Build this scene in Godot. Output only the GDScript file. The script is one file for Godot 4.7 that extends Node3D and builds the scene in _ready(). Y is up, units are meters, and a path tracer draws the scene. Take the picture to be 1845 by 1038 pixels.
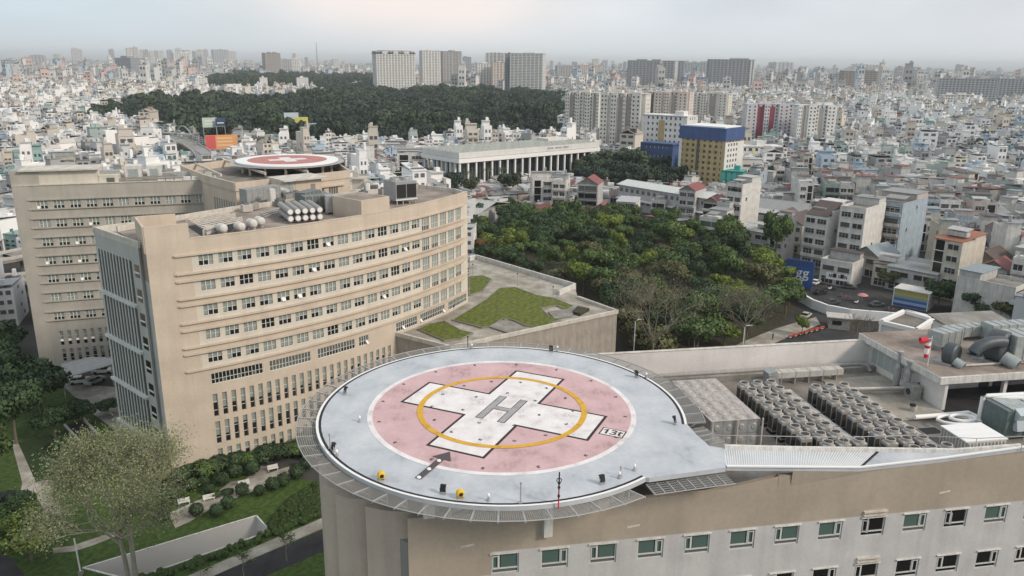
extends Node3D
# A rooftop helipad in a hot, hazy city. Units are metres, y is up; the camera hovers at y = 62, streets lie at y = -2.
const GY := -2.0
const CAMY := 62.0
const FL := 1430.0
var rt := Vector3.RIGHT
var up := Vector3.UP
var fw := Vector3.FORWARD
var rng := RandomNumberGenerator.new()
var M := {}
var T := {}
var taken := {}
var labels := {}
var meshes := {}


class MB:
	var v := PackedVector3Array()
	var n := PackedVector3Array()
	var c := PackedColorArray()
	var use_c := false
	var col := Color(1, 1, 1)

	func tri(a: Vector3, b: Vector3, d: Vector3) -> void:
		var nn := (b - a).cross(d - a).normalized()
		v.append(a); v.append(d); v.append(b)
		n.append(nn); n.append(nn); n.append(nn)
		if use_c:
			c.append(col); c.append(col); c.append(col)

	func quad(a: Vector3, b: Vector3, d: Vector3, e: Vector3) -> void:
		tri(a, b, d)
		tri(a, d, e)

	func tri_n(a: Vector3, b: Vector3, d: Vector3, na: Vector3, nb: Vector3, nd: Vector3) -> void:
		v.append(a); v.append(d); v.append(b)
		n.append(na); n.append(nd); n.append(nb)
		if use_c:
			c.append(col); c.append(col); c.append(col)

	func box(p: Vector3, s: Vector3, bs := Basis()) -> void:
		var x := bs.x * (s.x * 0.5)
		var y := bs.y * (s.y * 0.5)
		var z := bs.z * (s.z * 0.5)
		quad(p - x - y + z, p + x - y + z, p + x + y + z, p - x + y + z)
		quad(p + x - y - z, p - x - y - z, p - x + y - z, p + x + y - z)
		quad(p + x - y + z, p + x - y - z, p + x + y - z, p + x + y + z)
		quad(p - x - y - z, p - x - y + z, p - x + y + z, p - x + y - z)
		quad(p - x + y + z, p + x + y + z, p + x + y - z, p - x + y - z)
		quad(p - x - y - z, p + x - y - z, p + x - y + z, p - x - y + z)

	# a box between two points of a line, w wide (across, level) and h high
	func bar(a: Vector3, b: Vector3, w: float, h: float) -> void:
		var d := b - a
		var z := d.normalized()
		var x := Vector3.UP.cross(z)
		if x.length() < 0.01:
			x = Vector3.RIGHT
		x = x.normalized()
		box((a + b) * 0.5, Vector3(w, h, d.length()), Basis(x, z.cross(x), z))

	func tube(pts: PackedVector3Array, r: float, k := 6, r1 := -1.0) -> void:
		var rings := []
		var m := pts.size()
		for i in m:
			var d: Vector3 = (pts[min(i + 1, m - 1)] - pts[max(i - 1, 0)]).normalized()
			var x := d.cross(Vector3.UP if absf(d.y) < 0.95 else Vector3.RIGHT).normalized()
			var y := x.cross(d)
			var rr := r if r1 < 0.0 else lerpf(r, r1, float(i) / float(m - 1))
			var ring := []
			for j in k:
				var a := TAU * j / k
				ring.append([pts[i] + (x * cos(a) + y * sin(a)) * rr, x * cos(a) + y * sin(a)])
			rings.append(ring)
		for i in m - 1:
			for j in k:
				var p = rings[i][j]; var q = rings[i][(j + 1) % k]
				var s = rings[i + 1][j]; var t = rings[i + 1][(j + 1) % k]
				tri_n(p[0], t[0], q[0], p[1], t[1], q[1])
				tri_n(p[0], s[0], t[0], p[1], s[1], t[1])
		for e in 2:
			var i := 0 if e == 0 else m - 1
			var ctr := pts[i]
			for j in k:
				if e == 0:
					tri(ctr, rings[i][j][0], rings[i][(j + 1) % k][0])
				else:
					tri(ctr, rings[i][(j + 1) % k][0], rings[i][j][0])

	# profile: (radius, height) upwards, turned round the y axis at p
	func lathe(p: Vector3, prof: PackedVector2Array, k := 12, bs := Basis()) -> void:
		for i in prof.size() - 1:
			var a := prof[i]
			var b := prof[i + 1]
			var sl := Vector2(b.y - a.y, a.x - b.x).normalized()
			for j in k:
				var t0 := TAU * j / k
				var t1 := TAU * (j + 1) / k
				var d0 := Vector3(cos(t0), 0, -sin(t0))
				var d1 := Vector3(cos(t1), 0, -sin(t1))
				var n0 := bs * (d0 * sl.x + Vector3.UP * sl.y)
				var n1 := bs * (d1 * sl.x + Vector3.UP * sl.y)
				var a0 := p + bs * (d0 * a.x + Vector3.UP * a.y)
				var a1 := p + bs * (d1 * a.x + Vector3.UP * a.y)
				var b0 := p + bs * (d0 * b.x + Vector3.UP * b.y)
				var b1 := p + bs * (d1 * b.x + Vector3.UP * b.y)
				if a.x > 1e-5:
					tri_n(a0, a1, b1, n0, n1, n1)
				if b.x > 1e-5:
					tri_n(a0, b1, b0, n0, n1, n0)

	func flat(poly: PackedVector2Array, y: float, upward := true) -> void:
		var idx := Geometry2D.triangulate_polygon(poly)
		for i in range(0, idx.size(), 3):
			var a := Vector3(poly[idx[i]].x, y, poly[idx[i]].y)
			var b := Vector3(poly[idx[i + 1]].x, y, poly[idx[i + 1]].y)
			var d := Vector3(poly[idx[i + 2]].x, y, poly[idx[i + 2]].y)
			if ((b - a).cross(d - a).y > 0.0) == upward:
				tri(a, b, d)
			else:
				tri(a, d, b)

	func prism(poly: PackedVector2Array, y0: float, y1: float, bottom := false) -> void:
		var area := 0.0
		var m := poly.size()
		for i in m:
			area += poly[i].cross(poly[(i + 1) % m])
		for i in m:
			var a := poly[i] if area < 0.0 else poly[(i + 1) % m]
			var b := poly[(i + 1) % m] if area < 0.0 else poly[i]
			quad(Vector3(a.x, y0, a.y), Vector3(b.x, y0, b.y), Vector3(b.x, y1, b.y), Vector3(a.x, y1, a.y))
		flat(poly, y1, true)
		if bottom:
			flat(poly, y0, false)

	func ring(p: Vector3, r0: float, r1: float, k: int, a0 := 0.0, a1 := TAU) -> void:
		for i in k:
			var s := lerpf(a0, a1, float(i) / k)
			var t := lerpf(a0, a1, float(i + 1) / k)
			var ds := Vector3(cos(s), 0, sin(s))
			var dt := Vector3(cos(t), 0, sin(t))
			if r0 <= 0.0:
				tri(p, p + dt * r1, p + ds * r1)
			else:
				quad(p + ds * r0, p + dt * r0, p + dt * r1, p + ds * r1)

	func wall_path(pts: PackedVector3Array, th: float, h: float, closed := false) -> void:   # an upright slab along a line at its foot
		var m := pts.size()
		for i in (m if closed else m - 1):
			var a := pts[i]
			var b := pts[(i + 1) % m]
			var mid := (a + b) * 0.5 + Vector3.UP * h * 0.5
			var d := b - a
			d.y = 0
			var z := d.normalized()
			box(mid, Vector3(th, h, d.length() + th * 0.5), Basis(Vector3.UP.cross(z), Vector3.UP, z))

	func mesh() -> ArrayMesh:
		var a := []
		a.resize(Mesh.ARRAY_MAX)
		a[Mesh.ARRAY_VERTEX] = v
		a[Mesh.ARRAY_NORMAL] = n
		if use_c:
			a[Mesh.ARRAY_COLOR] = c
		var m := ArrayMesh.new()
		m.add_surface_from_arrays(Mesh.PRIMITIVE_TRIANGLES, a)
		return m


func ray(u: float, v: float) -> Vector3:
	return fw + rt * ((u - 922.5) / FL) - up * ((v - 519.0) / FL)


func gp(u: float, v: float, y: float) -> Vector3:      # the point at height y seen at that place of the photograph
	var d := ray(u, v)
	return Vector3(0, CAMY, 0) + d * ((y - CAMY) / d.y)


func g2(u: float, v: float, y: float) -> Vector2:
	var p := gp(u, v, y)
	return Vector2(p.x, p.z)


func poly_px(a: Array, y: float) -> PackedVector2Array:
	var o := PackedVector2Array()
	for i in range(0, a.size(), 2):
		o.append(g2(a[i], a[i + 1], y))
	return o


func path_px(a: Array, y: float) -> PackedVector3Array:
	var o := PackedVector3Array()
	for i in range(0, a.size(), 2):
		o.append(gp(a[i], a[i + 1], y))
	return o


func seen_at(p: Vector3) -> Vector2:
	var d := p - Vector3(0, CAMY, 0)
	var z := d.dot(fw)
	return Vector2(922.5 + FL * d.dot(rt) / z, 519.0 - FL * d.dot(up) / z)


func height_at(v: float, p: Vector3, u := -1.0) -> float:   # the height over p that is seen at row v
	var uu := u if u >= 0.0 else seen_at(p).x
	var d := ray(uu, v)
	return CAMY + d.y * Vector2(p.x, p.z).length() / Vector2(d.x, d.z).length()


func lin(r: float, g: float, b: float) -> Color:
	return Color(r, g, b).linear_to_srgb()


func mat(key: String, c: Color, rough := 0.85, tex := "", scale := Vector3.ONE, metal := 0.0) -> StandardMaterial3D:
	if M.has(key):
		return M[key]
	var m := StandardMaterial3D.new()
	m.resource_name = key
	m.albedo_color = lin(c.r, c.g, c.b)
	m.roughness = rough
	m.metallic = metal
	if tex:
		m.albedo_texture = T[tex]
		m.uv1_triplanar = true
		m.uv1_world_triplanar = true
		m.uv1_scale = scale
	M[key] = m
	return m


func numbered(called: String) -> String:
	if not taken.has(called):
		taken[called] = 0
		return called
	taken[called] += 1
	return "%s_%03d" % [called, taken[called]]


func tag(o: Node, label := "", category := "", group := "", kind := "") -> Node:
	if label:
		o.set_meta("label", label)
	if category:
		o.set_meta("category", category)
	if group:
		o.set_meta("group", group)
	if kind:
		o.set_meta("kind", kind)
	return o


func thing(called: String, label: String, category: String, at := Vector3.ZERO, yaw := 0.0, group := "") -> Node3D:
	var o := Node3D.new()
	o.name = numbered(called)
	add_child(o)
	o.position = at
	o.rotation.y = yaw
	tag(o, label, category, group)
	return o


func obj(called: String, m, mt: Material, parent: Node = null, xf := Transform3D()) -> MeshInstance3D:
	var o := MeshInstance3D.new()
	o.mesh = m.mesh() if m is MB else m
	o.material_override = mt
	o.transform = xf
	if parent == null:
		o.name = numbered(called)
		add_child(o)
	else:
		o.name = called
		parent.add_child(o, true)
	return o


func struct(called: String, m, mt: Material) -> MeshInstance3D:
	var o := obj(called, m, mt)
	o.set_meta("kind", "structure")
	return o


func dup(root: Node3D, at: Vector3, yaw: float, label := "") -> Node3D:
	var r: Node3D = root.duplicate()
	r.name = numbered(str(root.name).rstrip("0123456789").rstrip("_"))
	add_child(r)
	r.position = at
	r.rotation.y = yaw
	if label:
		r.set_meta("label", label)
	return r


func copies(called: String, m: Mesh, mt: Material, xfs: Array, cols: Array = [], parent: Node = null) -> MultiMeshInstance3D:
	var mm := MultiMesh.new()
	mm.transform_format = MultiMesh.TRANSFORM_3D
	mm.use_colors = not cols.is_empty()
	mm.mesh = m
	mm.instance_count = xfs.size()
	for i in xfs.size():
		mm.set_instance_transform(i, xfs[i])
		if cols:
			mm.set_instance_color(i, cols[i])
	var o := MultiMeshInstance3D.new()
	o.multimesh = mm
	o.material_override = mt
	if parent == null:
		o.name = numbered(called)
		add_child(o)
	else:
		o.name = called
		parent.add_child(o, true)
	o.set_meta("kind", "stuff")
	return o


func unit_box() -> Mesh:
	if not meshes.has("box"):
		var b := MB.new()
		b.box(Vector3.ZERO, Vector3.ONE)
		meshes["box"] = b.mesh()
	return meshes["box"]


func part_box(called: String, p: Vector3, s: Vector3, mt: Material, parent: Node, bs := Basis()) -> MeshInstance3D:
	return obj(called, unit_box(), mt, parent, Transform3D(bs.scaled_local(s), p))


func yaw_basis(a: float) -> Basis:
	return Basis(Vector3.UP, a)


# ---------------------------------------------------------------- textures
func noise(seed_: int, f: float, oct := 4) -> FastNoiseLite:
	var k := FastNoiseLite.new()
	k.seed = seed_
	k.frequency = f
	k.noise_type = FastNoiseLite.TYPE_SIMPLEX_SMOOTH
	k.fractal_octaves = oct
	return k


func bytes_of(seed_: int, f: float, oct := 4) -> PackedByteArray:
	var im := noise(seed_, f, oct).get_seamless_image(256, 256)
	im.convert(Image.FORMAT_L8)
	return im.get_data()


# a grey-and-tint picture from a coarse, a fine and a streak pattern; values multiply the colour
func blend_tex(seed_: int, coarse: float, fine: float, streak: float, tint := Vector3.ONE, cf := 0.012, ff := 0.15, spots := 0.0) -> ImageTexture:
	var a := bytes_of(seed_, cf)
	var b := bytes_of(seed_ + 7, ff, 2)
	var s := bytes_of(seed_ + 13, 0.05, 3)
	var out := PackedByteArray()
	out.resize(256 * 256 * 3)
	for y in 256:
		for x in 256:
			var i := y * 256 + x
			var ca := a[i] / 255.0
			var sv := s[((y / 16) % 256) * 256 + x] / 255.0
			var k := 1.0 - coarse * (1.0 - ca) - fine * (b[i] / 255.0) - streak * clampf(sv * 2.0 - 0.9, 0.0, 1.0)
			var w := (1.0 - ca)
			if spots > 0.0:
				var sp := clampf((0.34 - ca) * 5.0, 0.0, 1.0) * clampf(s[((x * 3) % 256) * 256 + y] / 255.0 * 2.0 - 0.5, 0.0, 1.0)
				k -= spots * sp
			out[i * 3] = int(clampf(k * lerpf(1.0, tint.x, w), 0, 1) * 255.0)
			out[i * 3 + 1] = int(clampf(k * lerpf(1.0, tint.y, w), 0, 1) * 255.0)
			out[i * 3 + 2] = int(clampf(k * lerpf(1.0, tint.z, w), 0, 1) * 255.0)
	return ImageTexture.create_from_image(Image.create_from_data(256, 256, false, Image.FORMAT_RGB8, out))


func make_textures() -> void:
	T["wall"] = blend_tex(3, 0.09, 0.05, 0.05)
	T["concrete"] = blend_tex(11, 0.28, 0.10, 0.05, Vector3(1.0, 0.97, 0.92))
	T["deck"] = blend_tex(21, 0.10, 0.05, 0.02, Vector3(0.97, 0.98, 1.0), 0.02, 0.15, 0.07)
	T["worn"] = blend_tex(31, 0.09, 0.05, 0.02, Vector3(1.0, 0.98, 0.98), 0.02, 0.15, 0.09)
	T["grass"] = blend_tex(41, 0.30, 0.28, 0.0, Vector3(1.0, 0.93, 0.8), 0.03, 0.22)
	T["asphalt"] = blend_tex(51, 0.25, 0.2, 0.1)
	T["grime"] = blend_tex(61, 0.13, 0.07, 0.11, Vector3(1.0, 0.985, 0.96))
	T["metal"] = blend_tex(71, 0.12, 0.06, 0.08)


func make_materials() -> void:
	mat("facade", Color(0.68, 0.575, 0.47), 0.9, "wall", Vector3(0.06, 0.06, 0.06))
	mat("facade_pale", Color(0.74, 0.68, 0.59), 0.9, "wall", Vector3(0.06, 0.06, 0.06))
	mat("facade_grey", Color(0.54, 0.54, 0.52), 0.9, "wall", Vector3(0.06, 0.06, 0.06))
	mat("facade_fin", Color(0.70, 0.71, 0.69), 0.8, "wall", Vector3(0.1, 0.05, 0.1))
	mat("facade_rear", Color(0.49, 0.455, 0.405), 0.9, "wall", Vector3(0.06, 0.06, 0.06))
	mat("band_beige", Color(0.455, 0.385, 0.31), 0.9, "wall", Vector3(0.05, 0.05, 0.05))
	mat("band_white", Color(0.60, 0.585, 0.58), 0.9, "wall", Vector3(0.08, 0.08, 0.08))
	mat("screen_wall", Color(0.84, 0.80, 0.78), 0.9, "wall", Vector3(0.05, 0.08, 0.05))
	mat("coping", Color(0.76, 0.72, 0.66), 0.85, "grime", Vector3(0.1, 0.1, 0.1))
	mat("roof_deck", Color(0.32, 0.295, 0.275), 0.95, "concrete", Vector3(0.06, 0.06, 0.06))
	mat("roof_pink", Color(0.47, 0.40, 0.37), 0.95, "concrete", Vector3(0.05, 0.05, 0.05))
	mat("slab_grey", Color(0.40, 0.39, 0.375), 0.9, "concrete", Vector3(0.07, 0.07, 0.07))
	mat("paving", Color(0.54, 0.51, 0.46), 0.9, "concrete", Vector3(0.06, 0.06, 0.06))
	mat("asphalt", Color(0.065, 0.063, 0.066), 0.95, "asphalt", Vector3(0.05, 0.05, 0.05))
	mat("city_ground", Color(0.075, 0.072, 0.07), 0.95, "concrete", Vector3(0.01, 0.01, 0.01))
	mat("lawn", Color(0.095, 0.185, 0.028), 0.95, "grass", Vector3(0.12, 0.12, 0.12))
	mat("lawn_roof", Color(0.225, 0.29, 0.04), 0.95, "grass", Vector3(0.10, 0.10, 0.10))
	mat("soil", Color(0.10, 0.095, 0.06), 0.95, "grass", Vector3(0.08, 0.08, 0.08))
	mat("deck", Color(0.61, 0.63, 0.66), 0.55, "deck", Vector3(0.05, 0.05, 0.05))
	mat("paint_pink", Color(0.70, 0.475, 0.49), 0.7, "worn", Vector3(0.06, 0.06, 0.06))
	mat("paint_white", Color(0.90, 0.87, 0.87), 0.7, "worn", Vector3(0.1, 0.1, 0.1))
	mat("paint_black", Color(0.035, 0.022, 0.022), 0.8)
	mat("paint_grey", Color(0.42, 0.41, 0.42), 0.75, "worn", Vector3(0.2, 0.2, 0.2))
	mat("paint_yellow", Color(0.78, 0.44, 0.03), 0.7, "worn", Vector3(0.2, 0.2, 0.2))
	mat("steel", Color(0.50, 0.50, 0.50), 0.5, "metal", Vector3(0.4, 0.4, 0.4), 0.2)
	mat("steel_white", Color(0.72, 0.72, 0.72), 0.5)
	mat("net_wire", Color(0.38, 0.37, 0.36), 0.6)
	mat("galvanised", Color(0.44, 0.45, 0.45), 0.5, "metal", Vector3(0.3, 0.3, 0.3), 0.2)
	mat("stainless", Color(0.54, 0.49, 0.46), 0.55, "metal", Vector3(0.3, 0.3, 0.3), 0.1)
	mat("unit_cream", Color(0.62, 0.58, 0.54), 0.6, "metal", Vector3(0.3, 0.3, 0.3))
	mat("unit_grey", Color(0.40, 0.385, 0.365), 0.6, "metal", Vector3(0.4, 0.4, 0.4))
	mat("unit_top", Color(0.56, 0.535, 0.51), 0.6, "metal", Vector3(0.7, 0.7, 0.7))
	mat("dark_grille", Color(0.045, 0.042, 0.04), 0.8)
	mat("black", Color(0.012, 0.012, 0.013), 0.7)
	mat("tank_white", Color(0.80, 0.78, 0.76), 0.5, "grime", Vector3(0.3, 0.3, 0.3))
	mat("duct_mid", Color(0.20, 0.215, 0.21), 0.55, "metal", Vector3(0.3, 0.3, 0.3), 0.1)
	mat("duct_dark", Color(0.10, 0.115, 0.13), 0.5, "metal", Vector3(0.3, 0.3, 0.3), 0.2)
	mat("duct_pale", Color(0.50, 0.54, 0.53), 0.45, "metal", Vector3(0.3, 0.3, 0.3), 0.3)
	mat("unit_teal", Color(0.16, 0.215, 0.215), 0.5, "grime", Vector3(0.4, 0.4, 0.4))
	mat("white_paint", Color(0.83, 0.82, 0.80), 0.7, "grime", Vector3(0.2, 0.2, 0.2))
	mat("white_clean", Color(0.82, 0.81, 0.80), 0.6)
	mat("red", Color(0.60, 0.025, 0.04), 0.7)
	mat("yellow", Color(0.75, 0.47, 0.02), 0.5)
	mat("frame_white", Color(0.74, 0.73, 0.69), 0.6)
	mat("curtain", Color(0.27, 0.30, 0.28), 0.5)
	mat("glass_dark", Color(0.018, 0.02, 0.021), 0.12)
	mat("glass_grey", Color(0.12, 0.125, 0.115), 0.15)
	mat("glass_green", Color(0.085, 0.135, 0.12), 0.28)
	mat("glass_black", Color(0.012, 0.011, 0.011), 0.15)
	mat("frame_alu", Color(0.62, 0.62, 0.61), 0.4)
	mat("reveal", Color(0.25, 0.24, 0.23), 0.8)
	var vc := mat("vc", Color(1, 1, 1), 0.85, "grime", Vector3(0.08, 0.12, 0.08))
	vc.vertex_color_use_as_albedo = true
	var vf := mat("vc_far", Color(1, 1, 1), 0.9)
	vf.vertex_color_use_as_albedo = true
	var lf := mat("leaf", Color(1, 1, 1), 0.75)
	lf.vertex_color_use_as_albedo = true
	lf.backlight_enabled = true
	lf.backlight = Color(0.35, 0.35, 0.35)
	mat("bark", Color(0.20, 0.165, 0.125), 0.95, "grime", Vector3(1, 0.4, 1))
	mat("bark_mid", Color(0.27, 0.24, 0.20), 0.95, "grime", Vector3(1, 0.4, 1))
	mat("bark_pale", Color(0.44, 0.41, 0.345), 0.95, "grime", Vector3(1, 0.4, 1))


func make_sky() -> PanoramaSkyMaterial:
	var w := 1024
	var h := 512
	var f := noise(5, 0.0042, 5)
	var g := noise(9, 0.016, 4)
	var data := PackedFloat32Array()
	data.resize(w * h * 3)
	for y in h:
		var el := (0.5 - (y + 0.5) / h) * PI
		for x in w:
			var az := wrapf((x + 0.5) / w * TAU, -PI, PI)      # 0 is straight ahead (-z), to the right positive
			var d := Vector3(sin(az) * cos(el), sin(el), -cos(az) * cos(el))
			var q := d * Vector3(1.0, 3.2, 1.0) * 260.0
			var k := f.get_noise_3dv(q) * 0.6 + g.get_noise_3dv(q) * 0.25
			# grey-white overcast, cooler and a little darker to the left, one brighter and warmer cloud ahead
			var base := Vector3(0.735, 0.765, 0.80)
			var cool := Vector3(0.52, 0.64, 0.70)
			var left := clampf(0.5 - sin(az) * 0.95, 0.0, 1.0) * (0.62 + 0.38 * clampf(1.0 - el * 1.2, 0.0, 1.0))
			var c := base.lerp(cool, left * 0.75)
			c *= 1.0 + k * 0.46 * smoothstep(-0.01, 0.06, el)
			var warm := exp(-(pow((az + 0.12) / 0.17, 2.0) + pow((el - 0.075) / 0.05, 2.0)))
			c = c.lerp(Vector3(1.02, 0.90, 0.84), clampf(warm * (0.9 + k * 1.2), 0.0, 1.0))
			c = c.lerp(Vector3(0.755, 0.775, 0.80), exp(-pow(el / 0.03, 2.0)) * 0.55)
			if el < 0.0:
				c = Vector3(0.35, 0.34, 0.33)
			c *= 1.05
			var i := (y * w + x) * 3
			data[i] = c.x; data[i + 1] = c.y; data[i + 2] = c.z
	var im := Image.create_from_data(w, h, false, Image.FORMAT_RGBF, data.to_byte_array())
	var s := PanoramaSkyMaterial.new()
	s.panorama = ImageTexture.create_from_image(im)
	return s


func _ready() -> void:
	rng.seed = 20240611
	# ---- camera
	var pitch := deg_to_rad(15.87)
	var roll := deg_to_rad(0.65)
	fw = Vector3(0, -sin(pitch), -cos(pitch))
	var r0 := Vector3.RIGHT
	var u0 := r0.cross(fw)
	rt = r0 * cos(roll) + u0 * sin(roll)
	up = -r0 * sin(roll) + u0 * cos(roll)
	var cam := Camera3D.new()
	cam.name = "camera"
	cam.transform = Transform3D(Basis(rt, up, -fw), Vector3(0, CAMY, 0))
	cam.fov = 39.89
	cam.near = 0.5
	cam.far = 16000.0
	add_child(cam)
	cam.current = true
	# ---- sky, air and exposure
	make_textures()
	make_materials()
	var env := Environment.new()
	env.background_mode = Environment.BG_SKY
	var sky := Sky.new()
	sky.sky_material = make_sky()
	env.sky = sky
	env.tonemap_mode = Environment.TONE_MAPPER_LINEAR
	env.tonemap_exposure = 1.0
	env.sdfgi_enabled = true
	env.ssao_enabled = true
	env.ssil_enabled = true
	env.fog_enabled = true
	env.fog_density = 0.00009
	env.fog_light_color = Color(0.955, 0.98, 1.0)
	var we := WorldEnvironment.new()
	we.name = "air_and_sky"
	we.environment = env
	add_child(we)
	# ---- the veiled sun, from the right and a little behind the camera
	var sun := DirectionalLight3D.new()
	sun.name = "veiled_sun"
	sun.light_color = Color(1.0, 0.945, 0.87)
	sun.light_energy = 0.78
	sun.light_angular_distance = 11.0
	sun.shadow_enabled = true
	var to_sun := Vector3(0.80, 0.62, 0.42).normalized()
	sun.transform = Transform3D(Basis.looking_at(-to_sun, Vector3.UP), Vector3(0, 200, 0))
	add_child(sun)
	build_ground()
	build_front_hospital()
	build_rear_hospital()
	build_podium()
	build_pad_building()
	build_helipad()
	build_pad_roof()
	build_garden()
	build_park()
	build_landmarks()
	build_city()


# ---------------------------------------------------------------- walls that follow a line
# a wall line is a Callable: place along it -> [foot point, outward normal]
const ARC_C := Vector2(-109.06, -205.14)
const ARC_R := 108.17


func arc_line(deg: float) -> Array:
	var t = deg_to_rad(deg)
	return [Vector3(ARC_C.x + ARC_R * cos(t), 0, ARC_C.y + ARC_R * sin(t)), Vector3(cos(t), 0, sin(t))]


func straight_line(a: Vector2, b: Vector2) -> Callable:
	var d = (b - a).normalized()
	return func(s: float) -> Array: return [Vector3(a.x + d.x * s, 0, a.y + d.y * s), Vector3(-d.y, 0, d.x)]


# a slab of wall between two places on a line, from depth o0 to o1 (outwards positive)
func slab(b: MB, line: Callable, s0: float, s1: float, y0: float, y1: float, o0: float, o1: float, step := 1.0e9) -> void:
	var k = maxi(1, int(ceil(absf(s1 - s0) / step)))
	for i in k:
		var p: Array = line.call(lerpf(s0, s1, float(i) / k))
		var q: Array = line.call(lerpf(s0, s1, float(i + 1) / k))
		var a0: Vector3 = p[0] + p[1] * o0
		var a1: Vector3 = p[0] + p[1] * o1
		var c0: Vector3 = q[0] + q[1] * o0
		var c1: Vector3 = q[0] + q[1] * o1
		var lo = Vector3.UP * y0
		var hi = Vector3.UP * y1
		b.quad(a1 + lo, c1 + lo, c1 + hi, a1 + hi)
		b.quad(a1 + hi, c1 + hi, c0 + hi, a0 + hi)
		b.quad(a0 + lo, c0 + lo, c1 + lo, a1 + lo)
		if o1 - o0 > 0.5:
			b.quad(c0 + lo, a0 + lo, a0 + hi, c0 + hi)
		if i == 0:
			b.quad(a0 + lo, a1 + lo, a1 + hi, a0 + hi)
		if i == k - 1:
			b.quad(c1 + lo, c0 + lo, c0 + hi, c1 + hi)


func wall_xf(line: Callable, s: float, y: float, o: float) -> Transform3D:
	var p: Array = line.call(s)
	var nn: Vector3 = p[1]
	return Transform3D(Basis(Vector3.UP.cross(nn), Vector3.UP, nn), p[0] + nn * o + Vector3.UP * y)


# window kinds for the hospital wings: [frame, pale panes, dark panes, open sashes]
func wing_window(w: float, h: float, lights: int, low: float, seed_: int, g = 0.13) -> Array:
	var r = RandomNumberGenerator.new()
	r.seed = seed_
	var fr = MB.new()
	var pale = MB.new()
	var dark = MB.new()
	var flap = MB.new()
	var cw = (w + g) / lights
	for i in lights + 1:
		fr.box(Vector3(-w * 0.5 - g * 0.5 + cw * i, 0, 0.04), Vector3(g, h, 0.16))
	fr.box(Vector3(0, h * 0.5 + 0.03, 0.04), Vector3(w + g * 2.0, 0.06, 0.16))
	fr.box(Vector3(0, -h * 0.5 - 0.04, 0.08), Vector3(w + g * 2.0, 0.08, 0.24))
	var mode = r.randi_range(0, 9)
	for i in lights:
		var x = -w * 0.5 + cw * (i + 0.5) - g * 0.5
		var iw = cw - g
		fr.box(Vector3(x, -h * 0.5 + low, 0.03), Vector3(iw, 0.05, 0.1))
		var up_mb = pale if (mode != 0) else dark
		up_mb.box(Vector3(x, low * 0.5 + 0.02, 0), Vector3(iw, h - low - 0.05, 0.03))
		var lit = r.randf()
		if lit < 0.18 and mode > 3:
			flap.box(Vector3(x, -h * 0.5 + low * 0.5, 0.2), Vector3(iw, low, 0.03), Basis(Vector3.RIGHT, -0.75))
			dark.box(Vector3(x, -h * 0.5 + low * 0.5, -0.05), Vector3(iw, low - 0.04, 0.03))
		elif lit < 0.86 and mode != 1:
			dark.box(Vector3(x, -h * 0.5 + low * 0.5, 0), Vector3(iw, low - 0.06, 0.03))
		else:
			pale.box(Vector3(x, -h * 0.5 + low * 0.5, 0), Vector3(iw, low - 0.06, 0.03))
	return [fr.mesh(), pale.mesh() if pale.v.size() else null, dark.mesh() if dark.v.size() else null, flap.mesh() if flap.v.size() else null]


func put_window(kind: Array, xf: Transform3D, parent: Node, upper: Material = null) -> void:
	var f = obj("window", kind[0], M["frame_white"], parent, xf)
	if kind[1]:
		obj("pane", kind[1], upper if upper else M["curtain"], f)
	if kind[2]:
		obj("dark_pane", kind[2], M["glass_dark"], f)
	if kind[3]:
		obj("open_sash", kind[3], M["white_clean"], f)


func slot_window(seed_: int, h: float) -> Array:
	var r = RandomNumberGenerator.new()
	r.seed = seed_
	var fr = MB.new()
	var pale = MB.new()
	var dark = MB.new()
	var flap = MB.new()
	fr.box(Vector3(-0.36, 0, 0.02), Vector3(0.06, h, 0.1))
	fr.box(Vector3(0.36, 0, 0.02), Vector3(0.06, h, 0.1))
	var cut = r.randf_range(0.15, 0.75)
	fr.box(Vector3(0, h * (0.5 - 0.36), 0.02), Vector3(0.66, 0.06, 0.1))
	fr.box(Vector3(0, -h * 0.24, 0.02), Vector3(0.66, 0.06, 0.1))
	pale.box(Vector3(0, h * 0.5 - h * (1.0 - cut) * 0.5, 0), Vector3(0.66, h * (1.0 - cut), 0.02))
	dark.box(Vector3(0, -h * 0.5 + h * cut * 0.5, 0), Vector3(0.66, h * cut, 0.02))
	if r.randf() < 0.15:
		flap.box(Vector3(0, -h * 0.15, 0.2), Vector3(0.62, 0.5, 0.03), Basis(Vector3.RIGHT, -0.8))
	return [fr.mesh(), pale.mesh(), dark.mesh(), flap.mesh() if flap.v.size() else null]


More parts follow.
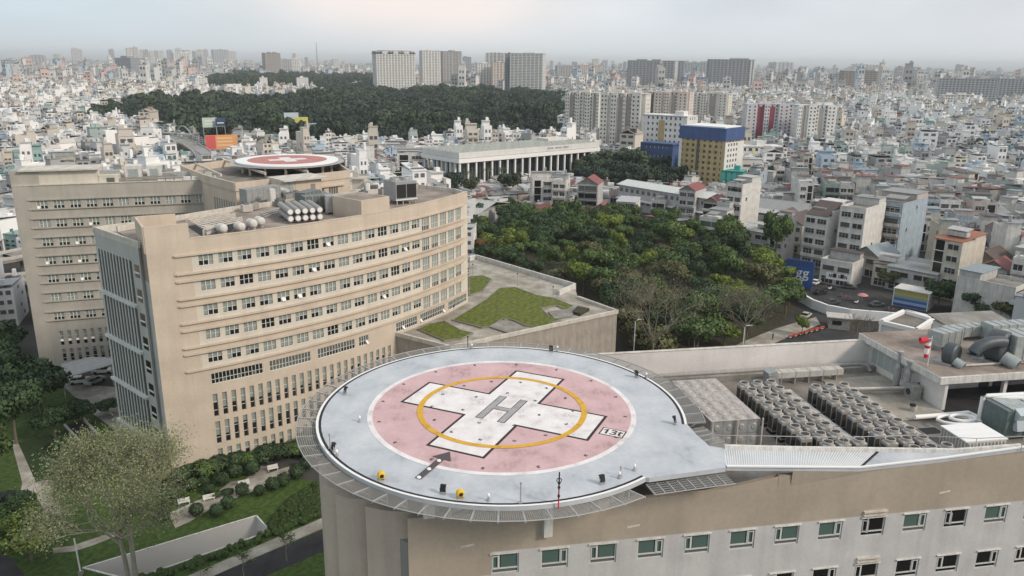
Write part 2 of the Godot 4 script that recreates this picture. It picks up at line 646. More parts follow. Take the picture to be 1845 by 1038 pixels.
func build_front_hospital() -> void:
	var line: Callable = arc_line
	var o = thing("curved_hospital_wing", "curved beige seven-storey hospital wing with rows of windows, left of the near helipad", "hospital building")
	var t0 = 59.0
	var t1 = 22.9
	var wall = MB.new()
	# core behind the windows, then the skin round every opening
	slab(wall, line, t0 - 0.4, t1 + 0.02, GY - 1, 35.2, -1.6, -0.4, 1.5)
	slab(wall, line, t0, 55.75, GY - 1, 36.2, -1.5, 0.0, 1.5)                       # blank end
	slab(wall, line, 55.75, t1, 33.75, 36.2, -0.4, 0.0, 1.5)                        # parapet
	var rows = [32.75, 28.85, 24.85, 21.0, 17.1]
	var tops = [33.75, 29.76, 25.95, 21.93, 18.1]
	var bots = [30.9, 26.96, 23.1, 19.16, 15.35]
	var ths = []
	var inset = MB.new()
	for i in 20:
		ths.append(54.66 - 1.5575 * i)
	for r in 5:
		var hi: float = tops[r]
		var lo: float = bots[r]
		for i in 21:
			var a = 55.75 if i == 0 else float(ths[i - 1]) - 0.56
			var e = t1 if i == 20 else float(ths[i]) + 0.56
			slab(inset, line, a, e, lo, hi, -0.4, -0.05, 3.0)
		for i in 20:
			var wl = lo if i >= 15 else float(rows[r]) - 0.86
			var wt = hi if i >= 15 else float(rows[r]) + 0.86
			if wl > lo:
				slab(inset, line, float(ths[i]) + 0.56, float(ths[i]) - 0.56, lo, wl, -0.4, -0.05)
				slab(inset, line, float(ths[i]) + 0.56, float(ths[i]) - 0.56, wt, hi, -0.4, -0.05)
		# the band between this row and the one below
		var nb: float = tops[r + 1] if r < 4 else 14.75
		slab(wall, line, 55.75, t1, nb, lo, -0.4, 0.0, 1.5)
	# the ground-side storeys
	slab(wall, line, 55.75, 39.7, 14.3, 14.75, -0.4, 0.0, 1.5)
	var strips = [[55.2, 50.75], [50.2, 46.2], [45.55, 41.4], [40.95, 39.75]]
	var prev = 55.75
	for s in strips:
		slab(wall, line, prev, s[0], 12.55, 14.3, -0.4, 0.0)
		prev = s[1]
	slab(wall, line, prev, 36.6, 12.55, 14.3, -0.4, 0.0, 1.5)
	slab(wall, line, 39.7, 36.6, 14.3, 14.75, -0.4, 0.0, 1.5)
	var strips2 = [[36.15, 32.95], [32.5, 28.1], [27.4, 23.3]]
	prev = 36.6
	for s in strips2:
		slab(wall, line, prev, s[0], 12.9, 14.75, -0.4, 0.0, 1.5)
		prev = s[1]
	slab(wall, line, prev, t1, 12.9, 14.75, -0.4, 0.0)
	slab(wall, line, 36.6, t1, GY, 12.9, -0.4, 0.0, 1.5)
	var slots = [[10.8, 6.95], [6.05, 2.2], [1.25, -1.8]]
	var ytop = 12.55
	for s in slots:
		slab(wall, line, 55.75, 36.6, s[0], ytop, -0.4, 0.0, 1.5)
		ytop = s[1]
		prev = 55.75
		for i in 24:
			var c = 55.0 - 0.776 * i
			slab(wall, line, prev, c + 0.2, s[1], s[0], -0.4, 0.0)
			prev = c - 0.2
		slab(wall, line, prev, 36.6, s[1], s[0], -0.4, 0.0)
	slab(wall, line, 55.75, 36.6, GY - 1, ytop, -0.4, 0.0, 1.5)
	obj("wall", wall, M["facade"], o)
	obj("window_band", inset, M["facade_pale"], o)
	# ledges: a thin proud moulding along the head and foot of each row, turned up at its near end
	for r in 5:
		for y in [tops[r], bots[r]]:
			var b = MB.new()
			slab(b, line, 57.0, 24.0, y - 0.13, y + 0.13, -0.04, 0.34, 1.0)
			slab(b, line, 57.12, 57.0, y - 0.1, y + 0.1, -0.04, 0.24)
			obj("ledge", b, M["facade"], o)
	# windows
	var kinds = []
	for k in 10:
		kinds.append(wing_window(2.12, 1.72, 3, 0.74, 100 + k, 0.1))
	var tall = []
	for k in 4:
		tall.append(wing_window(2.12, 2.7, 4, 0.9, 200 + k, 0.1))
	for r in 5:
		for i in 20:
			if i < 15:
				put_window(kinds[rng.randi() % 10], wall_xf(line, ths[i], rows[r], -0.22), o)
			else:
				put_window(tall[rng.randi() % 4], wall_xf(line, ths[i], (float(tops[r]) + float(bots[r])) * 0.5, -0.22), o)
	for s in strips + strips2:
		var n_ = int(round(absf(s[0] - s[1]) / 0.31))
		var wv: float = deg_to_rad(absf(s[0] - s[1])) * ARC_R
		var kd = wing_window(wv - 0.2, 1.7, n_, 0.7, int(s[0] * 10) + 3, 0.07)
		put_window(kd, wall_xf(line, (s[0] + s[1]) * 0.5, 13.43 if s[0] > 39.8 else 13.8, -0.2), o, M["glass_grey"])
	var skinds = []
	for s in 3:
		var row = []
		for k in 6:
			row.append(slot_window(300 + k + s * 10, slots[s][0] - slots[s][1]))
		skinds.append(row)
	for s in 3:
		for i in 24:
			put_window(skinds[s][rng.randi() % 6], wall_xf(line, 55.0 - 0.776 * i, (slots[s][0] + slots[s][1]) * 0.5, -0.3), o)
	# roof deck, back wall and parapets
	var back = [Vector2(-63.2, -124.5), Vector2(-57.2, -134.4), Vector2(-50.8, -143.6), Vector2(-38, -157), Vector2(-20.8, -172.7)]
	var pol = PackedVector2Array()
	for i in 25:
		var p: Array = arc_line(lerpf(t0, t1, i / 24.0))
		var w3: Vector3 = p[0] - p[1] * 0.5
		pol.append(Vector2(w3.x, w3.z))
	pol.append(Vector2(-12.4, -167.4))
	for i in 5:
		pol.append(back[4 - i])
	var rf = MB.new()
	rf.prism(pol, 30.0, 35.25)
	obj("roof", rf, M["roof_pink"], o)
	var bw = MB.new()
	bw.prism(pol, GY - 1, 30.0)
	obj("back_wall", bw, M["facade_grey"], o)
	var cop = MB.new()
	slab(cop, line, 55.7, t1, 36.2, 36.3, -0.42, 0.06, 1.5)
	var bp = PackedVector3Array()
	for q in [Vector2(-9.8, -163.0), Vector2(-12.4, -167.4), back[4], back[3], back[2], back[1], back[0]]:
		bp.append(Vector3(q.x, 35.2, q.y))
	var parapet = MB.new()
	parapet.wall_path(bp, 0.35, 0.95)
	obj("parapet", parapet, M["coping"], o)
	obj("coping", cop, M["facade"], o)
	# blank end rising above the roof
	var pier = MB.new()
	slab(pier, line, t0, 55.75, 36.2, 38.5, -0.35, 0.0, 1.5)
	var pa: Array = arc_line(t0)
	var pb: Array = arc_line(55.75)
	var pin: Vector3 = pa[0] - pa[1] * 9.5
	var pin2: Vector3 = pb[0] - pb[1] * 9.0
	pier.wall_path(PackedVector3Array([pa[0] - pa[1] * 0.2 + Vector3.UP * 34.5, pin + Vector3.UP * 34.5, pin2 + Vector3.UP * 34.5]), 0.35, 4.0)
	obj("parapet", pier, M["facade"], o)
	# stair box on the roof edge
	var boxw = MB.new()
	slab(boxw, line, 39.98, 36.5, 34.5, 38.75, -8.0, 0.0, 1.2)
	obj("stair_box", boxw, M["facade"], o)
	var bt = MB.new()
	slab(bt, line, 39.8, 36.7, 38.76, 38.78, -7.6, -0.4, 1.2)
	obj("stair_box_roof", bt, M["roof_pink"], o)
	# the grey end with tall fins, set back from the blank pier
	var ga = Vector2(-55.2, -114.0)
	var gb = Vector2(-67.0, -124.4)
	var gin = Vector2(-53.4, -124.0)
	var gpol = PackedVector2Array([ga, gb, gb + Vector2(9.5, -9.5), gin])
	var ge = MB.new()
	ge.prism(gpol, 2.2, 35.0)
	ge.prism(PackedVector2Array([ga + Vector2(0.8, -3.0), gb + Vector2(2.5, -1.5), gb + Vector2(9.5, -9.5), gin]), GY - 1, 2.2)
	obj("end_wall", ge, M["facade_grey"], o)
	var gline = straight_line(gb, ga)
	var glen = ga.distance_to(gb)
	var gp_ = MB.new()
	slab(gp_, gline, 0.0, glen, 35.0, 36.0, -0.35, 0.0)
	gp_.wall_path(PackedVector3Array([Vector3(gb.x, 35, gb.y), Vector3(gb.x + 9.0, 35, gb.y - 9.0)]), 0.35, 1.0)
	obj("parapet", gp_, M["coping"], o)
	for fl in 4:
		var y1 = 32.8 - fl * 7.6
		for i in 11:
			var s = 0.6 + i * 1.12
			var fb = MB.new()
			slab(fb, gline, s, s + 0.26, y1 - 7.1, y1, -0.1, 0.12)
			obj("fin", fb, M["facade_fin"], o)
			var gl = MB.new()
			slab(gl, gline, s + 0.32, s + 1.04, y1 - 6.9, y1 - 0.2, -0.1, 0.03)
			obj("window", gl, mat("fin_glass", Color(0.05, 0.058, 0.058), 0.6), o)
		var lb = MB.new()
		slab(lb, gline, 0.0, 13.0, y1 - 7.5, y1 - 7.1, -0.1, 0.5)
		obj("ledge", lb, M["facade_fin"], o)
	for fl in 8:
		var y = 31.3 - fl * 3.83
		var wb = MB.new()
		slab(wb, gline, glen - 2.1, glen - 0.5, y - 1.0, y + 1.0, -0.1, 0.03)
		var wn = obj("window", wb, M["glass_black"], o)
		var sb = MB.new()
		slab(sb, gline, glen - 2.1, glen - 0.5, y - 0.35, y - 0.1, 0.03, 0.1)
		obj("transom", sb, M["frame_white"], wn)
	build_front_roof(line)


func build_front_roof(line: Callable) -> void:
	var y = 35.27
	# three horizontal storage tanks and a small cabinet behind the parapet
	var spots = [[398, 413], [430, 410], [452, 404], [466, 400]]
	var names = ["leftmost of four white cylinder tanks on the curved wing roof, beside the small cabinet", "second white cylinder tank from the left on the curved wing roof", "third white cylinder tank from the left on the curved wing roof", "rightmost white cylinder tank on the curved wing roof, nearest the pipe stack"]
	for i in 4:
		var p = gp(spots[i][0], spots[i][1], y + 0.9)
		p.y = y
		var t = thing("cylinder_tank", names[i], "tank", p, 0.75, "white tanks on the curved wing roof")
		var b = MB.new()
		b.lathe(Vector3(0, 1.15, 1.5), PackedVector2Array([Vector2(0.0, 0.0), Vector2(0.42, 0.08), Vector2(0.64, 0.3), Vector2(0.7, 0.5), Vector2(0.7, 1.9), Vector2(0.64, 2.1), Vector2(0.42, 2.3), Vector2(0.0, 2.4)]), 14, Basis(Vector3.RIGHT, -PI * 0.5))
		obj("shell", b, M["tank_white"], t)
		for s in [-0.3, 0.9]:
			part_box("saddle", Vector3(0, 0.25, -s), Vector3(1.3, 0.5, 0.2), M["steel"], t)
	var cp = gp(378, 422, y)
	var cab = thing("roof_cabinet", "small white cabinet beside the white tanks at the roof edge of the curved wing", "cabinet", cp, 0.75)
	part_box("body", Vector3(0, 0.7, 0), Vector3(1.3, 1.3, 0.8), M["tank_white"], cab)
	part_box("base", Vector3(0, 0.03, 0), Vector3(1.2, 0.06, 0.7), M["steel"], cab)
	# slatted pergola over the tank yard
	var pg = thing("slatted_canopy", "open canopy of long parallel concrete slats beside the white tanks", "canopy", Vector3.ZERO)
	var a = gp(336, 394, 36.6)
	var e = gp(366, 413, 36.6)
	var dirv = gp(412, 379, 36.6) - a
	for i in 9:
		var q = a.lerp(e, i / 8.0)
		var len_ = 1.0 - 0.05 * (i % 3)
		var b = MB.new()
		b.bar(q, q + dirv * len_, 0.13, 0.16)
		obj("slat", b, M["coping"], pg)
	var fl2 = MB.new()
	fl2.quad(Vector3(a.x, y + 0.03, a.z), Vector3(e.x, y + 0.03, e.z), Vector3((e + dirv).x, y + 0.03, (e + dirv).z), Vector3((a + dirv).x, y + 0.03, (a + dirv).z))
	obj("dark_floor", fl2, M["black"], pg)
	for q in [a, e, a + dirv, e + dirv, a + dirv * 0.5, e + dirv * 0.5]:
		part_box("post", Vector3(q.x, (y + 36.5) * 0.5, q.z), Vector3(0.2, 36.5 - y, 0.2), M["coping"], pg)
	# solar water heater bank: rows of round pipes
	var hb = gp(552, 400, y)
	var hd = thing("pipe_stack", "grey stack of round water heating drums with white ends on the curved wing roof", "drum rack", hb, 0.0)
	var ax = (gp(487, 377, y + 2) - gp(518, 402, y + 2)).normalized()
	var ac = ax.cross(Vector3.UP).normalized()
	hd.position = gp(518, 404, y)
	for r in 2:
		for k in 5:
			var b = MB.new()
			var base = ac * (0.6 + k * 1.25) + Vector3.UP * (0.85 + r * 1.2)
			b.tube(PackedVector3Array([base, base + ax * 8.0]), 0.55, 12)
			var dr = obj("drum", b, M["unit_grey"], hd)
			var c = MB.new()
			c.tube(PackedVector3Array([base - ax * 0.06, base + ax * 0.1]), 0.42, 12)
			obj("end_cap", c, M["white_clean"], dr)
	for k in 3:
		part_box("rack", ac * 3.1 + ax * (1.0 + k * 3.0) + Vector3.UP * 0.12, Vector3(6.4, 0.2, 0.2), M["steel"], hd, Basis(ac, Vector3.UP, ac.cross(Vector3.UP)))
	# cooling tower
	var ct = gp(733, 368, y)
	var tw = thing("cooling_tower", "grey cooling tower with two dark louvre openings and roof rails on the curved wing", "cooling tower", ct, 0.62)
	part_box("casing", Vector3(0, 2.6, -2.6), Vector3(4.6, 3.6, 5.2), M["galvanised"], tw)
	for s in [-1.1, 1.1]:
		part_box("louvre", Vector3(s, 2.6, 0.03), Vector3(2.0, 2.6, 0.08), M["black"], tw)
	part_box("sill", Vector3(0, 0.95, 0.05), Vector3(4.7, 0.2, 0.2), M["steel_white"], tw)
	for s in [-2.0, -0.7, 0.7, 2.0]:
		part_box("leg", Vector3(s, 0.42, -0.2), Vector3(0.2, 0.85, 0.2), M["steel"], tw)
		part_box("leg", Vector3(s, 0.42, -5.0), Vector3(0.2, 0.85, 0.2), M["steel"], tw)
	for s in [-1.2, 1.2]:
		var f = MB.new()
		f.lathe(Vector3(s, 4.4, -2.6), PackedVector2Array([Vector2(1.0, 0), Vector2(0.9, 0.6), Vector2(0.75, 0.6), Vector2(0.7, 0.1), Vector2(0, 0.1)]), 14)
		obj("fan_cowl", f, M["galvanised"], tw)
	for e2 in [[Vector3(-2.2, 4.4, -0.1), Vector3(2.2, 4.4, -0.1)], [Vector3(-2.2, 4.4, -5.1), Vector3(2.2, 4.4, -5.1)], [Vector3(-2.2, 4.4, -0.1), Vector3(-2.2, 4.4, -5.1)]]:
		var b = MB.new()
		b.tube(PackedVector3Array([e2[0], e2[0] + Vector3.UP * 1.1, e2[1] + Vector3.UP * 1.1, e2[1]]), 0.05, 5)
		obj("rail", b, M["steel_white"], tw)
	# duct clutter in the middle of the roof
	var words_ = ["large grey ribbed duct lying along the back of the curved wing roof", "dark grey angular duct below the stair box on the curved wing roof", "dark grey duct bend beside the round drum stack", "pale duct elbow running down to the curved wing roof", "small grey air handler at the back of the curved wing roof", "white plant box standing behind the round drum stack"]
	var dat = [[470, 362, 8.0, 2.4, 2.2, 0.95, "galvanised"], [574, 380, 5.5, 2.6, 2.6, 0.5, "duct_mid"], [556, 372, 5.0, 2.6, 2.4, 1.2, "duct_mid"], [604, 384, 3.5, 3.0, 2.4, 0.3, "galvanised"], [525, 352, 5.0, 2.6, 2.8, 0.8, "duct_pale"], [490, 368, 1.2, 2.6, 1.2, 0.7, "white_paint"]]
	for i in dat.size():
		var d: Array = dat[i]
		var p = gp(d[0], d[1], y)
		var t = thing("roof_duct", words_[i], "duct", p, d[5], "ducts and plant on the curved wing roof")
		part_box("body", Vector3(0, d[3] * 0.5 + 0.35, 0), Vector3(d[2], d[3], d[4]), M[d[6]], t)
		for k in int(d[2] / 1.3) + 1:
			part_box("flange", Vector3(-d[2] * 0.5 + 0.12 + k * 1.3, d[3] * 0.5 + 0.35, 0), Vector3(0.1, d[3] + 0.14, d[4] + 0.14), M["steel"], t)
		for s in [-0.4, 0.4]:
			part_box("leg", Vector3(d[2] * s, 0.17, 0), Vector3(0.15, 0.35, d[4] * 0.8), M["steel"], t)
		if i < 4:
			var b = MB.new()
			var e0 = Vector3(d[2] * 0.5, d[3] * 0.5 + 0.35, 0)
			b.tube(PackedVector3Array([e0, e0 + Vector3(0.8, 0, 0), e0 + Vector3(1.5, -0.2, 0.5), e0 + Vector3(1.8, -0.8, 1.0)]), d[3] * 0.4, 10)
			obj("elbow", b, M[d[6]], t)
	var bx = [[520, 362], [534, 358], [505, 372], [445, 382], [458, 378], [640, 362], [655, 356], [540, 378], [690, 352], [575, 362]]
	for i in bx.size():
		var p = gp(bx[i][0], bx[i][1], y)
		var t = thing("roof_fan_unit", "small roof fan unit, %s from the left among the ducts of the curved wing" % ["fifth", "sixth", "third", "first", "second", "ninth", "tenth", "seventh", "eleventh", "eighth"][i], "fan unit", p, 0.7 + 0.1 * (i % 3), "small fan units on the curved wing roof")
		part_box("casing", Vector3(0, 0.75, 0), Vector3(1.5 + 0.3 * (i % 2), 1.3, 1.2), M[["unit_grey", "galvanised", "duct_mid", "unit_cream"][i % 4]], t)
		part_box("stand", Vector3(0, 0.05, 0), Vector3(1.3, 0.1, 1.0), M["black"], t)
		var fm = MB.new()
		fm.lathe(Vector3(0, 1.4, 0), PackedVector2Array([Vector2(0.5, 0), Vector2(0.48, 0.25), Vector2(0.38, 0.25), Vector2(0.35, 0.08), Vector2(0, 0.08)]), 12)
		obj("fan_cowl", fm, M["duct_mid"], t)
	var pipe = MB.new()
	for k in 3:
		pipe.tube(PackedVector3Array([gp(470 + k * 3, 385 + k * 3, y + 0.4), gp(560, 360 + k * 2, y + 0.4), gp(640, 352 + k * 2, y + 0.4)]), 0.12, 6)
	tag(obj("roof_pipes", pipe, M["steel"]), "thin grey pipes running between the ducts on the curved wing roof", "pipe")
	# stair house with light slab roof at the back
	var sh = thing("roof_stair_house", "beige roof house with a light slab roof behind the ducts of the curved wing", "roof house", gp(545, 352, y), 0.75)
	part_box("wall", Vector3(0, 1.6, -3), Vector3(9, 3.2, 6), M["facade"], sh)
	part_box("roof", Vector3(0.5, 3.35, -2.6), Vector3(10, 0.3, 7.4), M["coping"], sh)
	part_box("door", Vector3(2.5, 1.1, 0.03), Vector3(1.0, 2.1, 0.06), M["reveal"], sh)


func build_rear_hospital() -> void:
	var o = thing("rear_hospital_wing", "grey-beige hospital wing in shade behind the curved wing, at the left edge", "hospital building")
	var a = Vector2(-99.0, -158.7)
	var d = Vector2(0.944, -0.33).normalized()
	var e = a + d * 36.0
	var line = straight_line(a, e)
	var wall = MB.new()
	var len_ = 36.0
	var rows = [33.15, 29.3, 25.4, 21.5, 17.6, 13.6, 9.4]
	slab(wall, line, 0, len_, GY - 1, 37.0, -14.0, -0.4)
	slab(wall, line, -1.6, 1.3, GY - 1, 37.0, -12.0, 0.1)
	slab(wall, line, 1.3, len_, 34.2, 37.0, -0.4, 0.0)
	for r in rows.size():
		var y: float = rows[r]
		for i in 12:
			var c = 3.31 + 3.02 * i
			var pv = 1.3 if i == 0 else c - 3.02 + 1.0
			slab(wall, line, pv, c - 1.0, y - 1.0, y + 0.95, -0.4, -0.05)
		slab(wall, line, 3.31 + 33.22 + 1.0, len_, y - 1.0, y + 0.95, -0.4, -0.05)
		var nx: float = rows[r + 1] + 0.95 if r < rows.size() - 1 else 7.2
		slab(wall, line, 1.3, len_, nx, y - 1.0, -0.4, 0.0)
		for q in [y + 0.95, y - 1.0]:
			var lb = MB.new()
			slab(lb, line, 0.9, len_, q - 0.12, q + 0.12, -0.04, 0.3)
			obj("ledge", lb, M["facade_rear"], o)
	var ytop = 7.2
	for s in [[5.9, 2.7], [1.8, -0.9]]:
		slab(wall, line, 1.3, len_, s[0], ytop, -0.4, 0.0)
		var pv = 1.3
		for i in 22:
			var c = 3.2 + 1.48 * i
			slab(wall, line, pv, c - 0.36, s[1], s[0], -0.4, 0.0)
			pv = c + 0.36
		ytop = s[1]
	slab(wall, line, 1.3, len_, GY - 1, ytop, -0.4, 0.0)
	obj("wall", wall, M["facade_rear"], o)
	var kinds = []
	for k in 8:
		kinds.append(wing_window(1.9, 1.8, 3, 0.65, 500 + k))
	for r in rows.size():
		for i in 12:
			put_window(kinds[rng.randi() % 8], wall_xf(line, 3.31 + 3.02 * i, rows[r] - 0.03, -0.22), o)
	for s in [[5.9, 2.7], [1.8, -0.9]]:
		var sk = []
		for k in 5:
			sk.append(slot_window(600 + k + int(s[0]), s[0] - s[1]))
		for i in 22:
			put_window(sk[rng.randi() % 5], wall_xf(line, 3.2 + 1.48 * i, (s[0] + s[1]) * 0.5, -0.3), o)
	var cop = MB.new()
	slab(cop, line, -1.6, len_, 37.0, 37.12, -0.45, 0.16)
	obj("coping", cop, M["coping"], o)
	# narrow end face with stacked dark windows
	var nrm = Vector3(-d.x, 0, -d.y)
	for f in 8:
		var y = 32.0 - f * 3.9
		for k in 2:
			var p = Vector3(a.x, y, a.y) + nrm * 1.63 + Vector3(d.y, 0, -d.x) * (1.6 + k * 3.0)
			part_box("window", p, Vector3(1.5, 2.4, 0.1), M["glass_black"], o, Basis(Vector3(-nrm.z, 0, nrm.x), Vector3.UP, nrm))
	# box on its roof corner
	var rb = thing("corner_roof_house", "pale pinkish roof house with overhanging slab at the left end of the rear wing", "roof house", Vector3(a.x, 36.0, a.y), atan2(-d.y, d.x))
	part_box("wall", Vector3(8.5, 1.9, -3.5), Vector3(11.5, 3.8, 6.0), M["facade_pale"], rb)
	part_box("wall", Vector3(0.8, 1.7, -4.5), Vector3(5.0, 4.6, 8.4), M["facade_rear"], rb)
	part_box("roof", Vector3(7.2, 4.0, -3.3), Vector3(14.5, 0.3, 7.4), M["coping"], rb)
	part_box("annex", Vector3(16.0, 1.3, -3.0), Vector3(3.8, 2.6, 5.0), M["facade_pale"], rb)
	part_box("window", Vector3(16.4, 1.5, -0.48), Vector3(1.5, 1.1, 0.08), M["glass_grey"], rb)
	# raised block towards the front wing
	var bk = thing("raised_hospital_block", "beige corner block with recessed roof terrace carrying the far helipad", "hospital building")
	var c0 = Vector2(-64.5, -166.6)
	var c1 = Vector2(-55.0, -156.6)
	var c2 = Vector2(-36.6, -177.2)
	var c3 = Vector2(-46.0, -200.0)
	var c4 = Vector2(-62.0, -206.0)
	var c5 = Vector2(-76.0, -182.0)
	var bw = MB.new()
	bw.prism(PackedVector2Array([c0, c1, c2, c3, c4, c5]), GY - 1, 36.8)
	obj("wall", bw, M["facade"], bk)
	var fl = MB.new()
	fl.prism(PackedVector2Array([c0, c1, c2, c3, c4, c5]), 36.8, 36.9)
	obj("roof", fl, M["roof_deck"], bk)
	var pth = PackedVector3Array()
	for q in [c0, c1, c2, c3, c4, c5]:
		pth.append(Vector3(q.x, 36.8, q.y))
	var pp = MB.new()
	pp.wall_path(pth, 0.4, 1.7, true)
	obj("parapet", pp, M["facade"], bk)
	var l2 = straight_line(c0, c1)
	for i in 9:
		var b = MB.new()
		slab(b, l2, 3.0 + i * 1.15, 3.6 + i * 1.15, 31.2, 34.4, -0.1, 0.03)
		obj("window", b, M["reveal"], bk)
	var l3 = straight_line(c1, c2)
	for i in 3:
		for k in 4:
			var b = MB.new()
			slab(b, l3, 14.8 + i * 3.6 + k * 0.62, 15.25 + i * 3.6 + k * 0.62, 33.0, 35.2, -0.1, 0.03)
			obj("window", b, M["glass_grey"], bk)
	var hood = MB.new()
	slab(hood, l3, 14.0, 26.0, 35.4, 35.7, 0.0, 0.5)
	obj("ledge", hood, M["facade"], bk)
	for i in 3:
		var b = MB.new()
		var u = Vector3(c5.x, 38.4, c5.y).lerp(Vector3(c4.x, 38.4, c4.y), 0.15 + 0.3 * i)
		var w = Vector3(c0.x, 38.4, c0.y).lerp(Vector3(c2.x, 38.4, c2.y), 0.1 + 0.3 * i)
		b.bar(u, w, 0.35, 0.5)
		obj("roof_beam", b, M["coping"], bk)
	# plant along the rear wing roof
	var yy = 36.3
	var rd = atan2(-d.y, d.x)
	var sets = [[15.5, -3.5, "rounded grey duct hood beside three white tanks on the rear wing roof", 4.5, 2.6, 2.5, "galvanised"], [20.5, -5.0, "tall white plant box in the middle of the rear wing roof", 3.2, 3.4, 3.2, "white_paint"], [24.5, -5.5, "second white plant box on the rear wing roof, next to the corner block", 2.8, 3.2, 2.6, "white_paint"], [30.0, -8.0, "long pale duct at the back of the rear wing roof", 9.0, 1.3, 1.2, "duct_pale"]]
	for s in sets:
		var p = Vector3(a.x, yy, a.y) + Vector3(d.x, 0, d.y) * s[0] + Vector3(d.y, 0, -d.x) * -s[1]
		var t = thing("roof_plant", s[2], "roof plant", p, rd)
		part_box("body", Vector3(0, s[4] * 0.5 + 0.3, 0), Vector3(s[3], s[4], s[5]), M[s[6]], t)
		part_box("base", Vector3(0, 0.15, 0), Vector3(s[3] * 0.9, 0.3, s[5] * 0.9), M["steel"], t)
		part_box("panel", Vector3(0, s[4] * 0.5 + 0.3, s[5] * 0.5 + 0.02), Vector3(s[3] * 0.6, s[4] * 0.6, 0.06), M["duct_pale"], t)
	for i in 3:
		var p = Vector3(a.x, yy, a.y) + Vector3(d.x, 0, d.y) * (17.0 + i * 2.6) + Vector3(d.y, 0, -d.x) * 9.5
		var t = thing("domed_tank", ["leftmost white domed tank behind the slats of the rear wing roof", "middle white domed tank behind the slats of the rear wing roof", "rightmost white domed tank behind the slats of the rear wing roof"][i], "tank", p, 0, "white domed tanks on the rear wing roof")
		var b = MB.new()
		b.lathe(Vector3.ZERO, PackedVector2Array([Vector2(1.1, 0), Vector2(1.1, 1.4), Vector2(0.9, 1.9), Vector2(0.5, 2.2), Vector2(0, 2.3)]), 14)
		obj("shell", b, M["tank_white"], t)
		var m = MB.new()
		m.lathe(Vector3(0, 2.25, 0), PackedVector2Array([Vector2(0.25, 0), Vector2(0.25, 0.15), Vector2(0, 0.15)]), 8)
		obj("lid", m, M["steel"], t)
	var pg = thing("rear_slatted_canopy", "dark slatted canopy along the edge of the rear wing roof", "canopy", Vector3(a.x, 36.2, a.y) + Vector3(d.x, 0, d.y) * 18.5, rd)
	for i in 9:
		part_box("slat", Vector3(5.5, 1.4, -0.9 - i * 0.75), Vector3(13.0 - i * 0.7, 0.14, 0.3), M["slab_grey"], pg)
	for s in [0.0, 5.0, 10.5]:
		part_box("post", Vector3(s, 0.65, -4.0), Vector3(0.3, 1.3, 0.3), M["coping"], pg)
	for i in 7:
		var p = Vector3(a.x, 36.3, a.y) + Vector3(d.x, 0, d.y) * (26.0 + i * 1.7) + Vector3(d.y, 0, -d.x) * 1.4
		var t = thing("roof_condenser", "%s white condenser in the row along the rear wing roof edge" % ["first", "second", "third", "fourth", "fifth", "sixth", "seventh"][i], "condenser", p, rd, "condensers along the rear wing roof edge")
		part_box("casing", Vector3(0, 0.75, 0), Vector3(1.4, 1.2, 0.9), M["white_paint"], t)
		part_box("stand", Vector3(0, 0.08, 0), Vector3(1.2, 0.16, 0.8), M["black"], t)
	# far helipad
	var fp = gp(518, 287.5, 39.6)
	var pad = thing("far_helipad", "distant round helipad with white rim and red disc on columns above the corner block", "helipad", fp)
	var R = 11.6
	var dk = MB.new()
	dk.lathe(Vector3(0, -0.8, 0), PackedVector2Array([Vector2(0, 0), Vector2(R - 0.6, 0), Vector2(R, 0.5), Vector2(R, 0.8), Vector2(0, 0.8)]), 60)
	obj("deck", dk, M["white_clean"], pad)
	var rd2 = MB.new()
	rd2.ring(Vector3(0, 0.012, 0), 0, R - 2.6, 60)
	obj("red_disc", rd2, mat("far_red", Color(0.56, 0.24, 0.215), 0.8, "worn", Vector3(0.1, 0.1, 0.1)), pad)
	var cr = MB.new()
	cr.box(Vector3(0, 0.03, 0), Vector3(8.6, 0.02, 2.7), yaw_basis(0.5))
	cr.box(Vector3(0, 0.028, 0), Vector3(2.7, 0.02, 8.6), yaw_basis(0.5))
	obj("cross", cr, M["paint_white"], pad)
	for i in 14:
		var t = TAU * i / 14.0
		part_box("column", Vector3(cos(t) * (R - 1.4), -1.9, sin(t) * (R - 1.4)), Vector3(0.45, 2.3, 0.45), M["coping"], pad)
	var net = MB.new()
	net.ring(Vector3(0, -0.45, 0), R, R + 1.3, 60)
	obj("net_ring", net, M["steel"], pad)


